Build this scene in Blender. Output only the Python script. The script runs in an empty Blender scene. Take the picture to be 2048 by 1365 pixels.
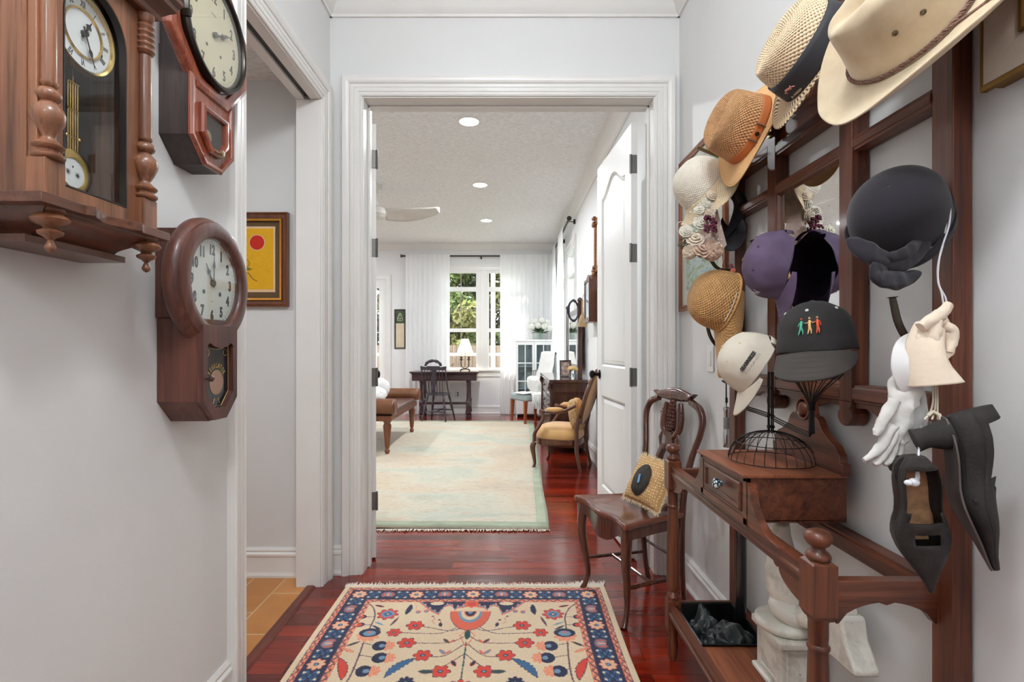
import bpy, math, random
import numpy as np
from mathutils import Vector, Matrix, noise as mnoise
PI = math.pi
S = bpy.context.scene
COL = S.collection
F, CX, CY, EYE = 1035.0, 1017.0, 695.0, 1.2

# ---------------------------------------------------------------- camera
cam_data = bpy.data.cameras.new('camera')
cam_data.sensor_width = 36.0
cam_data.lens = F*36/2048
cam_data.shift_x = (1024-CX)/2048
cam_data.shift_y = (CY-682.5)/2048
cam_data.clip_start = .05
cam = bpy.data.objects.new('camera', cam_data); COL.objects.link(cam)
cam.location = (0, 0, EYE); cam.rotation_euler = (PI/2, 0, 0)
S.camera = cam

# ---------------------------------------------------------------- world, sun, exposure
S.view_settings.view_transform = 'Standard'
S.view_settings.look = 'None'
S.view_settings.exposure = 0.33
S.view_settings.gamma = 1.0
S.view_settings.use_curve_mapping = False
S.cycles.max_bounces = 10
S.cycles.diffuse_bounces = 5
S.cycles.transparent_max_bounces = 16
S.cycles.sample_clamp_indirect = 6.0
S.cycles.caustics_reflective = False
S.cycles.caustics_refractive = False
world = bpy.data.worlds.new('world'); S.world = world; world.use_nodes = True
wn = world.node_tree.nodes; wl = world.node_tree.links
sky = wn.new('ShaderNodeTexSky'); sky.sky_type = 'HOSEK_WILKIE'
sky.turbidity = 5.0; sky.ground_albedo = .4
sky.sun_direction = (-.3, .35, .85)
mixw = wn.new('ShaderNodeMix'); mixw.data_type = 'RGBA'; mixw.inputs[0].default_value = .6
wl.new(sky.outputs[0], mixw.inputs[6]); mixw.inputs[7].default_value = (.88, .94, 1.0, 1)
wl.new(mixw.outputs[2], wn['Background'].inputs[0]); wn['Background'].inputs[1].default_value = 8.0

def lamp(name, typ, loc, energy, size=.3, size_y=None, color=(1, .96, .9), rot=(0, 0, 0), spread=None):
    d = bpy.data.lights.new(name, typ); d.energy = energy; d.color = color
    if typ == 'AREA':
        d.shape = 'RECTANGLE' if size_y else 'DISK'; d.size = size
        if size_y: d.size_y = size_y
        if spread: d.spread = spread
    elif typ == 'SUN': d.angle = size
    else: d.shadow_soft_size = size
    o = bpy.data.objects.new(name, d); COL.objects.link(o); o.location = loc; o.rotation_euler = rot
    return o
lamp('sunlight', 'SUN', (0, 20, 20), 8.0, .03, color=(1, .93, .82), rot=(math.radians(-24), math.radians(-30), 0))
WARM = (.90, .955, 1)
# ceiling lights of the hall (behind and above the viewer), of the side hall and of the far room, plus added fill there
lamp('hall_ceiling_lamp', 'POINT', (-.02, .38, 2.86), 50, .13, color=WARM)
lamp('hall_ceiling_lamp', 'POINT', (-.02, 1.75, 2.88), 3.5, .12, color=WARM)
lamp('hall_ceiling_lamp', 'POINT', (-.02, -1.3, 2.80), 40, .15, color=WARM)
lamp('side_hall_lamp', 'AREA', (-2.2, 1.2, 2.56), 15, .3, color=WARM)
for cy_ in (4.28, 5.95, 7.62):
    for cx_ in (-.326, -3.2):  # left row: unseen fill lamps without fixtures, added to brighten the room
        lamp('recessed_and_fill_lamp', 'AREA', (cx_, cy_, 3.035), 25, .15, color=WARM)
# the windows guide the sampling of the sky light
for nm, loc, sx, sy, rot in (('window_portal', (-.47, 9.5, 1.7), 1.5, 1.85, (-PI/2, 0, 0)), ('window_portal', (-3.04, 9.5, 1.21), 1.6, 2.3, (-PI/2, 0, 0)), ('window_portal', (1.04, 8.0, 1.72), 1.9, 2.1, (0, PI/2, 0))):
    o = lamp(nm, 'AREA', loc, 1, sx, sy, rot=rot); o.data.cycles.is_portal = True

# ---------------------------------------------------------------- materials
def lin(c):
    c = [x/255 for x in c]
    return tuple((x/12.92 if x <= .04045 else ((x+.055)/1.055)**2.4) for x in c)+(1,)
class Mat:
    def __init__(s, name, rough=.5, metal=0, coat=0, spec=.5):
        s.m = bpy.data.materials.new(name); s.m.use_nodes = True
        s.n = s.m.node_tree.nodes; s.l = s.m.node_tree.links
        s.p = s.n['Principled BSDF']; s.p.inputs['Roughness'].default_value = rough
        s.p.inputs['Metallic'].default_value = metal
        s.p.inputs['Coat Weight'].default_value = coat
        s.p.inputs['Coat Roughness'].default_value = .12
        s.p.inputs['Specular IOR Level'].default_value = spec
    def node(s, t, **k):
        n = s.n.new(t)
        for a, b in k.items(): setattr(n, a, b)
        return n
    def link(s, a, b): s.l.new(a, b)
    def coord(s, kind='Object', scale=(1, 1, 1), rot=(0, 0, 0)):
        tc = s.node('ShaderNodeTexCoord'); mp = s.node('ShaderNodeMapping')
        mp.inputs['Scale'].default_value = scale; mp.inputs['Rotation'].default_value = rot
        s.link(tc.outputs[kind], mp.inputs[0]); return mp.outputs[0]
    def noise(s, vec, scale=5, detail=4, rough=.5, dist=0):
        n = s.node('ShaderNodeTexNoise'); n.inputs['Scale'].default_value = scale
        n.inputs['Detail'].default_value = detail; n.inputs['Roughness'].default_value = rough
        n.inputs['Distortion'].default_value = dist
        if vec: s.link(vec, n.inputs['Vector'])
        return n.outputs[0]
    def ramp(s, fac, stops, interp='LINEAR'):
        r = s.node('ShaderNodeValToRGB'); r.color_ramp.interpolation = interp
        e = r.color_ramp.elements
        while len(e) < len(stops): e.new(.5)
        for i, (p, c) in enumerate(stops): e[i].position = p; e[i].color = c
        s.link(fac, r.inputs[0]); return r.outputs[0]
    def mix(s, fac, a, b, mode='MIX'):
        m = s.node('ShaderNodeMix', data_type='RGBA', blend_type=mode)
        for v, i in ((fac, 0), (a, 6), (b, 7)):
            if isinstance(v, (int, float, tuple)): m.inputs[i].default_value = v
            else: s.link(v, m.inputs[i])
        return m.outputs[2]
    def math(s, op, a, b=0.0):
        m = s.node('ShaderNodeMath', operation=op)
        for v, i in ((a, 0), (b, 1)):
            if isinstance(v, (int, float)): m.inputs[i].default_value = v
            else: s.link(v, m.inputs[i])
        return m.outputs[0]
    def bump(s, h, strength=.2, dist=.01):
        b = s.node('ShaderNodeBump'); b.inputs['Strength'].default_value = strength
        b.inputs['Distance'].default_value = dist; s.link(h, b.inputs['Height'])
        s.link(b.outputs[0], s.p.inputs['Normal'])
    def color(s, c):
        if isinstance(c, tuple): s.p.inputs['Base Color'].default_value = c
        else: s.link(c, s.p.inputs['Base Color'])
MC = {}
def plain(name, rgb, rough=.5, metal=0, coat=0, var=.06, vscale=8, bump=0, bscale=120, spec=.5, sheen=0):
    if name in MC: return MC[name]
    m = Mat(name, rough, metal, coat, spec); v = m.coord()
    c = lin(rgb); d = tuple(x*(1-var*2) for x in c[:3])+(1,)
    m.color(m.ramp(m.noise(v, vscale, 5), [(.3, d), (.7, c)]))
    if bump: m.bump(m.noise(v, bscale, 3), bump, .002)
    if sheen: m.p.inputs['Sheen Weight'].default_value = sheen
    MC[name] = m.m; return m.m
def wood(name, light, dark, axis=2, rough=.38, coat=.15, scale=1.0, contrast=1.0, bump=.15):
    if name in MC: return MC[name]
    m = Mat(name, rough, 0, coat, .4)
    sc = [60*scale]*3; sc[axis] = 2.5*scale
    v = m.coord('Object', tuple(sc))
    n1 = m.noise(v, 1, 6, .6, .6)
    sc2 = [14*scale]*3; sc2[axis] = .9*scale
    n2 = m.noise(m.coord('Object', tuple(sc2)), 1, 3, .5, 1.2)
    base = m.ramp(m.math('ADD', m.math('MULTIPLY', n1, .55), m.math('MULTIPLY', n2, .45)),
                  [(.5-.14/contrast, lin(dark)), (.5+.12/contrast, lin(light))])
    sc3 = [260*scale]*3; sc3[axis] = 9*scale
    n3 = m.noise(m.coord('Object', tuple(sc3)), 1, 2, .5)
    m.color(m.mix(m.ramp(n3, [(.3, (.5, .5, .5, 1)), (.45, (1, 1, 1, 1))]), tuple(x*.45 for x in lin(dark)[:3])+(1,), base))
    if bump: m.bump(n3, bump, .001)
    MC[name] = m.m; return m.m
def metal(name, rgb, rough=.3):
    return plain(name, rgb, rough, 1.0, 0, .1, 20)
def emit(name, rgb, strength):
    m = Mat(name); m.p.inputs['Emission Color'].default_value = lin(rgb); m.p.inputs['Emission Strength'].default_value = strength
    m.color(lin(rgb)); MC[name] = m.m; return m.m
def glass(name='pane_glass', tint=(1, 1, 1, 1), refl=.08, rough=.0):
    if name in MC: return MC[name]
    m = Mat(name); tr = m.node('ShaderNodeBsdfTransparent'); tr.inputs[0].default_value = tint
    gl = m.node('ShaderNodeBsdfGlossy'); gl.inputs['Roughness'].default_value = rough
    fr = m.node('ShaderNodeLayerWeight'); mx = m.node('ShaderNodeMixShader')
    m.link(m.math('ADD', m.math('MULTIPLY', m.math('POWER', fr.outputs['Facing'], 4.0), .8), refl/2), mx.inputs[0])
    m.link(tr.outputs[0], mx.inputs[1]); m.link(gl.outputs[0], mx.inputs[2])
    m.link(mx.outputs[0], m.n['Material Output'].inputs[0]); MC[name] = m.m; return m.m
def vcol(name, rough=.8, attr='paint', fuzz=0, coat=0, bump=0, bscale=300, sheen=0):
    m = Mat(name, rough, 0, coat); a = m.node('ShaderNodeVertexColor', layer_name=attr)
    c = a.outputs[0]
    if fuzz:
        c = m.mix(fuzz, c, m.ramp(m.noise(m.coord(), bscale, 3), [(.3, (.35, .35, .35, 1)), (.7, (1.1, 1.1, 1.1, 1))]), 'MULTIPLY')
    if bump: m.bump(m.noise(m.coord(), bscale, 3), bump, .003)
    if sheen: m.p.inputs['Sheen Weight'].default_value = sheen
    m.color(c); return m.m
def weave(name, light, dark, su=200, sv=60, rough=.75, bump=.6, holes=0, edge=.5, aging=.0):
    """woven straw: over-under cells in the UV of the part"""
    m = Mat(name, rough); tc = m.node('ShaderNodeTexCoord'); sep = m.node('ShaderNodeSeparateXYZ'); m.link(tc.outputs['UV'], sep.inputs[0])
    a = m.math('SINE', m.math('MULTIPLY', sep.outputs[0], su*2*PI)); b = m.math('SINE', m.math('MULTIPLY', sep.outputs[1], sv*2*PI))
    h = m.math('ADD', m.math('MULTIPLY', m.math('MULTIPLY', a, b), .5), .5)
    nz = m.noise(m.coord('Object'), 60, 3)
    h2 = m.math('ADD', m.math('MULTIPLY', h, .75), m.math('MULTIPLY', nz, .35))
    m.color(m.ramp(h2, [(edge-.32, lin(dark)), (edge+.12, lin(light))]))
    m.bump(h, bump, .003)
    if holes:
        tr = m.node('ShaderNodeBsdfTransparent'); mx = m.node('ShaderNodeMixShader')
        m.link(m.math('LESS_THAN', h, holes), mx.inputs[0]); m.link(m.p.outputs[0], mx.inputs[1]); m.link(tr.outputs[0], mx.inputs[2])
        m.link(mx.outputs[0], m.n['Material Output'].inputs[0])
    MC[name] = m.m; return m.m

# ---------------------------------------------------------------- mesh building
def W(px, py, Y):
    return Vector(((px-CX)*Y/F, Y, EYE-(py-CY)*Y/F))
def T(x=0, y=0, z=0): return Matrix.Translation((x, y, z))
def R(a, ax): return Matrix.Rotation(a, 4, ax)
def axes(origin, ex, ey, ez):
    M = Matrix.Identity(4)
    for i, e in enumerate((ex, ey, ez)):
        for j in range(3): M[j][i] = e[j]
    for j in range(3): M[j][3] = origin[j]
    return M
def frame(origin, up, fwd):
    up = Vector(up).normalized(); fwd = Vector(fwd); fwd = (fwd-up*fwd.dot(up)).normalized()
    return axes(origin, fwd.cross(up), fwd, up)     # x = right, y = forward, z = up
def aim(origin, img, tilt):
    """direction that appears along img (x right, y up) from the doorway view and leans tilt degrees from edge-on"""
    r = (Vector(origin)-Vector((0, 0, EYE))).normalized()
    u = Vector((img[0], 0, img[1])); u = (u-r*u.dot(r)).normalized()
    t = math.radians(tilt); return u*math.cos(t)-r*math.sin(t)
WM = {}
class MB:
    def __init__(s): s.v = []; s.f = []; s.mi = []; s.uv = {}
    def add(s, vs, fs, m=0, M=None, uvs=None):
        b = len(s.v)
        if M is not None: vs = [M @ Vector(v) for v in vs]
        s.v += [tuple(v) for v in vs]
        for k, f in enumerate(fs):
            if uvs: s.uv[len(s.f)] = uvs[k]
            s.f.append([b+i for i in f]); s.mi.append(m)
        return s
    def box(s, x0, x1, y0, y1, z0, z1, m=0, M=None):
        vs = [(x, y, z) for x in (x0, x1) for y in (y0, y1) for z in (z0, z1)]
        return s.add(vs, [(0, 1, 3, 2), (4, 6, 7, 5), (0, 4, 5, 1), (2, 3, 7, 6), (0, 2, 6, 4), (1, 5, 7, 3)], m, M)
    def grid(s, fn, nu, nv, cu=False, cv=False, m=0, M=None):
        vs = [fn(i/nu, j/nv) for j in range(nv if cv else nv+1) for i in range(nu if cu else nu+1)]
        w = nu if cu else nu+1; hgt = nv if cv else nv+1; fs = []; uvs = []
        for j in range(nv):
            for i in range(nu):
                i2 = (i+1) % w; j2 = (j+1) % hgt
                fs.append((j*w+i, j*w+i2, j2*w+i2, j2*w+i))
                uvs.append([(i/nu, j/nv), ((i+1)/nu, j/nv), ((i+1)/nu, (j+1)/nv), (i/nu, (j+1)/nv)])
        return s.add(vs, fs, m, M, uvs)
    def lathe(s, prof, n=24, m=0, M=None, sq=1.0, twist=None):
        """prof: (radius, z) from bottom to top; closed with caps"""
        vs = []; fs = []
        k = len(prof)
        for j, (r, z) in enumerate(prof):
            for i in range(n):
                a = 2*PI*i/n; vs.append((r*math.cos(a), r*math.sin(a)*sq, z))
        for j in range(k-1):
            for i in range(n):
                i2 = (i+1) % n; fs.append((j*n+i, j*n+i2, (j+1)*n+i2, (j+1)*n+i))
        fs.append(tuple(range(n-1, -1, -1))); fs.append(tuple((k-1)*n+i for i in range(n)))
        return s.add(vs, fs, m, M)
    def tube(s, path, r=.01, n=10, m=0, M=None, closed=False, flat=1.0, up=None):
        P = [Vector(p) for p in path]; k = len(P)
        rr = r if isinstance(r, (list, tuple)) else [r]*k
        vs = []; nrm = None
        for j in range(k):
            a = P[(j-1) % k] if (closed or j > 0) else P[j]; b = P[(j+1) % k] if (closed or j < k-1) else P[j]
            t = (b-a).normalized()
            if nrm is None:
                ref = Vector(up) if up else (Vector((0, 0, 1)) if abs(t.z) < .9 else Vector((1, 0, 0)))
                nrm = (ref-t*ref.dot(t)).normalized()
            else: nrm = (nrm-t*nrm.dot(t)).normalized()
            bn = t.cross(nrm)
            for i in range(n):
                an = 2*PI*i/n; vs.append(P[j]+nrm*(rr[j]*math.cos(an))+bn*(rr[j]*flat*math.sin(an)))
        fs = []
        for j in range(k if closed else k-1):
            j2 = (j+1) % k
            for i in range(n):
                i2 = (i+1) % n; fs.append((j*n+i, j*n+i2, j2*n+i2, j2*n+i))
        if not closed:
            fs.append(tuple(range(n-1, -1, -1))); fs.append(tuple((k-1)*n+i for i in range(n)))
        return s.add(vs, fs, m, M)
    def ext(s, poly, h0, h1, m=0, M=None):
        """extrude the outline (x, z) along y from h0 to h1"""
        k = len(poly)
        vs = [(p[0], h0, p[1]) for p in poly]+[(p[0], h1, p[1]) for p in poly]
        fs = [tuple(range(k)), tuple(range(2*k-1, k-1, -1))]+[(i, k+i, k+(i+1) % k, (i+1) % k) for i in range(k)]
        return s.add(vs, fs, m, M)
    def sweep(s, rings, closed=False, caps=True, m=0, M=None):
        k = len(rings[0]); vs = [p for r in rings for p in r]; fs = []
        n = len(rings)
        for j in range(n if closed else n-1):
            for i in range(k-1):
                a = j*k+i; b = ((j+1) % n)*k+i; fs.append((a, a+1, b+1, b))
        if caps and not closed:
            fs.append(tuple(range(k))); fs.append(tuple((n-1)*k+i for i in range(k-1, -1, -1)))
        return s.add(vs, fs, m, M)
    def casing(s, x0, x1, z0, z1, prof, M=None, closed=False, m=0):
        """prof: (outward from the opening, out of the wall); local: x along, z up, y out"""
        rings = []
        if closed: rings = [[(x0-a, b, z0-a) for a, b in prof], [(x0-a, b, z1+a) for a, b in prof], [(x1+a, b, z1+a) for a, b in prof], [(x1+a, b, z0-a) for a, b in prof]]
        else: rings = [[(x0-a, b, z0) for a, b in prof], [(x0-a, b, z1+a) for a, b in prof], [(x1+a, b, z1+a) for a, b in prof], [(x1+a, b, z0) for a, b in prof]]
        return s.sweep(rings, closed, True, m, M)
    def sphere(s, c, r, n=12, m=0, sc=(1, 1, 1), M=None):
        c = Vector(c)
        k = max(4, n//2)
        vs = []; fs = []
        for j in range(k+1):
            th = PI*j/k
            for i in range(n):
                a = 2*PI*i/n; vs.append(c+Vector((math.sin(th)*math.cos(a)*r*sc[0], math.sin(th)*math.sin(a)*r*sc[1], -math.cos(th)*r*sc[2])))
        for j in range(k):
            for i in range(n):
                i2 = (i+1) % n; fs.append((j*n+i, j*n+i2, (j+1)*n+i2, (j+1)*n+i))
        return s.add(vs, fs, m, M)
    def text(s, body, size, M, depth=.0006, m=0, bold=0, font_align='CENTER'):
        cu = bpy.data.curves.new('t', 'FONT'); cu.body = body; cu.size = size; cu.align_x = font_align; cu.align_y = 'CENTER'
        cu.extrude = depth; cu.offset = bold; cu.resolution_u = 3
        o = bpy.data.objects.new('t', cu); COL.objects.link(o)
        me = o.to_mesh(); vs = [v.co.copy() for v in me.vertices]; fs = [tuple(p.vertices) for p in me.polygons]
        o.to_mesh_clear(); bpy.data.objects.remove(o); bpy.data.curves.remove(cu)
        return s.add(vs, fs, m, M)
    def obj(s, name, mats, parent=None, local=False, smooth=35, bevel=0, solid=0, sub=0, label=None, cat=None, group=None, kind=None, loc=None, fix=True):
        if not isinstance(mats, (list, tuple)): mats = [mats]
        me = bpy.data.meshes.new(name)
        vs = s.v
        Mw = WM.get(parent.name, Matrix.Identity(4)) if parent else Matrix.Identity(4)
        o_loc = Vector((0, 0, 0))
        if parent:
            if not local:
                Mi = Mw.inverted(); vs = [tuple(Mi @ Vector(v)) for v in vs]
        elif loc is not None:
            o_loc = Vector(loc); vs = [tuple(Vector(v)-o_loc) for v in vs]
        me.from_pydata(vs, [], s.f)
        for m in mats: me.materials.append(m)
        me.polygons.foreach_set('material_index', s.mi)
        if s.uv:
            uvl = me.uv_layers.new(name='UVMap'); flat = []
            for i, f in enumerate(s.f):
                u = s.uv.get(i)
                for k in range(len(f)): flat += list(u[k]) if u else (0.0, 0.0)
            uvl.data.foreach_set('uv', flat)
        me.update()
        if fix:
            import bmesh
            bm = bmesh.new(); bm.from_mesh(me); bmesh.ops.recalc_face_normals(bm, faces=bm.faces); bm.to_mesh(me); bm.free()
        if smooth is not None and smooth > 0:
            me.polygons.foreach_set('use_smooth', [True]*len(me.polygons))
            if smooth < 180: me.set_sharp_from_angle(angle=math.radians(smooth))
        o = bpy.data.objects.new(name, me); COL.objects.link(o)
        if parent: o.parent = parent
        else: o.location = o_loc
        WM[o.name] = Mw @ Matrix.Translation(o_loc)
        if bevel:
            b = o.modifiers.new('bevel', 'BEVEL'); b.width = bevel; b.segments = 2; b.limit_method = 'ANGLE'; b.angle_limit = math.radians(40); b.harden_normals = False
        if solid:
            b = o.modifiers.new('solid', 'SOLIDIFY'); b.thickness = solid; b.offset = 0
        if sub:
            b = o.modifiers.new('sub', 'SUBSURF'); b.levels = sub; b.render_levels = sub
        if label: o['label'] = label
        if cat: o['category'] = cat
        if group: o['group'] = group
        if kind: o['kind'] = kind
        return o
def thing(name, label, cat, M=None, group=None):
    o = bpy.data.objects.new(name, None); COL.objects.link(o); o.empty_display_size = .05
    M = M if isinstance(M, Matrix) else (T(*M) if M is not None else Matrix.Identity(4))
    o.matrix_world = M; WM[o.name] = M.copy()
    o['label'] = label; o['category'] = cat
    if group: o['group'] = group
    return o
def scrawl(mb, M, w, h, n, r, seed=1):
    """a row of small strokes, for lettering too faint or blurred to read"""
    rd = random.Random(seed)
    for i in range(n):
        x = -w/2+w*(i+.5)/n; k = h*(.5+.5*rd.random()); s_ = (rd.random()-.3)*w/n*.8
        mb.tube([(x-s_*.5, -k/2, .0004), (x+s_*.3, (rd.random()-.5)*k*.4, .0004), (x+s_*.5, k/2, .0004)], r, 5, M=M)
    return mb
def struct(name, mb, mat, **k): return mb.obj(name, mat, kind='structure', **k)
def catmull(P, n=8, closed=False):
    P = [Vector(p) for p in P]; k = len(P); out = []
    for i in range(k if closed else k-1):
        p0 = P[i-1] if (closed or i) else P[0]; p1 = P[i]; p2 = P[(i+1) % k]; p3 = P[(i+2) % k] if (closed or i+2 < k) else P[-1]
        for j in range(n):
            t = j/n; out.append(.5*((2*p1)+(p2-p0)*t+(2*p0-5*p1+4*p2-p3)*t*t+(3*p1-p0-3*p2+p3)*t*t*t))
    if not closed: out.append(P[-1])
    return out
def lerpseq(vals, n): 
    k = len(vals)-1; out = []
    for i in range(n):
        t = i/(n-1)*k; a = min(int(t), k-1); out.append(vals[a]+(vals[a+1]-vals[a])*(t-a))
    return out
def arc2(cx, cz, r, a0, a1, n=8, rz=None):
    return [(cx+r*math.cos(math.radians(a0+(a1-a0)*i/n)), cz+(rz or r)*math.sin(math.radians(a0+(a1-a0)*i/n))) for i in range(n+1)]
# ================================================================ THE SETTING
XL, XR = -.944, .905
YD0, YD1 = 2.74, 2.90
CEIL = 3.07
m_wall = plain('wall_paint', (219, 219, 218), .55, var=.015, vscale=3, bump=.12, bscale=180)
m_wall2 = plain('far_wall_paint', (226, 226, 226), .6, var=.015, vscale=3)
m_trim = plain('trim_paint', (226, 224, 220), .33, var=.02, vscale=6)
m_white = plain('door_paint', (228, 227, 224), .4, var=.015, vscale=4)
mc = Mat('ceiling_texture', .9); v = mc.coord(); mc.color(mc.ramp(mc.noise(mc.coord('Object', (1, 3, 1)), 26, 5, .65, .8), [(.3, lin((214, 214, 213))), (.6, lin((244, 244, 244)))]))
mc.bump(mc.noise(mc.coord('Object', (1, 2.4, 1)), 22, 5, .6, 1.0), .7, .012); m_ceil = mc.m
# floor boards
mf = Mat('cherry_boards', .16, 0, .3, .45)
v = mf.coord()
def boards(m, v, wdt, hgt, c1, c2, mort, msize=.0008, off=.37):
    b = m.node('ShaderNodeTexBrick'); m.link(v, b.inputs[0]); b.offset = off; b.offset_frequency = 2; b.squash = 1.0
    b.inputs['Color1'].default_value = c1; b.inputs['Color2'].default_value = c2; b.inputs['Mortar'].default_value = mort
    b.inputs['Scale'].default_value = 1; b.inputs['Mortar Size'].default_value = msize; b.inputs['Mortar Smooth'].default_value = .1
    b.inputs['Bias'].default_value = 0; b.inputs['Brick Width'].default_value = wdt; b.inputs['Row Height'].default_value = hgt
    return b
b = boards(mf, v, .83, .0825, lin((88, 18, 8)), lin((148, 42, 16)), lin((46, 14, 10)), .0009, .37)
g = mf.noise(mf.coord('Object', (3, 60, 1)), 1.2, 6, .6, .5)
col = mf.mix(.8, b.outputs[0], mf.ramp(g, [(.3, (.6, .52, .5, 1)), (.7, (1.15, 1.1, 1.05, 1))]), 'MULTIPLY')
big = mf.noise(mf.coord('Object', (.9, 12.1, 1)), 1, 0)
mf.color(mf.mix(.55, col, mf.ramp(big, [(.35, (.7, .62, .62, 1)), (.65, (1.2, 1.15, 1.0, 1))]), 'MULTIPLY'))
bp = mf.node('ShaderNodeBump'); bp.inputs['Strength'].default_value = .35; bp.inputs['Distance'].default_value = .001; bp.invert = True
mf.link(b.outputs['Fac'], bp.inputs['Height'])
bp2 = mf.node('ShaderNodeBump'); bp2.inputs['Strength'].default_value = .14; bp2.inputs['Distance'].default_value = .01
mf.link(mf.noise(mf.coord('Object', (2.5, 12, 1)), 1.5, 2), bp2.inputs['Height']); mf.link(bp.outputs[0], bp2.inputs['Normal'])
mf.link(bp2.outputs[0], mf.p.inputs['Normal']); mf.link(bp2.outputs[0], mf.p.inputs['Coat Normal'])
m_floor = mf.m
mt = Mat('terracotta_tile', .45, 0, .1); v = mt.coord()
b = boards(mt, mt.coord('Object', (1, 1, 1), (0, 0, PI/2)), .36, .165, lin((186, 122, 62)), lin((212, 148, 84)), lin((205, 180, 140)), .0035, .5)
mt.color(mt.mix(.5, b.outputs[0], mt.ramp(mt.noise(v, 9, 5), [(.3, (.8, .72, .62, 1)), (.7, (1.1, 1.08, 1.05, 1))]), 'MULTIPLY'))
mt.bump(b.outputs['Fac'], -.3, .002)

mb = MB(); mb.box(-1.0, XR, -2.7, 9.44, -.1, 0); mb.box(-4.7, -1.0, 2.84, 9.44, -.1, 0); mb.box(XR, 1.0, 2.84, 9.44, -.1, 0)
struct('floor', mb, m_floor, smooth=0)
struct('floor_side_hall', MB().box(-3.4, -1.011, .2, 2.84, -.1, .0), mt.m, smooth=0)
m_thresh = wood('threshold_wood', (120, 48, 26), (84, 28, 16), 1, .3, .3)
struct('trim_threshold', MB().ext([(-1.012, 0), (-1.012, .004), (-1.004, .010), (-.972, .010), (-.964, .002), (-.964, 0)], .9, 2.655), m_thresh, smooth=0)
# ceilings
struct('ceiling_hall', MB().box(XL-.12, XR+.1, -2.7, YD0, CEIL, CEIL+.1), m_ceil, smooth=0)
struct('ceiling_side_hall', MB().box(-3.4, XL-.115, .2, YD0, 2.60, 2.7), m_ceil, smooth=0)
struct('ceiling_far_room', MB().box(-4.7, XR+.1, YD1-.1, 9.44, CEIL, CEIL+.1), m_ceil, smooth=0)
# left wall with cased opening
OY0, OY1, OZ = 1.845, 2.585, 2.44
mb = MB().box(XL-.115, XL, -2.7, OY0-.02, 0, CEIL).box(XL-.115, XL, OY1+.02, YD0, 0, CEIL).box(XL-.115, XL, OY0-.02, OY1+.02, OZ+.045, CEIL)
struct('wall_left', mb, m_wall, smooth=0)
struct('wall_right', MB().box(XR, XR+.12, -2.7, YD0+.16, 0, CEIL), m_wall, smooth=0)
struct('wall_back', MB().box(XL-.12, XR+.12, -2.8, -2.7, 0, CEIL), m_wall, smooth=0)
DX0, DX1, DZ = -.767, .768, 2.52
mb = MB().box(XL-.3, DX0-.02, YD0, YD1, 0, CEIL).box(DX1+.02, XR, YD0, YD1, 0, CEIL).box(DX0-.02, DX1+.02, YD0, YD1, DZ+.02, CEIL)
mb.box(-4.7, XL-.3, YD0, YD1, 0, CEIL)
struct('wall_doorway', mb, m_wall, smooth=0)
struct('wall_side_hall', MB().box(-3.4, XL-.115, 2.71, YD0-.001, 0, 2.6).box(-3.5, -3.4, .1, YD0, 0, 2.6).box(-3.4, XL-.115, .1, .2, 0, 2.6), m_wall, smooth=0)
# jambs and casings of the double door
mb = MB().box(DX0-.02, DX0, YD0-.003, YD1+.003, 0, DZ+.02).box(DX1, DX1+.02, YD0-.003, YD1+.003, 0, DZ+.02).box(DX0, DX1, YD0-.003, YD1+.003, DZ, DZ+.02)
mb.box(DX0, DX0+.012, YD0+.085, YD0+.12, 0, DZ).box(DX1-.012, DX1, YD0+.085, YD0+.12, 0, DZ).box(DX0, DX1, YD0+.085, YD0+.12, DZ-.012, DZ)
struct('door_1_jamb', mb, m_trim, smooth=0, bevel=.002)
CAS = [(.006, 0), (.006, .012), (.012, .016), (.018, .012), (.026, .012), (.030, .016), (.046, .017), (.049, .014), (.052, .017), (.066, .019), (.069, .015), (.072, .021), (.086, .030), (.094, .032), (.105, .032), (.109, .027), (.109, 0)]
struct('trim_door_casing', MB().casing(DX0, DX1, 0, DZ, CAS, axes((0, YD0, 0), (1, 0, 0), (0, -1, 0), (0, 0, 1))), m_trim, smooth=25)
struct('trim_door_casing_far', MB().casing(DX0, DX1, 0, DZ, CAS, axes((0, YD1, 0), (1, 0, 0), (0, 1, 0), (0, 0, 1))), m_trim, smooth=25)
# cased opening with the pocket door track
mb = MB().box(XL-.118, XL+.003, OY0-.02, OY0, 0, OZ).box(XL-.118, XL+.003, OY1, OY1+.02, 0, OZ)
mb.box(XL-.118, XL-.075, OY0, OY1, OZ, OZ+.03).box(XL-.045, XL+.003, OY0, OY1, OZ-.0, OZ+.03).box(XL-.118, XL+.003, OY0, OY1, OZ+.03, OZ+.045)
struct('trim_opening_jamb', mb, m_trim, smooth=0, bevel=.0015)
struct('trim_opening_casing', MB().casing(OY0, OY1, 0, OZ, CAS, axes((XL, 0, 0), (0, 1, 0), (1, 0, 0), (0, 0, 1))), m_trim, smooth=25)
struct('trim_pocket_door_track', MB().box(XL-.072, XL-.048, OY0, OY1-.005, OZ+.012, OZ+.028), metal('track_metal', (80, 78, 76), .5), smooth=0)
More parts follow.
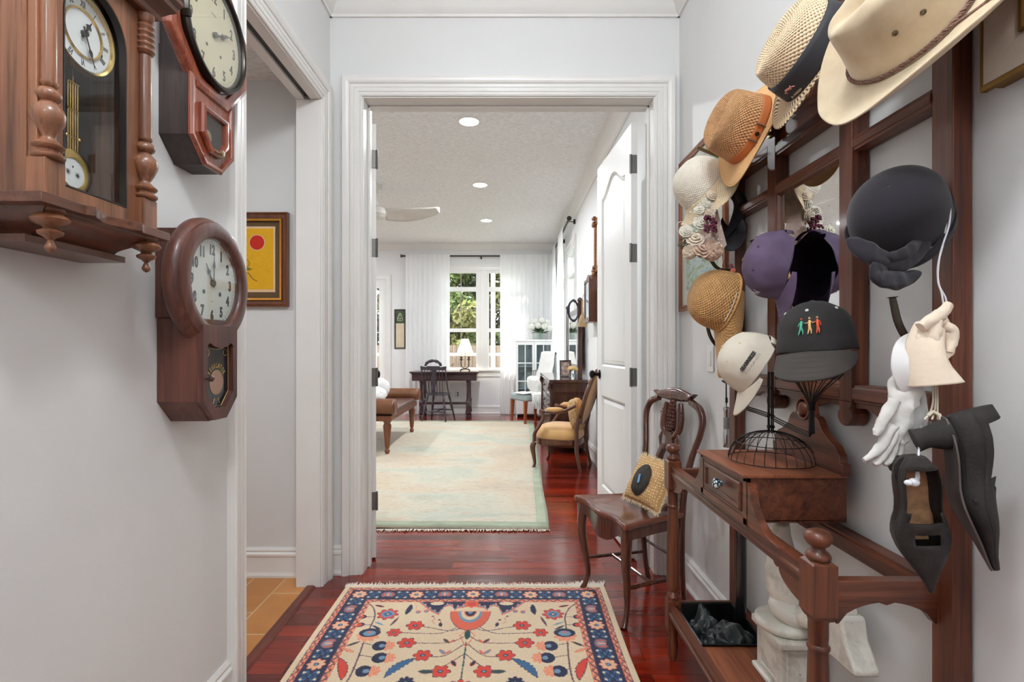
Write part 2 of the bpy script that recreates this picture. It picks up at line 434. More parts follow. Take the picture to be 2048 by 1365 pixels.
# baseboards
BASE = [(0, 0), (.022, 0), (.022, .012), (.016, .022), (.014, .03), (.014, .105), (.019, .111), (.019, .122), (.011, .130), (.013, .140), (.006, .152), (0, .152)]
def skirt(name, p0, p1, out):
    """baseboard from p0 to p1, standing out of the wall"""
    d = Vector((p1[0]-p0[0], p1[1]-p0[1], 0)); L = d.length; d.normalize()
    M = axes((p0[0], p0[1], 0), (out[0], out[1], 0), tuple(d), (0, 0, 1))
    struct(name, MB().ext(BASE, 0, L, M=M), m_trim, smooth=25)
skirt('baseboard_right', (XR, -2.7), (XR, YD0), (-1, 0))
skirt('baseboard_left', (XL, -2.7), (XL, OY0-.11), (1, 0))
skirt('baseboard_side_hall', (-3.4, 2.71), (XL-.118, 2.71), (0, -1))
skirt('baseboard_doorway_left', (XL, YD0), (DX0-.11, YD0), (0, -1))
skirt('baseboard_far_right', (XR, YD1), (XR, 9.34), (-1, 0))
skirt('baseboard_far', (-2.0, 9.34), (XR, 9.34), (0, -1))
CROWN = [(0, 0), (0, -.125), (.012, -.125), (.014, -.112), (.028, -.10), (.036, -.085), (.062, -.045), (.082, -.022), (.090, -.020), (.092, -.008), (.106, -.006), (.106, 0)]
def crown(name, p0, p1, out, z=CEIL):
    d = Vector((p1[0]-p0[0], p1[1]-p0[1], 0)); L = d.length; d.normalize()
    struct(name, MB().ext(CROWN, 0, L, M=axes((p0[0], p0[1], z), (out[0], out[1], 0), tuple(d), (0, 0, 1))), m_trim, smooth=25)
crown('trim_crown_doorway', (XL, YD0), (XR, YD0), (0, -1)); crown('trim_crown_left', (XL, -2.7), (XL, YD0), (1, 0)); crown('trim_crown_right', (XR, -2.7), (XR, YD0), (-1, 0))
crown('trim_crown_far', (-4.6, 9.34), (XR, 9.34), (0, -1)); crown('trim_crown_far_right', (XR, YD1), (XR, 9.34), (-1, 0)); crown('trim_crown_far_near', (-4.6, YD1), (XR, YD1), (0, 1))
# ---- far room walls, windows
FY = 9.34
WX = [(-1.17, -.55), (-.39, .23)]; WZ0, WZ1 = .80, 2.58
FD0, FD1, FDZ = -3.86, -2.22, 2.42
mb = MB()
def wallcut(mb, lo, hi, cuts, y0, y1, zt, swap=False):
    """wall between lo and hi with rectangular openings (a, b, z0, z1)"""
    x = lo
    def bx(a, b, z0, z1):
        if b-a < 1e-4 or z1-z0 < 1e-4: return
        if swap: mb.box(y0, y1, a, b, z0, z1)
        else: mb.box(a, b, y0, y1, z0, z1)
    for a, b_, z0, z1 in cuts:
        bx(x, a, 0, zt); bx(a, b_, 0, z0); bx(a, b_, z1, zt); x = b_
    bx(x, hi, 0, zt)
wallcut(mb, -4.7, XR, [(FD0, FD1, 0, FDZ), (WX[0][0], WX[1][1], WZ0, WZ1)], FY, FY+.12, CEIL)
struct('wall_far', mb, m_wall2, smooth=0)
RW = [(7.0, 7.95, .8, 2.62), (8.25, 9.05, .8, 2.62)]
mb = MB(); wallcut(mb, YD0+.16, FY+.12, RW, XR, XR+.12, CEIL, True)
struct('wall_far_right', mb, m_wall2, smooth=0)
struct('wall_far_left', MB().box(-4.7, -4.6, YD1, FY, 0, CEIL), m_wall2, smooth=0)
gl = glass('window_glass', (1, 1, 1, 1), .05)
m_munt = plain('muntin_paint', (150, 146, 138), .5)
def window(n, a, b, z0, z1, M, grid=True):
    """double hung window with a transom; local x along, y out into the room, z up"""
    f = MB()
    f.box(a, a+.035, -.09, 0, z0, z1, M=M).box(b-.035, b, -.09, 0, z0, z1, M=M).box(a+.035, b-.035, -.089, -.001, z1-.035, z1, M=M).box(a+.035, b-.035, -.089, -.001, z0, z0+.03, M=M)
    zt = z1-.33; zm = z0+.71
    f.box(a+.035, b-.035, -.085, -.01, zt-.04, zt+.04, M=M)
    f.box(a+.035, b-.035, -.06, -.02, zm-.035, zm+.03, M=M)
    fo = struct('window_%d_frame' % n, f, m_white, smooth=0, bevel=.002)
    s = MB(); c = (a+b)/2
    s.box(c-.007, c+.007, -.052, -.04, z0, z1, M=M); s.box(a, b, -.052, -.04, (zm+zt)/2-.006, (zm+zt)/2+.006, M=M)
    s.obj('muntins', m_munt, fo, smooth=0)
    MB().box(a+.02, b-.02, -.048, -.044, z0+.01, z1-.01, M=M).obj('pane', gl, fo, smooth=0)
MF = axes((0, FY, 0), (1, 0, 0), (0, -1, 0), (0, 0, 1))
window(1, WX[0][0], WX[0][1], WZ0, WZ1, MF); window(2, WX[1][0], WX[1][1], WZ0, WZ1, MF)
struct('trim_window_mullion', MB().box(WX[0][1], WX[1][0], FY-.012, FY+.09, WZ0, WZ1).box(WX[0][1]+.05, WX[1][0]-.05, FY-.022, FY-.012, WZ0, WZ1), m_trim, smooth=0, bevel=.003)
WC = [(0, 0), (0, .012), (.02, .018), (.07, .018), (.085, .026), (.1, .026), (.1, 0)]
struct('trim_window_casing', MB().casing(WX[0][0], WX[1][1], WZ0, WZ1, WC, MF), m_trim, smooth=25)
struct('trim_window_sill', MB().box(WX[0][0]-.13, WX[1][1]+.13, FY-.06, FY+.05, WZ0-.03, WZ0).box(WX[0][0]-.1, WX[1][1]+.1, FY-.02, FY, WZ0-.13, WZ0-.03), m_trim, smooth=0, bevel=.004)
MR = axes((XR, 0, 0), (0, 1, 0), (-1, 0, 0), (0, 0, 1))
for i, (a, b_, z0, z1) in enumerate(RW):
    window(3+i, a, b_, z0, z1, MR)
    struct('trim_window_casing_right', MB().casing(a, b_, z0, z1, WC, MR, True), m_trim, smooth=25)
# french doors
fd = MB(); half = (FD0+FD1)/2
for a, b_ in ((FD0+.03, half-.002), (half+.002, FD1-.03)):
    fd.box(a, a+.09, -.05, -.01, .01, FDZ-.03, M=MF).box(b_-.09, b_, -.05, -.01, .01, FDZ-.03, M=MF).box(a+.09, b_-.09, -.05, -.01, .01, .28, M=MF).box(a+.09, b_-.09, -.05, -.01, FDZ-.15, FDZ-.03, M=MF)
fd.box(FD0, FD0+.03, -.1, 0, 0, FDZ, M=MF).box(FD1-.03, FD1, -.1, 0, 0, FDZ, M=MF).box(FD0+.03, FD1-.03, -.1, 0, FDZ-.03, FDZ, M=MF)
fdo = struct('door_2_french', fd, m_white, smooth=0, bevel=.002)
MB().box(FD0+.1, half-.08, -.034, -.028, .27, FDZ-.14, M=MF).box(half+.08, FD1-.1, -.034, -.028, .27, FDZ-.14, M=MF).obj('pane', gl, fdo, smooth=0)
mm = MB()
for a, b_ in ((FD0+.12, half-.09), (half+.09, FD1-.12)):
    for k in range(1, 5): mm.box(a, b_, -.04, -.024, .28+k*.396-.008, .28+k*.396+.008, M=MF)
mm.obj('muntins', m_white, fdo, smooth=0)
struct('trim_french_door_casing', MB().casing(FD0, FD1, 0, FDZ, WC, MF), m_trim, smooth=25)
# panelled door leaves folded back into the far room
m_hinge = plain('hinge_bronze', (104, 102, 98), .4, .35)
def leaf(n, hx, hy, ang, mirror, wd=.76, ht=2.45):
    """door leaf hinged at (hx, hy); local x from hinge, y thickness, z up"""
    c, s_ = math.cos(ang), math.sin(ang)
    M = axes((hx, hy, .012), (c, s_, 0), (s_*mirror, -c*mirror, 0), (0, 0, 1))
    o = bpy.data.objects.new('door_%d' % n, None); COL.objects.link(o); WM[o.name] = Matrix.Identity(4)
    o['kind'] = 'structure'
    st, t = .115, .035
    b = MB()
    def arch(x): 
        u = (x-st)/(wd-2*st); return 2.20+.10*math.sin(PI*min(1, max(0, u)))**2.2
    z_m0, z_m1 = .86, 1.06
    b.box(0, st, 0, t, 0, ht, M=M).box(wd-st, wd, 0, t, 0, ht, M=M).box(st, wd-st, 0, t, 0, .24, M=M).box(st, wd-st, 0, t, z_m0, z_m1, M=M)
    n_ = 16
    top = [(st+(wd-2*st)*i/n_, arch(st+(wd-2*st)*i/n_)) for i in range(n_+1)]
    b.ext(top+[(wd-st, ht), (st, ht)], 0, t, M=M)
    b.box(st-.01, wd-st+.01, .011, t-.011, .2, 2.34, M=M)
    d = b.obj('leaf', m_white, o, smooth=20)
    # raised field and moulding of each panel, both faces
    for face in (0, 1):
        y0, y1, ym = (.011, .004, -.001) if face == 0 else (t-.011, t-.004, t+.001)
        q = MB()
        for z0, z1, arched in ((.24, z_m0, False), (z_m1, 2.2, True)):
            def ring(e, y):
                xa, xb = st+e, wd-st-e
                pts = [(xa, y, z0+e), (xb, y, z0+e)]
                for i in range(n_+1):
                    x = xb+(xa-xb)*i/n_; zz = (arch(st+(wd-2*st)*(1-i/n_)) if arched else z1)-e; pts.append((x, y, zz))
                return pts
            R0 = [ring(0, (0 if face == 0 else t)), ring(.012, y0), ring(.022, y0), ring(.045, y1)]
            rr = [r+[r[0]] for r in R0]
            q.sweep(rr, False, False, M=M); q.add(ring(.045, y1), [tuple(range(n_+3))], M=M)
        q.obj('panel_moulding', m_white, o, smooth=40, fix=True)
    for hz in (.32, 1.02, 1.72, 2.22) if n == 1 else (.32, 1.02, 1.75, 2.25):
        h = MB().box(-.006, .0005, .003, t-.003, hz-.05, hz+.05, M=M)
        h.lathe([(.006, hz-.053), (.0065, hz-.05), (.0065, hz+.05), (.006, hz+.053)], 8, M=M @ T(-.003, t+.004, 0))
        h.obj('hinge', m_hinge, o, smooth=30)
    kn = MB()
    for sy, yy in ((-1, 0), (1, t)):
        MK = M @ T(wd-.065, yy, 1.0) @ R(-sy*PI/2, 'X')
        kn.lathe([(.032, 0), (.032, .004), (.028, .008), (.012, .010), (.011, .030), (.018, .036), (.027, .046), (.029, .056), (.025, .066), (.012, .072), (.001, .073)], 20, M=MK)
    kn.obj('door_knob', metal('knob_black', (38, 36, 36), .3), o, smooth=50)
    return o
leaf(1, .725, 2.915, math.radians(94.5), -1)
leaf(3, -.782, 2.915, math.radians(108.0), 1)
struct('trim_door_stop', MB().lathe([(.012, 0), (.012, .008), (.006, .01), (.006, .05), (.011, .055), (.011, .075), (.002, .078)], 12, M=T(XR-.014, 3.9, .2) @ R(-PI/2, 'Y')), m_white)
# ================================================================ LEFT WALL: THREE CLOCKS
def LW(y, z, out): return Vector((XL+out, y, z))
M_LW = axes((XL, 0, 0), (0, 1, 0), (1, 0, 0), (0, 0, 1))       # local x along the wall, y out of it, z up
def dialM(y, z, out): return axes((XL+out, y, z), (0, 1, 0), (0, 0, 1), (1, 0, 0))
def offset_poly(pts, d):
    n = len(pts); out = []
    ar = sum(pts[i][0]*pts[(i+1) % n][1]-pts[(i+1) % n][0]*pts[i][1] for i in range(n))
    sg = 1 if ar > 0 else -1
    for i in range(n):
        p0, p1, p2 = Vector(pts[i-1]), Vector(pts[i]), Vector(pts[(i+1) % n])
        a = (p1-p0).normalized(); b = (p2-p1).normalized()
        na = Vector((a.y, -a.x))*sg; nb = Vector((b.y, -b.x))*sg
        m = (na+nb); m = m/max(.3, m.dot(na)) if m.length > 1e-6 else na
        q = p1+m*d; out.append((q.x, q.y))
    return out
def polyframe(mb, pts, prof, M, m=0):
    """moulding round a closed outline; prof: (outward, height)"""
    rings = []
    for d, h in prof:
        r = offset_poly(pts, d) if abs(d) > 1e-9 else pts
        rings.append([(x, h, z) for x, z in r]+[(r[0][0], h, r[0][1])])
    return mb.sweep(rings, False, False, m, M)
def disc(mb, y, z, out, r, n=48, th=.002, m=0):
    return mb.lathe([(r, 0), (r, th)], n, m, dialM(y, z, out))
def hand(mb, L, ang, M, w=.004, z=0, spade=True):
    """clock hand pointing ang degrees clockwise from twelve"""
    a = math.radians(90-ang); c, s = math.cos(a), math.sin(a)
    P = [(-.012, -w*.5), (-.012, w*.5), (L*.45, w*.35), (L*.55, w*1.5), (L*.66, w*.9), (L*.72, w*.3), (L, .0003), (L, -.0003), (L*.72, -w*.3), (L*.66, -w*.9), (L*.55, -w*1.5), (L*.45, -w*.35)]
    if not spade: P = [(-.02, -w*.5), (-.02, w*.5), (L, w*.2), (L, -w*.2)]
    q = [(x*c-y*s, x*s+y*c) for x, y in P]; k = len(q)
    vs = [(x, y, z) for x, y in q]+[(x, y, z+.0012) for x, y in q]
    mb.add(vs, [tuple(range(k)), tuple(range(2*k-1, k-1, -1))]+[(i, (i+1) % k, k+(i+1) % k, k+i) for i in range(k)], 0, M)
m_brass = metal('brass', (222, 186, 110), .22)
m_ink = plain('black_ink', (28, 26, 26), .6)
m_glassc = glass('clock_glass', (.96, .97, .97, 1), .05)

# ---- octagonal schoolhouse clock
m_mah = wood('mahogany', (158, 84, 58), (108, 50, 34), 2, .24, .5, .8, 1)
m_blk = wood('blackened_case', (74, 62, 58), (50, 42, 40), 2, .5, .05)
ca = thing('schoolhouse_clock', 'mahogany octagonal wall clock with a cream arabic dial and small pendulum window', 'clock', (XL, 1.503, 1.716))
Yc, Zc = 1.503, 2.107
low = [(1.396, 2.02), (1.396, 1.777), (1.46, 1.716), (1.546, 1.716), (1.61, 1.777), (1.61, 2.02)]
MB().ext(low, 0, .078, M=M_LW).ext([(1.40, 2.0), (1.606, 2.0), (1.606, 2.27), (1.40, 2.27)], 0, .066, M=M_LW).obj('case', m_blk, ca, smooth=0, label='blackened side case')
low = [(y, min(z, 1.945)) for y, z in low]
b = MB(); b.ext(offset_poly(low, -.004), .078, .083, M=M_LW)
polyframe(b, low, [(-.004, .078), (.001, .080), (.002, .086), (-.004, .092), (-.013, .091), (-.017, .084), (-.017, .083)], M_LW)
b.obj('front_panel', m_mah, ca, smooth=30)
c8 = 1/math.cos(PI/8)
b = MB(); b.lathe([(.188*c8, .062), (.192*c8, .066), (.193*c8, .078), (.188*c8, .088), (.176*c8, .093), (.158*c8, .091), (.152*c8, .086), (.10*c8, .085)], 8, M=dialM(Yc, Zc, 0) @ R(PI/8, 'Z'))
b.obj('octagon_frame', m_mah, ca, smooth=20, bevel=.003)
win = [(1.437, 1.882), (1.437, 1.80), (1.475, 1.757), (1.531, 1.757), (1.569, 1.80), (1.569, 1.882)]
b = MB(); polyframe(b, win, [(.0, .083), (.001, .092), (-.003, .098), (-.010, .100), (-.016, .097), (-.018, .090), (-.018, .084)], M_LW)
dr = b.obj('door', m_mah, ca, smooth=30)
MB().ext(offset_poly(win, -.016), .084, .0845, M=M_LW).obj('window_backing', plain('dark_interior', (60, 58, 60), .6), dr, smooth=0)
b = MB().lathe([(.018, 0), (.017, .0015), (.010, .002), (.009, .003)], 24, M=dialM(1.478, 1.803, .085)); b.obj('pendulum_bob', metal('aged_brass', (170, 150, 118), .4), dr)
MB().ext(offset_poly(win, -.017), .0895, .0905, M=M_LW).obj('pane', m_glassc, dr, smooth=0)
MB().lathe([(.004, 0), (.004, .006), (.009, .009), (.009, .013), (.003, .015)], 14, M=dialM(1.51, 1.765, .099)).obj('latch', metal('aged_brass', (170, 150, 118), .4), dr)
b = MB(); b.lathe([(.138, .086), (.138, .088)], 64, M=dialM(Yc, Zc, 0))
dl = b.obj('dial', plain('cream_dial', (228, 216, 182), .55, var=.03, vscale=14), ca, smooth=0)
b = MB(); MD = dialM(Yc, Zc, .0885)
for h in range(1, 13):
    a = math.radians(90-30*h); b.text(str(h), .036, MD @ T(.108*math.cos(a), .108*math.sin(a), 0) @ Matrix.Diagonal((.85, 1.15, 1, 1)), bold=.0006)
scrawl(b, MD @ T(0, .058, 0), .026, .007, 6, .0005, 3)
for x in (-.035, .035): b.lathe([(.0045, 0), (.0045, .0006)], 12, M=MD @ T(x, -.045, 0))
for k in range(60):
    a = 2*PI*k/60; b.box(-.0004, .0004, .128, .131, 0, .0004, M=MD @ R(a, 'Z'))
b.obj('dial_markings', plain('grey_ink', (96, 90, 80), .6), dl, smooth=0)
b = MB(); hand(b, .075, 66, MD, .006, .004); hand(b, .098, 64, MD, .0035, .007); b.lathe([(.008, 0), (.008, .009)], 14, M=MD)
b.obj('hands', plain('hand_grey', (104, 98, 88), .5), dl, smooth=0)
m_bez = metal('bezel_black', (58, 54, 50), .3)
b = MB(); b.lathe([(.137, .088), (.137, .098), (.142, .106), (.150, .107), (.156, .100), (.157, .088)], 64, M=dialM(Yc, Zc, 0)); 
b.f = [f for f in b.f if len(f) == 4]; b.mi = [0]*len(b.f); b.obj('bezel', m_bez, ca, fix=False)
MB().box(-.01, .008, -.158, -.148, .09, .112, M=dialM(Yc, Zc, 0) @ R(math.radians(12), 'Z') @ R(-PI/2, 'Z')).obj('bezel_hinge', m_bez, ca, smooth=0)
MB().lathe([(.138, .0995), (.138, .1005)], 48, M=dialM(Yc, Zc, 0)).obj('dial_glass', m_glassc, ca, smooth=0)

# ---- round regulator clock
m_reg = wood('stained_pine', (104, 62, 50), (66, 36, 30), 2, .42, .12, .55, 1.1)
cb = thing('regulator_clock', 'dark brown round-topped regulator clock with lettered pendulum door', 'clock', (XL, 1.477, .99))
Yc, Zc = 1.477, 1.383
MB().ext([(1.381, 1.279), (1.573, 1.279), (1.573, 1.52), (1.381, 1.52)], 0, .088, M=M_LW).obj('upper_case', m_reg, cb, smooth=0, bevel=.002)
lowb = [(1.388, 1.279), (1.388, 1.053), (1.445, .993), (1.509, .993), (1.566, 1.053), (1.566, 1.279)]
MB().ext(lowb, 0, .107, M=M_LW).obj('lower_case', m_reg, cb, smooth=0, bevel=.002)
ro = lambda pts: pts
b = MB()
outer = [(1.390, 1.262), (1.390, 1.052), (1.447, .996), (1.507, .996), (1.564, 1.052), (1.564, 1.262)]
inner = [(1.412, 1.205), (1.412, 1.07), (1.452, 1.028), (1.502, 1.028), (1.542, 1.07), (1.542, 1.205), (1.53, 1.212), (1.51, 1.202), (1.477, 1.197), (1.444, 1.202), (1.424, 1.212)]
# front board with the window cut out: strips between outer outline and inner outline
def plate(mb, outer, inner, h0, h1, M, m=0):
    def resample(P, n):
        P = [Vector(p) for p in P]; P.append(P[0]); L = [0]
        for i in range(len(P)-1): L.append(L[-1]+(P[i+1]-P[i]).length)
        out = []
        for k in range(n):
            d = L[-1]*k/n; i = max(j for j in range(len(L)) if L[j] <= d+1e-9); i = min(i, len(P)-2)
            out.append(P[i].lerp(P[i+1], (d-L[i])/max(1e-9, L[i+1]-L[i])))
        return out
    c = Vector((sum(p[0] for p in inner)/len(inner), sum(p[1] for p in inner)/len(inner)))
    def ray(P, ang):
        d = Vector((math.cos(ang), math.sin(ang))); best = None
        for i in range(len(P)):
            a = Vector(P[i]); e = Vector(P[(i+1) % len(P)])-a
            den = d.x*e.y-d.y*e.x
            if abs(den) < 1e-12: continue
            w = a-c; t = (w.x*e.y-w.y*e.x)/den; u = (w.x*d.y-w.y*d.x)/den
            if t > 0 and -1e-6 <= u <= 1+1e-6 and (best is None or t < best): best = t
        return c+d*best
    angs = sorted(set([2*PI*k/72 for k in range(72)]+[math.atan2(p[1]-c.y, p[0]-c.x) % (2*PI) for p in list(outer)+list(inner)]))
    r = []
    A = [ray(outer, a) for a in angs]; B = [ray(inner, a) for a in angs]; n = len(angs)
    vs = [(p.x, h, p.y) for P, h in ((A, h0), (A, h1), (B, h1), (B, h0)) for p in P]; fs = []
    for k in range(4):
        for i in range(n):
            j = (i+1) % n; k2 = (k+1) % 4; fs.append((k*n+i, k*n+j, k2*n+j, k2*n+i))
    return mb.add(vs, fs, m, M)
plate(b, outer, inner, .107, .124, M_LW)
drb = b.obj('door', m_reg, cb, smooth=30, bevel=.0015)
MB().ext(offset_poly(inner, .004), .108, .1095, M=M_LW).obj('glass_backing', plain('smoky_glass', (34, 32, 36), .12), drb, smooth=0)
b = MB(); MD = dialM(1.477, 1.10, .1098)
b.lathe([(.0335, 0), (.0335, .0006)], 48, M=MD); b.obj('pendulum_bob', plain('copper_disc', (168, 132, 112), .35, .3), drb, smooth=0)
b = MB()
b.lathe([(.0345, 0), (.0345, .001)], 48, M=MD @ T(0, 0, 0)); bb = MB(); bb.grid(lambda u, v: ((.0340+.0014*v)*math.cos(2*PI*u), (.0340+.0014*v)*math.sin(2*PI*u), .0012), 48, 1, True, M=MD)
gold = metal('gold_leaf', (206, 180, 120), .4)
for i, ch in enumerate('REGULATOR'):
    a = math.radians(148-116*i/8); bb.text(ch, .0165, MD @ T(.0435*math.cos(a), .0435*math.sin(a)+.004, .001) @ R(a-PI/2, 'Z') @ Matrix.Diagonal((.7, 1.15, 1, 1)), .0003, bold=.0004)
ol = offset_poly(inner, -.004)
for i in range(len(ol)):
    p, q = ol[i], ol[(i+1) % len(ol)]; bb.tube([(p[0], .1105, p[1]), (q[0], .1105, q[1])], .0007, 6, M=M_LW)
for sx in (-1, 1): bb.tube([(1.477+sx*(.006+.012*t), .1105, 1.047+.008*math.sin(t*5)) for t in [k/10 for k in range(11)]], .0006, 5, M=M_LW); bb.tube([(1.477+sx*(.046+.01*math.cos(t*6)), .1105, 1.185+.01*math.sin(t*6)) for t in [k/12 for k in range(13)]], .0006, 5, M=M_LW)
bb.obj('gilt_lettering', gold, drb, smooth=30)
MB().lathe([(.003, 0), (.003, .008), (.008, .012), (.009, .018), (.004, .023)], 14, M=dialM(1.404, 1.115, .122)).obj('door_knob', plain('knob_wood', (66, 44, 34), .35), drb)
b = MB(); b.lathe([(.174, .070), (.181, .078), (.182, .092), (.176, .104), (.170, .108), (.168, .115), (.150, .120), (.132, .119), (.128, .116), (.1245, .108), (.1235, .098)], 72, M=dialM(Yc, Zc, 0))
b.f = b.f[:-1]; b.mi = b.mi[:-1]; b.obj('round_frame', m_reg, cb, smooth=40)
MB().lathe([(.125, .094), (.125, .0975)], 64, M=dialM(Yc, Zc, 0)).obj('dial', plain('ivory_dial', (226, 228, 218), .45, var=.02), cb, smooth=0)
dlb = bpy.data.objects['dial.001']; MD = dialM(Yc, Zc, .0978); b = MB()
for h in range(1, 13):
    a = math.radians(90-30*h); b.text(str(h), .036, MD @ T(.094*math.cos(a), .094*math.sin(a), 0) @ Matrix.Diagonal((.8, 1.1, 1, 1)), .0004, bold=.0018)
for k in range(60):
    a = 2*PI*k/60; b.box(-.0005, .0005, .114, .117 if k % 5 else .119, 0, .0004, M=MD @ R(a, 'Z'))
for x in (-.04, .04): b.lathe([(.006, 0), (.006, .0008)], 14, M=MD @ T(x, -.028, 0))
scrawl(b, MD @ T(0, -.052, 0), .014, .003, 4, .0003, 4)
b.obj('dial_markings', plain('blue_black_ink', (44, 50, 70), .5), dlb, smooth=0)
b = MB(); hand(b, .062, -33, MD, .005, .003); hand(b, .088, 2, MD, .0038, .005); b.lathe([(.009, 0), (.009, .007)], 16, M=MD)
b.obj('hands', plain('steel_hand', (66, 74, 88), .35, .5), dlb, smooth=0)
MB().lathe([(.1245, .1085), (.1245, .1095)], 48, M=dialM(Yc, Zc, 0)).obj('dial_glass', m_glassc, cb, smooth=0)

# ---- walnut vienna clock with columns
m_wal = wood('walnut', (140, 92, 64), (90, 56, 38), 2, .36, .25, .8, 1.0)
m_wald = wood('walnut_dark', (104, 64, 46), (64, 37, 27), 1, .36, .25, .8)
cc = thing('vienna_clock', 'walnut vienna wall clock with turned columns, gridiron pendulum and brass-rimmed roman dial', 'clock', (XL, 1.023, 1.37))
Yc, Zc = 1.02, 1.819
b = MB().box(.886, 1.162, 0, .012, 1.46, 1.935, M=M_LW).box(.886, .898, .012, .118, 1.46, 1.935, M=M_LW).box(1.150, 1.162, .012, .118, 1.46, 1.935, M=M_LW).box(.898, 1.150, .012, .118, 1.925, 1.935, M=M_LW)
b.obj('case', m_wal, cc, smooth=0)
MB().box(.899, 1.149, .013, .016, 1.462, 1.925, M=M_LW).obj('case_back', plain('dark_case_lining', (70, 62, 58), .5), cc, smooth=0)
outer = [(.888, 1.46), (1.160, 1.46), (1.160, 1.935), (.888, 1.935)]
hw = .078
inner = [(Yc-hw, 1.4955), (Yc+hw, 1.4955), (Yc+hw, Zc)]+[(Yc+hw*math.cos(math.radians(a)), Zc+.085*math.sin(math.radians(a))) for a in range(10, 180, 10)]+[(Yc-hw, Zc)]
b = MB(); plate(b, outer, inner, .118, .134, M_LW); dc = b.obj('door_frame', m_wal, cc, smooth=30, bevel=.0015)
b = MB(); polyframe(b, inner, [(0, .1345), (-.003, .1345), (-.003, .120), (0, .120)], M_LW); b.obj('door_bead', plain('ebonised_bead', (34, 28, 26), .4), dc, smooth=30)
MB().ext(offset_poly(inner, -.001), .1215, .1225, M=M_LW).obj('pane', m_glassc, dc, smooth=0)
b = MB().lathe([(.070, .100), (.070, .105)], 64, M=dialM(Yc, Zc, 0)); dd = b.obj('dial', plain('enamel_dial', (238, 238, 236), .3, var=.01), cc, smooth=0)
MD = dialM(Yc, Zc, .1052); b = MB()
for h, t in enumerate('I II III IIII V VI VII VIII IX X XI XII'.split()):
    a = math.radians(60-30*h); b.text(t, .0165, MD @ T(.0565*math.cos(a), .0565*math.sin(a), 0) @ R(a-PI/2, 'Z') @ Matrix.Diagonal((.62, 1.1, 1, 1)), .0002, bold=.0002)
for k in range(60):
    a = 2*PI*k/60; b.box(-.0003, .0003, .0672, .069, 0, .0003, M=MD @ R(a, 'Z'))
for x in (-.044, .044): b.lathe([(.005, 0), (.005, .0008)], 14, M=MD @ T(x, -.018, 0))
scrawl(b, MD @ T(0, -.022, 0), .014, .003, 4, .0002, 5); b.obj('dial_markings', m_ink, dd, smooth=0)
b = MB(); hand(b, .036, 30, MD, .005, .003); hand(b, .06, 158, MD, .003, .005); b.lathe([(.006, 0), (.006, .008)], 14, M=MD); b.obj('hands', metal('dark_steel', (60, 54, 48), .35), dd, smooth=0)
b = MB(); 
for prof in ([(.0695, .1045), (.0705, .110), (.075, .112), (.0775, .107), (.078, .100)], [(.043, .1052), (.044, .1085), (.0465, .109), (.0475, .1052)]):
    q = MB(); q.lathe(prof, 64, M=dialM(Yc, Zc, 0)); q.f = [f for f in q.f if len(f) == 4]; b.add(q.v, q.f)
b.obj('bezel', m_brass, dd, fix=False)
pe = MB(); pz0, pz1 = 1.588, 1.722
for k in range(5): y = Yc-.0116+.0058*k; pe.tube([(y, .085, pz0), (y, .085, pz1)], .00115, 8, M=M_LW)
for z, w in ((pz1, .0135), (1.668, .0125), (1.614, .015)): pe.tube([(Yc-w, .085, z), (Yc+w, .085, z)], .0022, 8, M=M_LW)
for s_ in (-1, 1): pe.sphere(LW(Yc+s_*.015, 1.614, .085), .0038, 10)
pe.tube([(Yc, .085, pz1), (Yc, .085, 1.79)], .0012, 8, M=M_LW)
pn = pe.obj('pendulum', m_brass, cc)
MD = dialM(Yc, 1.544, .078)
b = MB().lathe([(.046, 0), (.047, .004), (.045, .009), (.038, .011), (.029, .009), (.0285, .006)], 48, M=MD); b.f = b.f[:-1]; b.mi = b.mi[:-1]; b.obj('pendulum_bob', m_brass, pn, fix=False)
b = MB().lathe([(.0285, .0055), (.0285, .007)], 40, M=MD); bo = b.obj('bob_plate', plain('enamel_dial', (238, 238, 236), .3), pn, smooth=0)
b = MB()
for x, y in ((-.011, 0), (.011, -.002)):
    for k in range(4): b.box(-.0004, .0004, -.006, .006, .0075, .0078, M=MD @ T(x, y, 0) @ R(k*PI/4, 'Z'))
b.box(-.0012, .0012, .010, .014, .0075, .0078, M=MD); b.obj('bob_engraving', m_ink, pn, smooth=0)
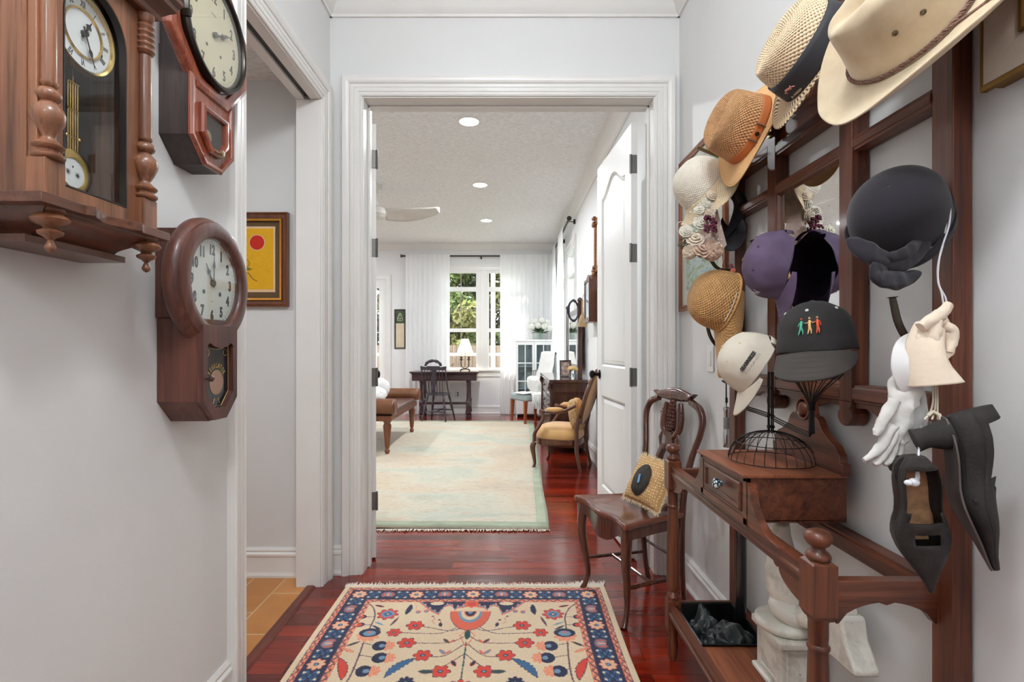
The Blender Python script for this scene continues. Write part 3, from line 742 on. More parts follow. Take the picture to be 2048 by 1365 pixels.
# turned columns on square blocks
def turned(mb, prof, y, z0, z1, out, n=20, M=None):
    mb.lathe([(r, z0+(z1-z0)*t) for r, t in prof], n, M=M or T(XL+out, y, 0))
VASE = [(.020, 0), (.024, .03), (.024, .06), (.018, .09), (.017, .12), (.023, .15), (.024, .18), (.019, .21), (.012, .26), (.011, .30), (.017, .38), (.024, .50), (.0255, .58), (.022, .66), (.013, .73), (.012, .75), (.018, .79), (.020, .84), (.016, .90), (.010, .93), (.014, .96), (.014, 1)]
for y in (.905, 1.146):
    MB().box(y-.021, y+.021, .118, .152, 1.46, 1.527, M=M_LW).obj('column_block', m_wal, cc, smooth=0, bevel=.0015)
    b = MB(); turned(b, VASE, y, 1.527, 1.663, .139)
    b.lathe([(.0115, 1.66), (.0125, 1.67), (.0125, 1.83), (.012, 1.845)], 16, M=T(XL+.139, y, 0))
    pr = [(.012, 1.845)]
    for k in range(5): pr += [(.015, 1.848+k*.013), (.019, 1.854+k*.013), (.015, 1.860+k*.013)]
    pr += [(.013, 1.915), (.018, 1.922), (.018, 1.936)]
    b.lathe(pr, 20, M=T(XL+.139, y, 0)); b.obj('column', m_wal, cc, smooth=50)
    b = MB(); b.lathe([(.001, 1.366), (.007, 1.370), (.009, 1.376), (.006, 1.383), (.004, 1.388), (.009, 1.393), (.018, 1.398), (.019, 1.403), (.010, 1.408), (.012, 1.412), (.026, 1.418), (.029, 1.424), (.024, 1.430), (.016, 1.434), (.022, 1.438), (.022, 1.444)], 24, M=T(XL+.139, y+.004, 0))
    b.obj('drop_finial', m_wal, cc, smooth=50)
# shelf with a scalloped front, bracket below
def scallop(x0, x1, d, n=40):
    out = []
    for i in range(n+1):
        t = i/n; u = abs(t-.5)*2; out.append((x0+(x1-x0)*t, d-(.018*(.5+.5*math.cos(PI*min(1, u/.42)))-.010*math.exp(-((u-.5)/.07)**2) if u < .7 else 0)))
    return out
b = MB(); P = [(.860, .0), (.860, .168)]+scallop(.9, 1.145, .168)+[(1.187, .168), (1.187, 0)]
k = len(P); b.add([(x, y, 1.443) for x, y in P]+[(x, y, 1.461) for x, y in P], [tuple(range(k)), tuple(range(2*k-1, k-1, -1))]+[(i, (i+1) % k, k+(i+1) % k, k+i) for i in range(k)], 0, M_LW)
b.obj('shelf', m_wald, cc, smooth=30, bevel=.001)
b = MB(); rings = []
for t in [i/10 for i in range(11)]:
    e = .5-.5*math.cos(PI*t); z = 1.443-.044*t; a0 = .885+.040*e; a1 = 1.162-.040*e; d = .150-.060*e
    rings.append([(a0, 0, z), (a0, d, z), (a1, d, z), (a1, 0, z)])
b.sweep(rings, M=M_LW); b.box(.905, 1.142, 0, .098, 1.386, 1.399, M=M_LW); b.obj('bracket', m_wald, cc, smooth=30)
# cornice, crest and urn finials
b = MB(); rings = []
for o_, z in ((.0, 1.935), (.006, 1.938), (.008, 1.948), (.020, 1.958), (.034, 1.966), (.036, 1.976), (.044, 1.984), (.044, 1.994)):
    rings.append([(.880-o_*.6, 0, z), (.880-o_*.6, .150+o_, z), (1.168+o_*.6, .150+o_, z), (1.168+o_*.6, 0, z)])
b.sweep(rings, M=M_LW); b.obj('cornice', m_wald, cc, smooth=20)
b = MB(); b.ext([(.875, 1.994)]+[(.875+.298*t, 2.01+.12*math.sin(PI*t)**1.5) for t in [i/16 for i in range(17)]]+[(1.173, 1.994)], .02, .05, M=M_LW); b.obj('crest', m_wald, cc, smooth=20, bevel=.003)
for y in (.883, 1.163):
    b = MB(); b.lathe([(.016, 1.994), (.018, 2.002), (.010, 2.010), (.016, 2.018), (.021, 2.030), (.018, 2.042), (.008, 2.050), (.010, 2.058), (.007, 2.070), (.001, 2.076)], 20, M=T(XL+.16, y, 0)); b.obj('urn_finial', m_wal, cc, smooth=50)

# ---- framed print in the side hall
pr_ = thing('framed_print', 'framed print of a red sun on yellow in the side hall', 'picture', (-1.30, 2.71, 1.4))
def picM(x, y, z): return axes((x, y, z), (1, 0, 0), (0, -1, 0), (0, 0, 1))
MP = picM(0, 2.71, 0)
px0, px1, pz0, pz1 = -1.62, -1.146, 1.412, 1.902
b = MB(); b.casing(px0+.042, px1-.042, pz0+.042, pz1-.042, [(0, .008), (0, .018), (.010, .022), (.014, .016), (.030, .020), (.036, .028), (.042, .026), (.042, 0)], MP, True)
b.obj('frame', wood('print_frame', (118, 66, 34), (78, 40, 24), 2, .3, .3), pr_, smooth=30)
b = MB(); b.casing(px0+.042, px1-.042, pz0+.042, pz1-.042, [(-.002, .010), (-.002, .021), (.008, .0235), (.011, .019), (.011, .010)], MP, True); b.obj('gilt_slip', metal('gilt', (200, 140, 60), .35), pr_, smooth=30)
MB().box(px0+.035, px1-.035, .004, .007, pz0+.035, pz1-.035, M=MP).obj('mat_board', plain('brown_mat', (98, 74, 48), .9), pr_, smooth=0)
MB().box(px0+.05, px1-.072, .007, .009, pz0+.076, pz1-.071, M=MP).obj('sheet', plain('print_paper', (226, 190, 150), .8), pr_, smooth=0)
mp = plain('print_yellow', (226, 170, 14), .8, var=.05, vscale=60)
MB().box(px0+.065, px1-.082, .009, .0095, pz0+.09, pz1-.082, M=MP).obj('print_field', mp, pr_, smooth=0)
b = MB(); 
def flat(mb, pts, h, M, m=0): mb.add([(x, h, z) for x, z in pts], [tuple(range(len(pts)))], m, M)
sc_ = (-1.312, 1.747)
flat(b, arc2(sc_[0], sc_[1], .042, 0, 360, 32)[:-1], .0099, MP, 0); flat(b, arc2(sc_[0], sc_[1], .038, 0, 360, 32)[:-1], .0103, MP, 1)
for p in ([(-1.392, 1.66), (-1.362, 1.655), (-1.352, 1.635), (-1.367, 1.615)], [(-1.377, 1.585), (-1.357, 1.587), (-1.337, 1.56), (-1.312, 1.545)]):
    b.tube([(x, .0102, z) for x, z in catmull([(a, c, 0) for a, c in p], 6) and [(q.x, q.y) for q in catmull([(a, c, 0) for a, c in p], 6)]], .0012, 6, 2, MP)
flat(b, [(-1.372, 1.607), (-1.357, 1.617), (-1.335, 1.608), (-1.357, 1.600)], .0102, MP, 3)
b.obj('print_drawing', [plain('print_paper', (226, 190, 150), .8), plain('print_red', (196, 34, 10), .8), m_ink, plain('print_leaf', (120, 116, 20), .8)], pr_, smooth=0, fix=False)
# ================================================================ RIGHT WALL: HALL STAND
m_oak = wood('oak_stand', (116, 62, 38), (58, 29, 20), 2, .42, .12, .9, 1.0, .25)
m_oakh = wood('oak_rail', (116, 62, 38), (58, 29, 20), 1, .42, .12, .9, 1.0, .25)
m_oakp = wood('oak_panel', (150, 86, 52), (98, 50, 32), 1, .48, .05, .6, .9, .2)
m_hook = metal('hook_iron', (84, 78, 68), .45)
XF, XB = .86, .899
hs = thing('hall_stand', 'tall dark oak hall stand with mirror, hooks, drawer and umbrella tray against the right wall', 'hall stand', (.75, 1.51, 0))
posts = [(1.002, 1.052), (1.966, 2.016)]
for y0, y1 in posts:
    MB().box(XF, XB, y0, y1, 0, 1.99).obj('post', m_oak, hs, smooth=0, bevel=.002)
# mullions with round pendants
for y0, y1 in ((1.291, 1.341), (1.662, 1.712)):
    b = MB().box(XF-.004, XB, y0, y1, 1.062, 2.10)
    c = (y0+y1)/2; out = [(c-.025, 1.062), (c-.025, 1.052), (c-.018, 1.044), (c-.026, 1.034)]+[(c+.028*math.cos(math.radians(a)), 1.028+.028*math.sin(math.radians(a))) for a in range(190, 351, 16)]+[(c+.026, 1.034), (c+.018, 1.044), (c+.025, 1.052), (c+.025, 1.062)]
    b.ext(out, XF-.006, XB, M=axes((0, 0, 0), (0, 1, 0), (1, 0, 0), (0, 0, 1)))
    b.obj('mullion', m_oak, hs, smooth=30, bevel=.002)
MX = axes((0, 0, 0), (0, 1, 0), (1, 0, 0), (0, 0, 1))     # outline (y, z) pushed along x
def rail(y0, y1, z0, z1, beads=True, name='rail'):
    prof = [(XF, z0), (XF, z0+.006), (XF-.004, z0+.009), (XF-.004, z1-.009), (XF, z1-.006), (XF, z1), (XB, z1), (XB, z0)] if beads else [(XF, z0), (XF, z1), (XB, z1), (XB, z0)]
    return MB().ext(prof, y0, y1).obj(name, m_oakh, hs, smooth=0, bevel=.0015)
for y0, y1 in ((1.052, 1.291), (1.341, 1.662), (1.712, 1.966)):
    rail(y0, y1, 1.690, 1.725); rail(y0, y1, 1.062, 1.106)
for y0, y1 in ((1.052, 1.291), (1.712, 1.966)): rail(y0, y1, 1.835, 1.872)
rail(1.052, 1.966, .675, .722)
# carved aprons beneath the lower rail
for y0, y1 in ((1.052, 1.291), (1.341, 1.662), (1.712, 1.966)):
    c = (y0+y1)/2; h = (y1-y0)/2
    pts = [(y0, 1.063), (y0, 1.048), (y0+h*.35, 1.050), (y0+h*.6, 1.040), (c-.028, 1.030), (c-.016, 1.034), (c-.012, 1.044), (c-.006, 1.034), (c, 1.030), (c+.006, 1.034), (c+.012, 1.044), (c+.016, 1.034), (c+.028, 1.030), (y1-h*.6, 1.040), (y1-h*.35, 1.050), (y1, 1.048), (y1, 1.063)]
    MB().ext(pts, XF+.004, XF+.022, M=MX).obj('apron', m_oakh, hs, smooth=30, bevel=.001)
# crest: side gables, central panel and its moulding
for a, b_ in (((1.052, 1.872), (1.291, 1.93)), ((1.966, 1.872), (1.712, 1.93))):
    y = [a[0]+(b_[0]-a[0])*t for t in [i/10 for i in range(11)]]
    pts = [(a[0], 1.872)]+[(yy, 1.878+.060*((i/10)**1.8)) for i, yy in enumerate(y)]+[(b_[0], 1.872)]
    MB().ext(pts, XF+.004, XB, M=MX).obj('side_crest', m_oakh, hs, smooth=30, bevel=.002)
MB().ext([(1.341, 1.852), (1.662, 1.852), (1.662, 2.10), (1.60, 2.14), (1.5015, 2.165), (1.40, 2.14), (1.341, 2.10)], XF+.012, XB-.005, M=MX).obj('crest_panel', m_oakp, hs, smooth=0)
rail(1.341, 1.662, 1.815, 1.855)
b = MB(); P = [(1.34, 2.10), (1.40, 2.145), (1.5015, 2.17), (1.60, 2.145), (1.663, 2.10)]
b.tube([(XF+.004, y, z) for y, z in catmull([(p[0], p[1], 0) for p in P], 5) and [(q.x, q.y) for q in catmull([(p[0], p[1], 0) for p in P], 5)]], .012, 8); b.obj('crest_moulding', m_oakh, hs)
# mirror
mm_ = Mat('mirror_silver', .015, 1.0); mm_.color((.86, .88, .89, 1))
mi = MB().box(XF+.012, XB-.006, 1.341, 1.662, 1.106, 1.690).obj('mirror', mm_.m, hs, smooth=0)
MB().casing(1.347, 1.656, 1.112, 1.684, [(0, 0), (0, .001), (.006, .009), (.006, 0)], axes((XF+.012, 0, 0), (0, 1, 0), (-1, 0, 0), (0, 0, 1)), True).obj('mirror_bevel', m_oak, mi, smooth=0)
# front posts, rails and platform
def front_post(yc):
    b = MB(); x = .632; M = T(x, yc, 0)
    b.lathe([(.012, 0), (.017, .02), (.019, .06), (.016, .09), (.020, .11), (.020, .124)], 20, M=M)
    b.box(x-.024, x+.024, yc-.024, yc+.024, .124, .232)
    b.lathe([(.022, .232), (.024, .245), (.020, .252), (.014, .262), (.021, .275), (.0235, .30), (.024, .36), (.022, .46), (.019, .575), (.018, .582), (.0215, .587), (.0215, .592), (.018, .597), (.019, .61), (.019, .64), (.022, .652)], 24, M=M)
    b.box(x-.025, x+.025, yc-.0255, yc+.0255, .66, .762)
    b.sweep([[(x-.019, yc-.019, .648), (x+.019, yc-.019, .648), (x+.019, yc+.019, .648), (x-.019, yc+.019, .648), (x-.019, yc-.019, .648)], [(x-.025, yc-.0255, .661), (x+.025, yc-.0255, .661), (x+.025, yc+.0255, .661), (x-.025, yc+.0255, .661), (x-.025, yc-.0255, .661)]], caps=False)
    b.sweep([[(x-.025, yc-.0255, .761), (x+.025, yc-.0255, .761), (x+.025, yc+.0255, .761), (x-.025, yc+.0255, .761), (x-.025, yc-.0255, .761)], [(x-.017, yc-.017, .768), (x+.017, yc-.017, .768), (x+.017, yc+.017, .768), (x-.017, yc+.017, .768), (x-.017, yc-.017, .768)]], caps=False)
    p = b.obj('front_post', m_oak, hs, smooth=35)
    b = MB(); b.lathe([(.018, .765), (.0235, .771), (.0235, .777), (.019, .783), (.013, .787), (.0125, .793), (.020, .798), (.0265, .808), (.0265, .815), (.022, .823), (.012, .828), (.002, .8295)], 24, M=M); b.obj('finial', m_oak, p, smooth=60)
front_post(1.056); front_post(1.99)
def xprof(x0, x1, z0, z1): return [(x0, z0), (x0, z0+.008), (x0-.003, z0+.012), (x0-.003, z0+.020), (x0+.001, z0+.024), (x0+.001, z1-.008), (x0-.002, z1-.004), (x0-.002, z1), (x1, z1), (x1, z0)]
MB().ext(xprof(.619, .645, .702, .746), 1.081, 1.965).obj('front_rail', m_oakh, hs, smooth=25)
for yc in (1.037, 1.995):
    b = MB().box(.657, XF, yc-.004 if yc < 1.5 else yc-.012, yc+.022 if yc < 1.5 else yc+.014, .690, .732)
    yy0, yy1 = (yc+.0, yc+.018) if yc < 1.5 else (yc-.008, yc+.010)
    L = XF-.657; pts = [(.657, .692)]+[(.657, .645)]
    for i in range(13):
        t = i/12; pts.append((.662+(L-.01)*t, .645+.043*math.sin(PI*t)**.55 - (.006 if abs(t-.5) < .05 else 0)))
    pts += [(XF, .645), (XF, .692)]
    b.ext(pts, yy0, yy1); b.obj('side_rail', wood('oak_side', (116, 62, 38), (58, 29, 20), 0, .34, .25, .9), hs, smooth=25, bevel=.001)
# curved brackets under the front rail, by the posts
for ya, sg in ((1.0815, 1), (1.9645, -1)):
    pts = [(ya, .703), (ya, .655)]+[(ya+sg*(.002+.11*math.sin(math.radians(a))), .655+.040*(1-math.cos(math.radians(a)))) for a in range(0, 91, 10)]+[(ya+sg*.12, .690), (ya+sg*.13, .693), (ya+sg*.14, .703)]
    MB().ext(pts, .622, .640, M=MX).obj('bracket', m_oakh, hs, smooth=30, bevel=.001)
# platform
ZP = .21
MB().box(.636, XB, 1.245, 1.711, .18, ZP).obj('platform', m_oakp, hs, smooth=0, bevel=.002)
MB().ext(xprof(.612, .638, .170, .216), 1.081, 1.965).obj('platform_front_rail', m_oakh, hs, smooth=25)
MB().box(.636, XF, 1.995, 2.012, .17, .216).obj('platform_side_rail', m_oakh, hs, smooth=0); MB().box(.656, XF, 1.03, 1.05, .17, .216).obj('platform_side_rail', m_oakh, hs, smooth=0)
MB().box(XF+.002, XB, 1.052, 1.966, .165, .216).obj('platform_back_rail', m_oakh, hs, smooth=0)
m_tin = plain('black_tin', (26, 25, 24), .4, .3, 0, .2, 30)
for y0, y1 in ((1.711, 1.993), (1.052, 1.245)):
    b = MB(); rr = []
    for (e, z) in ((-.004, ZP+.006), (0, ZP+.008), (.004, ZP+.004), (.010, .135), (.012, .130)):
        rr.append([(.640+e, y0+e, z), (XF-.002-e, y0+e, z), (XF-.002-e, y1-e, z), (.640+e, y1-e, z), (.640+e, y0+e, z)])
    b.sweep(rr, caps=False); r_ = rr[-1][:4]; b.add(r_, [(0, 1, 2, 3)])
    b.obj('drip_tray', m_tin, hs, smooth=0, fix=False, solid=.0015)
# drawer box
ZB0, ZB1 = .757, .868
YB0, YB1 = 1.315, 1.625
b = MB().box(.604, .616, YB0, YB0+.018, ZB0-.015, ZB1).box(.604, .616, YB1-.018, YB1, ZB0-.015, ZB1).box(.604, .616, YB0, YB1, ZB0-.012, ZB0+.006).box(.604, .616, YB0, YB1, ZB1-.012, ZB1)
b.box(.616, XF, YB0, YB0+.014, ZB0, ZB1).box(.616, XF, YB1-.014, YB1, ZB0, ZB1).box(.616, XF, YB0, YB1, ZB0-.004, ZB0+.004)
bx_ = b.obj('drawer_case', m_oakh, hs, smooth=0, bevel=.001)
MB().box(.594, XF, YB0-.008, YB1+.008, ZB1, ZB1+.009).obj('drawer_case_top', m_oakp, hs, smooth=0, bevel=.002)
b = MB().box(.606, .76, YB0+.019, YB1-.019, ZB0+.007, ZB1-.013)
b.casing(YB0+.045, YB1-.045, ZB0+.030, ZB1-.034, [(0, 0), (.002, .005), (.009, .006), (.014, .003), (.014, 0)], axes((.606, 0, 0), (0, 1, 0), (-1, 0, 0), (0, 0, 1)), True)
dw = b.obj('drawer', m_oakh, hs, smooth=25)
mk = Mat('marbled_glass', .12, 0, .5); mk.color(mk.ramp(mk.noise(mk.coord(), 120, 3, .6, 1), [(.42, lin((26, 32, 60))), (.5, lin((70, 120, 130))), (.56, lin((225, 225, 215)))], 'CONSTANT'))
MB().lathe([(.007, 0), (.007, .006), (.012, .009), (.015, .015), (.014, .021), (.008, .026), (.001, .027)], 20, M=axes((.600, 1.455, .817), (0, -1, 0), (0, 0, 1), (-1, 0, 0))).obj('drawer_knob', mk.m, dw, smooth=80)
# scrolled brackets at both ends of the drawer front, standing on the rail
for ya, sg in ((YB0, -1), (YB1, 1)):
    pts = [(ya, .746), (ya, .855)]+[(ya+sg*(.012+.118*t), .746+.006+.095*(1-math.sin(math.acos(max(0, 1-t))))) for t in [i/14 for i in range(15)]]+[(ya+sg*.146, .752), (ya+sg*.150, .746)]
    MB().ext(pts, .606, .628, M=MX).obj('scroll_bracket', m_oakh, hs, smooth=40, bevel=.001)
# carved back crest rising behind the box with a bulls-eye roundel
cy = 1.47
half = [(0, .875), (.17, .875), (.172, .905), (.160, .905), (.158, .925), (.140, .945), (.115, .955), (.085, .975), (.070, 1.0), (.058, 1.01), (.042, 1.012)]
pts = [(cy-y, z) for y, z in half[1:]]+[(cy+.036*math.cos(math.radians(a)), 1.025+.036*math.sin(math.radians(a))) for a in range(160, 19, -14)]+[(cy+y, z) for y, z in reversed(half[1:])]
b = MB().ext(pts, XF-.022, XF, M=MX)
cr = b.obj('back_crest', m_oakh, hs, smooth=30, bevel=.0015)
q = MB(); q.lathe([(.032, 0), (.032, .006), (.027, .007), (.024, .002), (.020, .002), (.018, .007), (.010, .012), (.001, .013)], 28, M=axes((XF-.020, cy, 1.026), (0, -1, 0), (0, 0, 1), (-1, 0, 0))); q.obj('roundel', m_oak, cr, smooth=50)
# hooks
def small_hook(y, z, x=None, tipz=.10, tipx=.096):
    x = x or XF
    b = MB(); b.lathe([(.012, 0), (.012, .003), (.007, .006), (.005, .007)], 14, M=axes((x, y, z), (0, -1, 0), (0, 0, 1), (-1, 0, 0)))
    P = catmull([(x, y, z), (x-.31*tipx, y, z-.04*tipz), (x-.65*tipx, y, z+.10*tipz), (x-.885*tipx, y, z+.45*tipz), (x-tipx, y, z+.88*tipz), (x-tipx-.002, y, z+tipz)], 5)
    n = len(P); b.tube(P, [.0045+.0025*abs(math.sin(i/n*3)) if i < n-2 else (.008 if i == n-2 else .011) for i in range(n)], 10)
    b.obj('hook', m_hook, hs, smooth=60)
for z in (1.20, 1.50):
    for y in (1.027, 1.991): small_hook(y, z, None, .10 if z < 1.4 or y > 1.5 else .045, .096 if z < 1.4 or y > 1.5 else .06)
small_hook(1.687, 1.50, XF-.004, .05, .06)
mbh = metal('antique_brass', (142, 122, 88), .42)
def big_hook(y, z):
    """wide strap hat hook: two open loops one over the other"""
    b = MB(); b.box(XF-.010, XF-.004, y-.012, y+.012, z-.05, z+.05)
    for pts in ([(XF-.008, y, z+.02), (XF-.05, y, z+.035), (XF-.10, y, z+.055), (XF-.135, y, z+.07)], [(XF-.008, y, z-.035), (XF-.04, y, z-.052), (XF-.075, y, z-.045), (XF-.088, y, z-.015), (XF-.07, y, z+.012), (XF-.035, y, z+.012)]):
        P = catmull(pts, 6); b.tube(P, .0042, 8, flat=3.0, up=(0, 0, 1) if False else None)
    b.obj('hat_hook', mbh, hs, smooth=50)
for y in (1.316, 1.687): big_hook(y, 1.935)
for y in (1.027, 1.991): big_hook(y, 1.90)

# ---- leaning frame edge at the right of the picture
fp = thing('framed_picture', 'large picture frame with gilt edges hanging nearest the viewer beside the hall stand', 'picture', (XR, .66, 1.7))
MRW = axes((XR, 0, 0), (0, 1, 0), (-1, 0, 0), (0, 0, 1))
y0, y1, z0, z1 = .36, .952, 1.668, 2.36
m_gilt = metal('old_gilt', (150, 116, 68), .5)
m_liner = plain('linen_liner', (176, 160, 146), .85, bump=.3, bscale=300)
b = MB(); b.casing(y0+.075, y1-.075, z0+.075, z1-.075, [(.004, .020), (.004, .030), (.030, .040), (.066, .040), (.0661, .030)], MRW, True); b.obj('liner', m_liner, fp, smooth=25)
b = MB(); b.casing(y0+.075, y1-.075, z0+.075, z1-.075, [(.066, .012), (.066, .041), (.069, .042), (.075, .038), (.075, .026), (.069, .022), (.069, 0), (.060, 0)], MRW, True)
b.casing(y0+.075, y1-.075, z0+.075, z1-.075, [(0, .014), (0, .036), (.005, .037), (.005, .014)], MRW, True); b.obj('frame', m_gilt, fp, smooth=25)
MB().box(y0+.07, y1-.07, .012, .022, z0+.07, z1-.07, M=MRW).obj('canvas', plain('pink_canvas', (206, 176, 158), .8, var=.15, vscale=7), fp, smooth=0)
# ---- watercolour between doorway and stand
wc = thing('framed_watercolour', 'brown framed green watercolour behind the straw hats', 'picture', (XR, 2.41, 1.4))
y0, y1, z0, z1 = 2.125, 2.70, 1.385, 2.155
MB().casing(y0+.028, y1-.028, z0+.028, z1-.028, [(0, .008), (0, .016), (.006, .018), (.012, .014), (.022, .020), (.028, .018), (.028, 0)], MRW, True).obj('frame', wood('brown_frame', (150, 92, 58), (104, 60, 38), 2, .35, .2), wc, smooth=25)
MB().box(y0+.02, y1-.02, .003, .008, z0+.02, z1-.02, M=MRW).obj('mat_board', plain('cream_mat', (228, 222, 206), .9), wc, smooth=0)
mw = Mat('watercolour', .8); mw.color(mw.ramp(mw.noise(mw.coord('Object', (1, 4, 9)), 1.6, 6, .65, .8), [(.3, lin((92, 130, 92))), (.42, lin((150, 172, 110))), (.52, lin((196, 214, 212))), (.62, lin((110, 158, 160))), (.72, lin((208, 196, 140)))]))
MB().box(y0+.09, y1-.09, .008, .0085, z0+.10, z1-.10, M=MRW).obj('painting', mw.m, wc, smooth=0)
MB().box(y0+.03, y1-.03, .0095, .0105, z0+.03, z1-.03, M=MRW).obj('pane', m_glassc, wc, smooth=0)
# ---- light switch
ls = thing('light_switch', 'white rocker light switch on the wall below the watercolour', 'light switch', (XR, 2.31, 1.15))
MB().box(2.275, 2.35, 0, .006, 1.09, 1.21, M=MRW).obj('plate', m_white, ls, smooth=0, bevel=.003)
MB().box(2.296, 2.329, .004, .010, 1.117, 1.183, M=MRW).obj('rocker', m_white, ls, smooth=0, bevel=.002)
# ================================================================ HATS ON THE STAND
def prof_at(P, t):
    k = len(P)-1; x = t*k; i = min(int(x), k-1); f = x-i
    p0 = P[max(0, i-1)]; p1 = P[i]; p2 = P[i+1]; p3 = P[min(k, i+2)]
    return tuple(.5*((2*b)+(c-a)*f+(2*a-5*b+4*c-d)*f*f+(3*b-a-3*c+d)*f**3) for a, b, c, d in zip(p0, p1, p2, p3))
def shell(P, nu=56, nv=24, sx=.9, sy=1.0, mod=None, v0=0, v1=1):
    """surface of revolution-like shell: P = (r, z) list; mod(a, r, z, t) -> (r, z)"""
    def fn(u, v):
        t = v0+(v1-v0)*v; r, z = prof_at(P, t); r = max(r, 0.0); a = 2*PI*u
        if mod: r, z = mod(a, r, z, t)
        return (r*sx*math.cos(a), r*sy*math.sin(a), z)     # a = 90 deg is the front (+y)
    return MB().grid(fn, nu, nv, True)
def band(P, M=None, **k): return shell(P, **k)
# 1 white cloche ---------------------------------------------------------
m_wst = weave('white_straw', (232, 226, 212), (186, 172, 148), 44, 26, .7, .5, edge=.5)
m_wst2 = weave('white_straw_brim', (226, 206, 172), (176, 150, 112), 60, 10, .7, .6, edge=.5)
o = W(1412, 378, 1.90); up = aim(o, (-.74, .66), 7)
h = thing('straw_cloche_hat', 'white woven straw cloche hat with flared brim, hung lowest-left beside the doorway', 'hat', frame(o, up, aim(o, (-.66, -.74), 0)))
shell([(.0005, .122), (.03, .119), (.062, .103), (.084, .075), (.095, .04), (.099, .0)], sx=.95).obj('crown', m_wst, h, local=True, smooth=180, solid=.002)
def m1(a, r, z, t): return r, z-.018*math.cos(2*a)*t+.003*math.sin(5*a)*t
shell([(.099, .002), (.112, -.018), (.130, -.036), (.148, -.046)], sx=.95, nv=10, mod=m1).obj('brim', m_wst2, h, local=True, smooth=180, solid=.002)
# 2 crocheted fedora -----------------------------------------------------
m_cro = weave('tan_crochet', (216, 166, 116), (128, 82, 50), 62, 26, .85, 1.0, edge=.52)
m_raf = weave('raffia_brim', (222, 176, 120), (194, 140, 88), 90, 30, .6, .25, edge=.4)
m_lth = plain('tan_suede', (186, 108, 56), .8, bump=.4, bscale=400)
m_gry = plain('grey_leather', (92, 84, 80), .6)
o = W(1500, 262, 1.66); up = aim(o, (-.93, .37), 22)
h = thing('crocheted_fedora', 'tan crocheted fedora with suede band, second from the doorway on the stand', 'hat', frame(o, up, aim(o, (-.37, -.93), 0)))
def m2(a, r, z, t):
    if t < .62:
        c = math.sin(a)  # crease along front-back with pinched front
        x = r*math.cos(a); z2 = z-.032*math.exp(-(x/.03)**2)*(1-(t/.62)**2)
        r = r*(1-.10*math.exp(-((a-PI/2)/.5)**2)*(1-t))
        return r, z2
    return r, z
shell([(.0005, .118), (.035, .120), (.066, .122), (.086, .112), (.093, .095), (.099, .06), (.105, .0)], mod=m2, sx=.88, nv=30).obj('crown', m_cro, h, local=True, smooth=180, solid=.003)
def m2b(a, r, z, t): return r, z+t*t*(.020*math.cos(2*a)+.004*math.sin(a))
shell([(.104, 0), (.125, -.003), (.150, -.006), (.172, -.004)], mod=m2b, sx=.93, nv=12).obj('brim', m_raf, h, local=True, smooth=180, solid=.002)
q = MB(); P = [((.173*.93)*math.cos(a), .173*math.sin(a), m2b(a, .172, -.004, 1)[1]) for a in [2*PI*i/64 for i in range(64)]]; q.tube(P, .0022, 8, closed=True); q.obj('brim_binding', m_raf, h, local=True, smooth=180)
b_ = shell([(.1065, .001), (.1055, .014), (.104, .027)], sx=.885, nv=4).obj('hat_band', m_lth, h, local=True, smooth=180, solid=.003)
q = MB()
def on_band(a, z, dr=.003): return Vector(((.106+dr)*.885*math.cos(a), (.106+dr)*math.sin(a), z))
uv_ = -up; side = math.atan2(*reversed([0, 0])) if False else None
Mh = WM[h.name]; toview = (Mh.inverted() @ Vector((0, 0, EYE))).normalized(); va = math.atan2(toview.y, toview.x)
for da in (-.20, .24):
    q.tube([on_band(va+da, z) for z in (-.002, .01, .02, .030)], .006, 8, flat=.3)
q.obj('strap_loop', m_gry, b_, local=True, smooth=60)
q = MB(); c = on_band(va+.0, .014); d = Vector((c.x, c.y, 0)).normalized(); q.lathe([(.0065, 0), (.0065, .002), (.004, .003), (.001, .003)], 14, M=frame(c, d, (0, 0, 1))); q.obj('stud', metal('dark_stud', (60, 54, 48), .4), b_, local=True)
# 3 mesh panama ----------------------------------------------------------
m_mesh = weave('open_straw_mesh', (230, 204, 168), (140, 110, 82), 46, 22, .7, .9, holes=.09, edge=.36)
mz = Mat('zigzag_straw', .7); tc = mz.node('ShaderNodeTexCoord'); sp = mz.node('ShaderNodeSeparateXYZ'); mz.link(tc.outputs['UV'], sp.inputs[0])
zz = mz.math('PINGPONG', mz.math('MULTIPLY', sp.outputs[1], 6.0), 1.0)
ph = mz.math('FRACT', mz.math('ADD', mz.math('MULTIPLY', sp.outputs[0], 64.0), mz.math('MULTIPLY', zz, .9)))
mz.color(mz.ramp(ph, [(.0, lin((66, 52, 44))), (.40, lin((88, 70, 56))), (.50, lin((226, 198, 158))), (.95, lin((214, 184, 146)))])); mz.bump(ph, .3, .002); m_zig = mz.m
m_bnd = plain('black_grosgrain', (40, 40, 46), .7, bump=.2, bscale=500)
o = W(1634, 112, 1.34); up = aim(o, (-.90, .44), 15)
h = thing('mesh_panama_hat', 'open mesh straw hat with wide black band and zigzag brim above the stand mirror', 'hat', frame(o, up, aim(o, (-.44, -.90), 0)))
def m3(a, r, z, t):
    x = r*math.cos(a); k = max(0, 1-(t/.5)**2)
    return r*(1-.06*math.exp(-((a-PI/2)/.5)**2)*k), z-.03*math.exp(-(x/.03)**2)*k
shell([(.0005, .118), (.035, .122), (.070, .122), (.092, .112), (.101, .09), (.108, .05), (.114, .0)], mod=m3, sx=.87, nv=30).obj('crown', m_mesh, h, local=True, smooth=180)
def m3b(a, r, z, t): return r, z+t*t*(.014*math.cos(2*a))+.010*t*math.exp(-((a-1.5*PI)/.6)**2)
shell([(.112, 0), (.135, -.003), (.160, -.005), (.186, 0)], mod=m3b, sx=.90, nv=12).obj('brim', m_zig, h, local=True, smooth=180, solid=.0025)
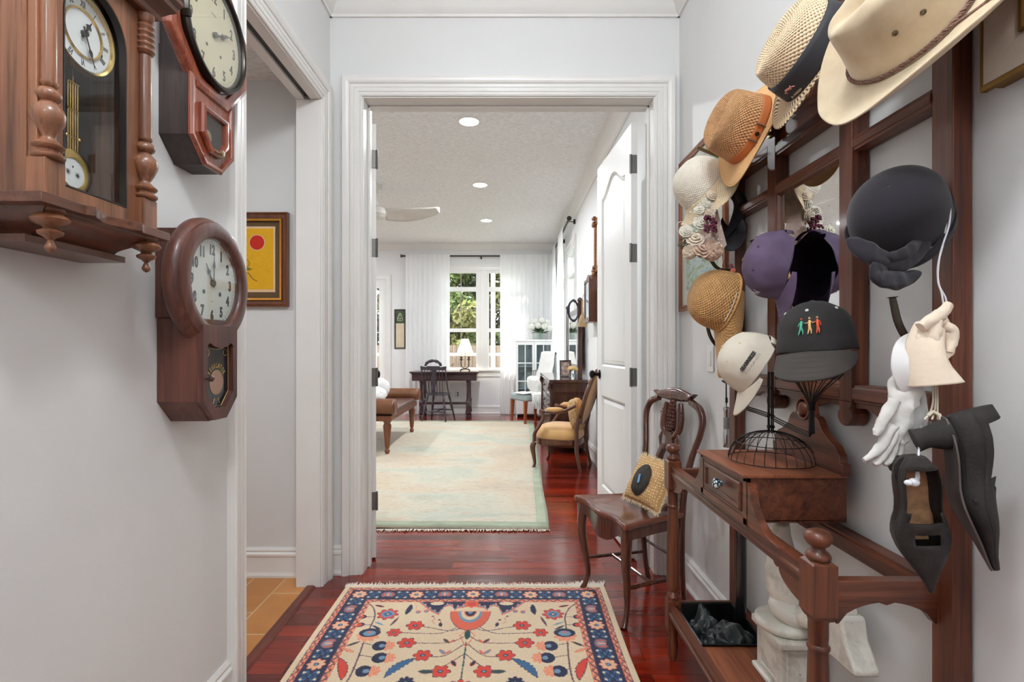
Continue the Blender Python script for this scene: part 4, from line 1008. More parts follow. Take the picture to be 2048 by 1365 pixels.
b3 = shell([(.1165, .0), (.1140, .028), (.1095, .060)], sx=.875, nv=4)
b3 = b3.obj('hat_band', m_bnd, h, local=True, smooth=180, solid=.003)
Mh = WM[h.name]; tv = (Mh.inverted() @ Vector((0, 0, EYE))).normalized(); va = math.atan2(tv.y, tv.x)
def band_text(parent, body, size, a, z, R_, sx, mat, name, rot=0, bold=.0004, depth=.0005):
    p = Vector((R_*sx*math.cos(a), R_*math.sin(a), z)); n = Vector((math.cos(a)/sx, math.sin(a), 0)).normalized()
    t_ = Vector((-n.y, n.x, 0)); M = axes(p+n*.0022, t_, (0, 0, 1), n)
    q = MB(); scrawl(q, M, size*4.4, size*.8, 9, .0007, 6); return q, M
q, M_ = band_text(b3, '', .009, va-.80, .010, .1185, .875, None, '', rot=.0)
q.obj('lettering', plain('cream_thread', (226, 206, 170), .8), b3, local=True, smooth=0)
q = MB(); M2 = M_ @ T(-.0, .016, 0)
for pts in ([(-.016, .004), (-.006, .012), (.0, .004), (.010, .008), (.018, .002)], [(-.012, .0), (-.010, .006), (.004, .010), (.006, .002)], [(-.002, .012), (.002, .004), (.012, .012)]):
    q.tube([(x, y, .001) for x, y in pts], .0012, 6, M=M2)
q.obj('embroidered_emblem', plain('pink_thread', (216, 140, 124), .8), b3, local=True, smooth=60)
# 4 cowboy hat -----------------------------------------------------------
mt_ = Mat('tan_felt', .9); mt_.color(mt_.ramp(mt_.noise(mt_.coord('Object'), 14, 6, .6), [(.3, lin((186, 166, 136))), (.7, lin((208, 190, 160)))])); mt_.bump(mt_.noise(mt_.coord('Object'), 500, 2), .25, .001); mt_.p.inputs['Sheen Weight'].default_value = .25; m_felt = mt_.m
o = W(1822, 58, .975); up = aim(o, (-.69, .72), 32)
h = thing('cowboy_hat', 'tan felt cowboy hat with braided cord and grommets, hanging highest on the stand', 'hat', frame(o, up, aim(o, (-.72, -.70), 0)))
def m4(a, r, z, t):
    x = r*.84*math.cos(a); y = r*math.sin(a)
    k = max(0, 1-(t/.55)**2)
    z2 = z-.034*math.exp(-(x/.020)**2)*k*(1-.25*(y/.09))      # centre crease
    pin = math.exp(-((y-.055)/.035)**2)*math.exp(-((abs(x)-.055)/.03)**2)*max(0, 1-(t/.85)**3)
    return r*(1-.20*pin), z2-.012*pin
shell([(.0005, .125), (.030, .129), (.058, .131), (.080, .124), (.090, .105), (.098, .06), (.106, .022), (.112, .0)], mod=m4, sx=.84, nv=40, nu=80).obj('crown', m_felt, h, local=True, smooth=180, solid=.003)
def m4b(a, r, z, t): return r, z+t**1.6*(.040*math.cos(a)**2-.022*math.sin(a)**2)+.010*t*math.exp(-((a-PI/2)/.25)**2)
brm = shell([(.111, .001), (.122, -.003), (.150, -.006), (.176, -.004), (.192, .0)], mod=m4b, sx=.90, nv=16, nu=80).obj('brim', m_felt, h, local=True, smooth=180, solid=.0035)
m_crd = plain('braided_cord', (132, 98, 84), .8, var=.2, vscale=300)
q = MB()
for k in range(3):
    q.tube([((.1135+.0022*math.sin(40*a+k*2.1))*.845*math.cos(a), (.1135+.0022*math.sin(40*a+k*2.1))*math.sin(a), .008+.0025*math.cos(40*a+k*2.1)+k*.0005) for a in [2*PI*i/360 for i in range(360)]], .0019, 5, closed=True)
Mh = WM[h.name]; tv = (Mh.inverted() @ Vector((0, 0, EYE))).normalized(); va = math.atan2(tv.y, tv.x)
def cp(a, z, rr=.1135): return Vector((rr*.845*math.cos(a), rr*math.sin(a), z))
sgn = -1 if math.cos(va) < 0 else 1
aa = 0 if sgn > 0 else PI
q.tube(catmull([cp(aa-.30*sgn, .008), cp(aa-.45*sgn, .004, .122), cp(aa-.62*sgn, .002, .140), cp(aa-.70*sgn, .012, .158)], 6), [.0026]*18+[.001], 7)
q.obj('cord', m_crd, h, local=True, smooth=60)
for da, zz_ in ((.22, .060), (-.22, .066)):
    a = aa+da; rr, z_ = m4(a, .098, zz_, .72); c = Vector((rr*.84*math.cos(a), rr*math.sin(a), zz_)); n = Vector((math.cos(a)/.84, math.sin(a), .15)).normalized()
    q = MB().lathe([(.0048, 0), (.005, .0012), (.0036, .002), (.0024, .0016), (.0022, .0002)], 16, M=frame(c+n*.0014, n, (0, 0, 1))); q.obj('grommet', metal('grommet_brass', (120, 112, 88), .35), h, local=True)
# 5 black felt cloche with knotted brim ----------------------------------
mbk = Mat('aubergine_felt', .95); mbk.color(mbk.ramp(mbk.noise(mbk.coord('Object'), 9, 5), [(.3, lin((15, 12, 17))), (.7, lin((28, 24, 33)))])); mbk.p.inputs['Sheen Weight'].default_value = .12; mbk.bump(mbk.noise(mbk.coord('Object'), 400, 2), .3, .001); m_bfelt = mbk.m
o = W(1802, 452, 1.05); up = aim(o, (-.30, .95), 48)
h = thing('black_felt_cloche', 'dark aubergine felt cloche hat with knotted brim, beside the near post of the stand', 'hat', frame(o, up, aim(o, (-.35, -.93), 0)))
shell([(.0005, .118), (.03, .116), (.060, .104), (.080, .080), (.088, .045), (.088, .0)], sx=.90, sy=1.0).obj('crown', m_bfelt, h, local=True, smooth=180, solid=.003)
def m5(a, r, z, t): return r+.010*t*math.sin(3*a+.5), z+.006*math.sin(5*a)*t
shell([(.089, -.002), (.090, -.012), (.093, -.018), (.094, -.008), (.091, .006)], sx=.93, sy=1.0, nv=12, mod=m5).obj('brim', m_bfelt, h, local=True, smooth=180, solid=.004)
def blob_leaf(pts, wd, th=.006, n=10):
    """soft tapering ribbon lobe along a path"""
    q = MB(); P = catmull(pts, n); k = len(P); q.tube(P, [max(.002, wd*math.sin(PI*(.06+.9*i/(k-1)))**.6) for i in range(k)], 12, flat=th/wd); return q
o2 = W(1760, 520, .99)
def kn_(px, py, Y): return W(px, py, Y)
q = MB()
for pts, wd in (([(1893, 395, 1.02), (1870, 440, 1.0), (1848, 488, .985), (1818, 520, .972), (1780, 530, .962), (1742, 512, .965)], .017), ([(1790, 522, .965), (1745, 512, .958), (1697, 476, .985)], .019), ([(1772, 528, .962), (1752, 548, .955), (1790, 560, .96), (1836, 546, .972)], .022), ([(1845, 470, .985), (1815, 505, .965), (1770, 515, .955)], .013)):
    k_ = blob_leaf([kn_(*p) for p in pts], wd, .008); q.add(k_.v, k_.f)
q.v = [tuple(Vector(v)+Vector((0, -.006, .004))*mnoise.noise(Vector(v)*55)) for v in q.v]
q.obj('knotted_bow', m_bfelt, h, smooth=180)
# ---- ball caps
def cap(name, label, M, mat, bill_mat=None, r=.093, ht=.115, wrinkle=.004, seed=1, billtilt=-.38, bill_len=.072, button=None, eyelet=None, strap=True, stitch=None):
    h = thing(name, label, 'cap', M); bill_mat = bill_mat or mat
    def mod(a, rr, z, t):
        seam = .0016*(abs(math.sin(3*a)) )**.5*math.sin(PI*min(1, t*1.1))
        n = mnoise.noise(Vector((rr*math.cos(a)*22+seed*5, rr*math.sin(a)*22, z*22)))*wrinkle*(.3+t)
        fr = max(0, math.sin(a))
        back = 0
        if math.sin(a) < -.72 and t > .72: z = z+.030*((t-.72)/.28)*((-math.sin(a)-.72)/.28)**.5
        return rr+seam+n, z+n*.6
    P = [(.0005, ht), (.030, ht-.004), (.060, ht-.022), (.080, ht-.050), (.089, .030), (.092, 0)]
    shell([(a*r/.093, z) for a, z in P], mod=mod, sx=.90, sy=1.08, nu=72, nv=28).obj('crown', mat, h, local=True, smooth=180, solid=.002)
    b = MB()
    def bf(u, v):
        a = math.radians(18+144*u); ex = r*.90*math.cos(a); ey = r*1.08*math.sin(a)
        w = math.sin(PI*u)**.62*bill_len
        x = ex*(1+.02*v); y = ey+w*v-(.004); z = .001-.014*v*0+(w*v)*math.tan(billtilt)-.55*(x*x)/.09*.9*(.4+.6*v)*.5
        return (x, y, z)
    b.grid(bf, 40, 14); bl = b.obj('bill', bill_mat, h, local=True, smooth=180, solid=.004)
    if stitch:
        q = MB()
        for vv in (.25, .42, .6, .78, .92): q.tube([Vector(bf(.04+.92*i/40, vv))+Vector((0, 0, .0024)) for i in range(41)], .0005, 4)
        q.obj('stitching', stitch, bl, local=True)
    MB().sphere((0, 0, ht+.001), .007, 12, sc=(1, 1, .6)).obj('button', button or mat, h, local=True)
    if eyelet:
        for k in range(6):
            a = PI/6+k*PI/3; rr, z = mod(a, *prof_at([(x*r/.093, y) for x, y in P], .42), .42)
            c = Vector((rr*.9*math.cos(a), rr*1.08*math.sin(a), z)); n = Vector((math.cos(a), math.sin(a), .8)).normalized()
            q = MB().lathe([(.0036, 0), (.0036, .0014), (.0018, .0014), (.0018, 0)], 12, M=frame(c+n*.0008, n, (0, 0, 1))); q.obj('eyelet', eyelet, h, local=True)
    if strap:
        q = MB().grid(lambda u, v: ((r*.9+.001)*math.cos(math.radians(235+70*u)), (r*1.08+.001)*math.sin(math.radians(235+70*u)), .002+.018*v), 16, 2); q.obj('adjuster_strap', mat, h, local=True, smooth=180, solid=.002)
    return h, mod, P
def cap_pt(h, mod, P, a, t, r=.093, lift=.002):
    """point and outward frame on a cap's crown"""
    Q = [(x*r/.093, y) for x, y in P]
    def pt(a, t):
        rr, z = mod(a, *prof_at(Q, t), t); return Vector((rr*.9*math.cos(a), rr*1.08*math.sin(a), z))
    c = pt(a, t); du = (pt(a+.05, t)-pt(a-.05, t)).normalized(); dv = (pt(a, t-.04)-pt(a, t+.04)).normalized(); n = du.cross(dv).normalized()
    if n.dot(Vector((math.cos(a), math.sin(a), .3))) < 0: n = -n
    return axes(c+n*lift, du, n.cross(du), n)
# 6 purple cap
mpu = plain('purple_cotton', (96, 78, 104), .85, var=.14, vscale=14, bump=.3, bscale=500)
o = W(1568, 532, 1.56); up = aim(o, (-.97, .14), 12)
h, md, P = cap('baseball_cap', 'faded purple baseball cap hanging bill down left of the mirror', frame(o, up, aim(o, (-.02, -1), 8)), mpu, r=.096, seed=3, wrinkle=.007, eyelet=plain('purple_thread', (62, 50, 72), .8), button=plain('brown_button', (110, 70, 50), .6), stitch=plain('purple_thread', (62, 50, 72), .8))
q = scrawl(MB(), cap_pt(h, md, P, -PI/2, .50), .052, .010, 9, .0010, 7); q.obj('lettering', plain('white_thread', (232, 228, 226), .8), h, local=True, smooth=0)
q = MB(); Mq = cap_pt(h, md, P, PI/2, .62)
for pts in ([(-.02, -.008), (-.008, .008), (.004, -.004), (.018, .010)], [(-.014, .0), (.0, -.01), (.014, 0), (.02, -.008)]): q.tube([(x, y, .001) for x, y in pts], .0012, 6, M=Mq)
q.obj('embroidered_emblem', plain('white_thread', (232, 228, 226), .8), h, local=True)
# 8 cream cap
mcr = plain('cream_cotton', (222, 212, 194), .85, var=.06, vscale=16, bump=.3, bscale=500)
o = W(1514, 733, 1.60); up = aim(o, (-.86, .50), 14)
h, md, P = cap('baseball_cap', 'cream baseball cap with black lettering on the left arm of the wire stand', frame(o, up, aim(o, (-.50, -.86), 0)), mcr, r=.090, seed=8, wrinkle=.003, eyelet=plain('cream_thread', (226, 206, 170), .8))
Mh = WM[h.name]; tv = (Mh.inverted() @ Vector((0, 0, EYE))).normalized(); va = math.atan2(tv.y, tv.x)
q = MB(); Mq = cap_pt(h, md, P, va, .72, r=.090); s_ = 1 if (Mh.to_3x3() @ Mq.to_3x3() @ Vector((1, 0, 0))).z > 0 else -1
q.text('SEABREEZE', .0135, Mq @ T(0, .004, 0), .0012, bold=.0007)
scrawl(q, Mq @ T(0, -.011, .0008), .075, .010, 12, .0005, 8)
q.obj('lettering', m_ink, h, local=True, smooth=0)
q = MB(); Mq = cap_pt(h, md, P, PI/2-.3, .72, r=.090)
q.add([(x, y, .001) for x, y in [(-.02, -.012), (-.012, .010), (-.002, .002), (.006, .012), (.020, .016), (.010, .000), (.016, -.008), (.0, -.006)]], [tuple(range(8))], M=Mq); q.obj('printed_emblem', m_ink, h, local=True, smooth=0)
# 9 black cap with the three figures
mbc = plain('washed_black_cotton', (36, 33, 32), .9, var=.18, vscale=18, bump=.35, bscale=500)
mbb = plain('worn_black_bill', (60, 54, 50), .9, var=.12, vscale=20, bump=.3, bscale=500)
o = W(1634, 704, 1.22)
h, md, P = cap('baseball_cap', 'washed black baseball cap with three embroidered figures on top of the wire stand', frame(o, Vector((-.06, .06, 1)), Vector((-.62, -.74, -.12))), mbc, mbb, billtilt=-.62, bill_len=.088, r=.094, seed=12, wrinkle=.006, ht=.118, eyelet=plain('white_thread', (232, 228, 226), .8), stitch=plain('black_stitch', (40, 36, 34), .8))
hb = h
fm = [plain('thread_green', (72, 168, 136), .7), plain('thread_tan', (226, 182, 122), .7), plain('thread_orange', (214, 84, 48), .7)]
fig = MB(); Mq = cap_pt(h, md, P, PI/2+.10, .66)
def figure(cx, k, lean):
    w = .0026
    fig.tube([(cx, .012, .002), (cx-lean*.3, .006, .002), (cx-lean, -.002, .002)], [.0022, .0028, .0032], 7, m=k, M=Mq)
    fig.tube([(cx-lean, -.002, .002), (cx-lean*1.8-.001, -.010, .002), (cx-lean*2.6-.003, -.019, .002)], [.0026, .0018, .0010], 6, m=k if k != 0 else 0, M=Mq)
    fig.tube([(cx-lean, -.002, .002), (cx-lean*.6+.002, -.011, .002), (cx-lean*.4+.001, -.019, .002)], [.0026, .0018, .0010], 6, m=k, M=Mq)
    fig.sphere((cx+.0002, .0165, .002), .0024, 8, m=2 if k == 0 else 1, M=Mq)
    fig.tube([(cx-.0005, .011, .002), (cx-.005, .006, .0024), (cx-.008, .000, .0022)] if k == 0 else [(cx, .011, .002), (cx-.006, .005, .0024), (cx-.009, .007, .0024)], .0009, 6, m=k, M=Mq)
    fig.tube([(cx+.0005, .011, .002), (cx+.006, .005, .0024), (cx+.009, .007, .0024)] if k < 2 else [(cx+.0005, .011, .002), (cx+.005, .006, .0024), (cx+.0055, -.002, .0022)], .0009, 6, m=k, M=Mq)
for cx, k, ln in ((-.016, 0, .0022), (.0, 1, .0012), (.015, 2, .0004)): figure(cx, k, ln)
fig.v = [tuple(v) for v in fig.v]; fig.obj('embroidered_figures', fm, h, local=True, smooth=60)
# 7 straw sun cap
m_tan = weave('honey_straw', (206, 158, 100), (124, 80, 42), 40, 22, .75, 1.0, edge=.5)
m_tan2 = weave('honey_straw_bill', (206, 158, 100), (124, 80, 42), 30, 14, .75, 1.0, edge=.5)
o = W(1448, 604, 1.90); up = aim(o, (-.90, .30), 20)
h = thing('straw_sun_cap', 'honey coloured straw cap with beaded band and long bill, above the cream cap', 'hat', frame(o, up, aim(o, (.10, -1), 10)))
shell([(.0005, .128), (.035, .124), (.070, .105), (.094, .070), (.103, .03), (.104, -.012)], sx=.95, sy=1.05).obj('crown', m_tan, h, local=True, smooth=180, solid=.003)
q = MB()
def bf7(u, v):
    a = math.radians(-14+208*u); w = math.sin(PI*u)**.7*.165; x = .104*.95*math.cos(a)*(1-.16*v); y = .104*1.05*math.sin(a)+w*v
    return (x, y, -.012-.30*w*v-.25*x*x/.09*v)
q.grid(bf7, 40, 14); q.obj('bill', m_tan2, h, local=True, smooth=180, solid=.003)
Mh = WM[h.name]; tv = (Mh.inverted() @ Vector((0, 0, EYE))).normalized(); va = math.atan2(tv.y, tv.x)
q = MB()
for i in range(34):
    a = va-.55+1.0*i/34; q.sphere((.107*.95*math.cos(a), .107*1.05*math.sin(a), .004), .0022, 6)
q.obj('bead_trim', plain('pearl_beads', (236, 226, 206), .3), h, local=True)
q = MB(); q.tube([(.1055*.95*math.cos(a), .1055*1.05*math.sin(a), -.008) for a in [2*PI*i/60 for i in range(60)]], .004, 8, closed=True); q.obj('braided_band', m_tan2, h, local=True, smooth=180)
# 10 black visor
m_nvy = plain('navy_terry', (34, 36, 48), .9, var=.2, vscale=30, bump=.5, bscale=400); m_blk2 = plain('black_denim', (46, 46, 52), .85, var=.2, vscale=120)
h = thing('sun_visor', 'black sun visor with buckled strap hanging behind the dried flowers', 'hat', T(*W(1462, 440, 1.93)))
c0 = W(1462, 440, 1.93)
q = MB(); q.grid(lambda u, v: tuple(W(1462+32*math.cos(math.radians(200+160*u))*(1-.42*(1-v)), 452-(-.0)+(50 if True else 0)*(-math.sin(math.radians(200+160*u)))*(.55+.45*v)-26*(1-v), 1.90+.05*(1-v)+.02*math.cos(PI*u))), 30, 10); q.obj('bill', m_blk2, h, smooth=180, solid=.004)
q = MB(); P = catmull([W(1446, 478, 1.93), W(1466, 450, 1.91), W(1480, 420, 1.92), W(1478, 398, 1.93), W(1458, 380, 1.94), W(1440, 374, 1.95)], 6); q.tube(P, [.004+.020*math.sin(PI*i/(len(P)-1)) for i in range(len(P))], 10, flat=.25); q.obj('sweatband', m_nvy, h, smooth=180)
q = MB(); q.tube(catmull([W(1437, 373, 1.93), W(1455, 372, 1.91), W(1473, 388, 1.90), W(1481, 404, 1.91)], 6), .010, 8, flat=.25)
q.tube(catmull([W(1437, 373, 1.93), W(1433, 392, 1.90), W(1438, 405, 1.89), W(1460, 394, 1.91)], 6), .007, 8, flat=.3); q.obj('strap', plain('black_webbing', (50, 50, 46), .7), h, smooth=60)
# ================================================================ HALL RUG
RX0, RX1, RY0, RY1 = -.815, .475, .65, 2.585
def build_rug():
    dx = .0026; nx = int((RX1-RX0)/dx); ny = int((RY1-RY0)/dx)
    U, V = np.meshgrid(np.linspace(0, 1.29, nx+1), np.linspace(0, 1.935, ny+1))
    rng = np.random.RandomState(4)
    jx = rng.rand(*U.shape)*.0024-.0012; jy = rng.rand(*U.shape)*.0024-.0012     # ragged knots
    u = U+jx; v = np.minimum(V, 1.935-V)+jy; s = np.abs(u-.645)
    navy, blue, lblue, red, coral, salmon, cream, mauve, green, plum, out = [np.array(lin(c)[:3]) for c in ((24, 32, 66), (48, 98, 138), (112, 146, 170), (212, 62, 44), (220, 98, 70), (236, 158, 122), (226, 202, 168), (150, 96, 100), (30, 70, 72), (96, 62, 78), (38, 34, 48))]
    C = np.empty(U.shape+(3,)); C[:] = cream
    C *= (1-.05*rng.rand(*U.shape))[..., None]
    def put(mask, c): C[mask] = c
    d = np.minimum(np.minimum(u, 1.29-u), v)              # distance from the edge
    top = v < np.minimum(u, 1.29-u); along = np.where(top, u-.645, np.where(True, v-.097, 0))
    # guards
    def guard(a, b):
        m = (d > a) & (d < b); put(m, salmon)
        w = np.abs(((along*1/.042) % 1)-.5)*2; q = (d-a)/(b-a)
        put(m & (np.abs(q-.15-.7*w) < .20), out); put(m & (np.abs(q-.15-.7*w) < .10), mauve)
        put(m & (((along/.042+.5) % 1) < .22) & (np.abs(q-.5) < .2), coral)
        put((d > a) & (d < a+.0035), plum); put((d > b-.0035) & (d < b), coral)
    put((d > .052) & (d < .143), navy); guard(.028, .052); guard(.143, .170)
    # flowers and tulips of the main border
    def seglist():
        P = 1.096/4
        for k in range(5): yield -.548+k*P, 0
        for k in range(4): yield -.548+(k+.5)*P, 1
    def petal(du, dv, r, n=8, ph=0.0, depth=.30):
        a = np.arctan2(dv, du); R_ = np.hypot(du, dv); return R_ < r*(1-depth+depth*np.abs(np.cos(n/2*a+ph)))
    def border_motif(cu, cv, typ, horiz):
        du, dv = (u-cu, v-cv) if horiz else (v-cv, u-cu)
        if typ == 0:
            put(petal(du, dv, .037), coral); put(petal(du, dv, .033), salmon*.5+cream*.5); put(np.hypot(du, dv) < .010, navy); put(np.hypot(du, dv) < .0065, lblue)
        else:
            put((np.hypot(du/1.1, dv) < .030) & (dv < .012+.6*np.abs(du)), mauve); put((np.hypot(du/.9, dv) < .022) & (dv < .004+.5*np.abs(du)), lblue)
            put((np.abs(du) < .005) & (np.abs(dv) < .016), salmon); put((np.abs(du-.018) < .003) & (np.abs(dv) < .014), coral); put((np.abs(du+.018) < .003) & (np.abs(dv) < .014), coral)
    for cu, t in seglist():
        border_motif(.645+cu, .0975, t, True)
    k = 0; cv = .0975
    while cv < 1.2:
        if k:
            for cu in (.0975, 1.1925): border_motif(cu, cv, k % 2, False)
        cv += .137; k += 1
    inb = (d > .056) & (d < .139)
    def filler(cu, cv, horiz):
        du, dv = (u-cu, v-cv) if horiz else (v-cv, u-cu)
        for sx in (-1, 1):
            for sy in (-1, 1):
                m = np.hypot((du-sx*.017)/1.1, (dv-sy*.020)) < .0125; put(m & inb, blue)
                put((np.hypot(du-sx*.020, dv-sy*.026) < .006) & inb, cream); put((np.hypot(du-sx*.012, dv-sy*.016) < .005) & inb, navy)
        put((np.hypot(du/1.8, dv) < .006) & inb, blue)
    P = 1.096/8
    for k in range(8): filler(.645-.548+(k+.5)*P, .0975, True)
    for k in range(8):
        for cu in (.0975, 1.1925): filler(cu, .0975+(k+.5)*.137, False)
    # field --------------------------------------------------
    fld = d > .170
    def pf(m, c): C[m & fld] = c
    def line(pts, w, c):
        for (a, b), (e, f) in zip(pts[:-1], pts[1:]):
            L = (e-a)**2+(f-b)**2+1e-12; t = np.clip(((s-a)*(e-a)+(v-b)*(f-b))/L, 0, 1)
            pf(np.hypot(s-a-t*(e-a), v-b-t*(f-b)) < w, c)
    def smooth(pts): return [(p.x, p.y) for p in catmull([(x, y, 0) for x, y in pts], 6)]
    def leaf_(a, b, w, c, bend=0.0, oc=None, saw=0):
        (x0, y0), (x1, y1) = a, b; L = math.hypot(x1-x0, y1-y0); ex, ey = (x1-x0)/L, (y1-y0)/L
        t = ((s-x0)*ex+(v-y0)*ey)/L; n_ = (s-x0)*(-ey)+(v-y0)*ex-bend*4*t*(1-t)
        wd = w*np.sin(np.pi*np.clip(t, 0, 1))**.7*(1+saw*(np.abs((t*7) % 1-.5)-.25))
        if oc is not None: pf((t > -.03) & (t < 1.03) & (np.abs(n_) < wd+.003), oc)
        pf((t > 0) & (t < 1) & (np.abs(n_) < wd), c)
    def flower(cx, cy, r, c=red, n=6, oc=None):
        if oc is not None: pf(petal(s-cx, v-cy, r+.004, n), oc)
        pf(petal(s-cx, v-cy, r, n), c); pf(np.hypot(s-cx, v-cy) < r*.28, out); pf(np.hypot(s-cx, v-cy) < r*.17, lblue)
    line(smooth([(.03, .395), (.08, .415), (.17, .390), (.228, .375)]), .0022, plum)
    line(smooth([(.05, .39), (.11, .433), (.20, .436), (.30, .431)]), .0022, plum)
    line(smooth([(.015, .46), (.06, .497), (.13, .507), (.22, .506)]), .0022, plum)
    line(smooth([(.01, .515), (.07, .585), (.12, .597), (.17, .589)]), .0022, plum)
    line([(.0, .575), (.095, .687)], .0022, plum); line([(0, .50), (0, .74)], .003, green)
    for sx, y in ((.068, .487), (.075, .562)):
        leaf_((sx, y+.018), (sx+.025, y-.012), .006, green if y < .5 else lblue, oc=coral); leaf_((sx, y+.018), (sx-.02, y-.01), .005, coral)
    for x, y, r in ((.228, .375, .036), (.305, .431, .029), (.237, .506, .036), (.160, .589, .035), (.080, .687, .036)): flower(x, y, r, red, oc=plum)
    leaf_((.105, .690), (.160, .688), .010, green, oc=mauve); leaf_((.045, .62), (.028, .655), .007, navy, oc=coral)
    leaf_((.186, .609), (.275, .722), .016, blue, -.012, plum, .9)
    vine = smooth([(.497, .171), (.450, .22), (.420, .30), (.416, .375), (.412, .488), (.404, .583), (.400, .72), (.42, .80)])
    line(vine, .0032, plum)
    for (x, y) in ((.476, .304), (.466, .370)):
        pf(np.hypot((s-x)/1.2, (v-y)) < .018, navy); pf((np.hypot((s-x-.006)/1.2, (v-y)) < .014), red); line([(x-.02, y), (.42, y)], .002, plum)
    # peony at the vine, palmette at its top
    pf(petal(s-.405, v-.452, .050, 9) & (v > .43), salmon); pf((petal(s-.405, v-.452, .050, 9)) & (v > .43) & (np.abs((np.arctan2(v-.452, s-.405)*3) % 1-.5) < .08), coral)
    pf((np.hypot((s-.405)/1.35, v-.432) < .033), navy); pf(np.hypot((s-.405)/1.3, v-.437) < .020, lblue); pf(np.hypot(s-.405, v-.428) < .008, coral)
    pf(petal(s-.368, v-.28, .050, 8, .4), navy); pf(petal(s-.368, v-.28, .047, 8, .4), red); pf(petal(s-.368, v-.28, .032, 8, .4), lblue); pf(petal(s-.368, v-.28, .020, 4, .4), blue); pf(np.hypot(s-.368, v-.28) < .006, salmon)
    for x, y in ((.325, .528), (.306, .607), (.345, .688)):
        line([(x+.03, y), (.405, y-.018)], .002, plum)
        pf(petal(s-x+.015, v-y, .034, 8) & (s < x+.004), salmon); pf(petal(s-x+.015, v-y, .034, 8) & (s < x+.004) & (((np.hypot(s-x-.01, v-y)*120) % 1) < .22), coral)
        pf((np.hypot((s-x-.014), (v-y)/1.1) < .030) & (s > x-.008-.0), navy); pf(np.hypot(s-x-.006, v-y) < .012, lblue)
    leaf_((.472, .609), (.425, .735), .016, red, .008, navy, .5)
    leaf_((.425, .497), (.474, .530), .007, green, oc=salmon); leaf_((.432, .57), (.475, .548), .005, salmon, oc=coral)
    leaf_((.41, .345), (.36, .375), .005, lblue); leaf_((.41, .375), (.365, .41), .006, navy); leaf_((.312, .300), (.335, .384), .006, plum)
    leaf_((.280, .190), (.288, .285), .013, navy, .003, None, .7); leaf_((.445, .20), (.40, .215), .006, navy, oc=coral)
    # half medallion with its navy lunette
    yb = np.interp(s, [0, .06, .075, .10, .125, .14, .18, .215, .245], [.215, .232, .255, .205, .225, .290, .258, .215, .176])
    arch = (s < .245) & (v < yb) & fld
    gap = (np.hypot((s-.100)/1.0, (v-.262)/1.9) < .026)
    pf(arch, coral); pf((s < .235) & (v < yb-.010), lblue); pf((s < .228) & (v < yb-.018), navy)
    pf(arch & gap, cream); pf((s < .245) & (v < yb-.018) & (np.abs((s*40) % 1-.5) < .15) & (v > yb-.030), salmon)
    pf(petal(s*.8, v-.196, .032, 8), coral); pf(petal(s*.8, v-.194, .020, 8), red); pf((np.hypot((s-.16)/2.0, v-.186) < .016), cream)
    med = np.hypot(s/.088, (v-.258)/.150); below = v > .258
    pf((med < 1.03) & below, plum); pf((med < 1.0) & below, coral); pf((med < .62) & below, lblue); pf((med < .48) & below, cream); pf((med < .32) & below, coral); pf((med < .27) & below, navy); pf((med < .14) & below, lblue)
    pf((np.abs(v-.257) < .003) & (s < .09), salmon)
    leaf_((0, .405), (0, .480), .013, green); line([(.006, .41), (.03, .45), (.012, .50), (0, .53)], .0018, coral); line([(.02, .42), (.06, .445)], .0014, salmon)
    for x, y in ((.20, .255), (.235, .262)): pf(np.hypot(s-x, (v-y)/1.2) < .012, coral); pf(np.hypot(s-x, (v-y-.004)/1.2) < .008, lblue); line([(x+.012, y-.012), (x+.02, .195)], .0012, salmon)
    for x, y in ((.165, .30), (.132, .33)): line(smooth([(x, y), (x-.012, y+.02), (x-.004, y+.04), (x-.02, y+.06)]), .0014, coral); pf(np.hypot(s-x, v-y) < .006, plum)
    leaf_((.125, .35), (.118, .385), .008, navy)
    # flowers of the middle
    for x, y, r, c in ((.195, .75, .03, navy), (.0, .78, .045, red), (.405, .80, .045, navy), (.30, .86, .036, coral), (.12, .88, .036, red), (.20, .95, .04, blue)): flower(x, y, r, c, 8, plum)
    pf(np.hypot(s, v-.92) < .05, coral); pf(np.hypot(s, v-.92) < .035, navy)
    C *= (.90+.18*rng.rand(*U.shape))[..., None]
    me = bpy.data.meshes.new('woven_rug'); n = (nx+1)*(ny+1)
    X = RX0+U.ravel(); Y = RY1-V.ravel(); Z = np.full(n, .0105)+.0012*rng.rand(n)+.0015*np.sin(X*9)*np.sin(Y*7)
    e = np.minimum(np.minimum(U.ravel(), 1.29-U.ravel()), np.minimum(V.ravel(), 1.935-V.ravel())); Z = np.where(e < .004, .002, Z)
    X = X+.004*np.sin(Y*5.5)*(np.abs(U.ravel()-.645)/.645)
    me.vertices.add(n); me.vertices.foreach_set('co', np.stack([X-RX0, Y-RY0, Z], 1).astype(np.float32).ravel())
    idx = np.arange(n).reshape(ny+1, nx+1); q = np.stack([idx[:-1, :-1], idx[1:, :-1], idx[1:, 1:], idx[:-1, 1:]], -1).reshape(-1, 4)
    me.loops.add(q.size); me.loops.foreach_set('vertex_index', q.ravel().astype(np.int32)); me.polygons.add(len(q))
    me.polygons.foreach_set('loop_start', np.arange(0, q.size, 4, dtype=np.int32)); me.polygons.foreach_set('loop_total', np.full(len(q), 4, dtype=np.int32))
    me.update(); me.validate()
    ca_ = me.color_attributes.new('paint', 'FLOAT_COLOR', 'POINT'); ca_.data.foreach_set('color', np.concatenate([C.reshape(-1, 3), np.ones((n, 1))], 1).astype(np.float32).ravel())
    me.materials.append(vcol('wool_pile', .95, bump=.5, bscale=450, sheen=.2)); me.polygons.foreach_set('use_smooth', [True]*len(me.polygons))
    return me
rug = thing('persian_rug', 'cream persian hall rug with red flowers and navy floral border', 'rug', (RX0, RY0, 0))
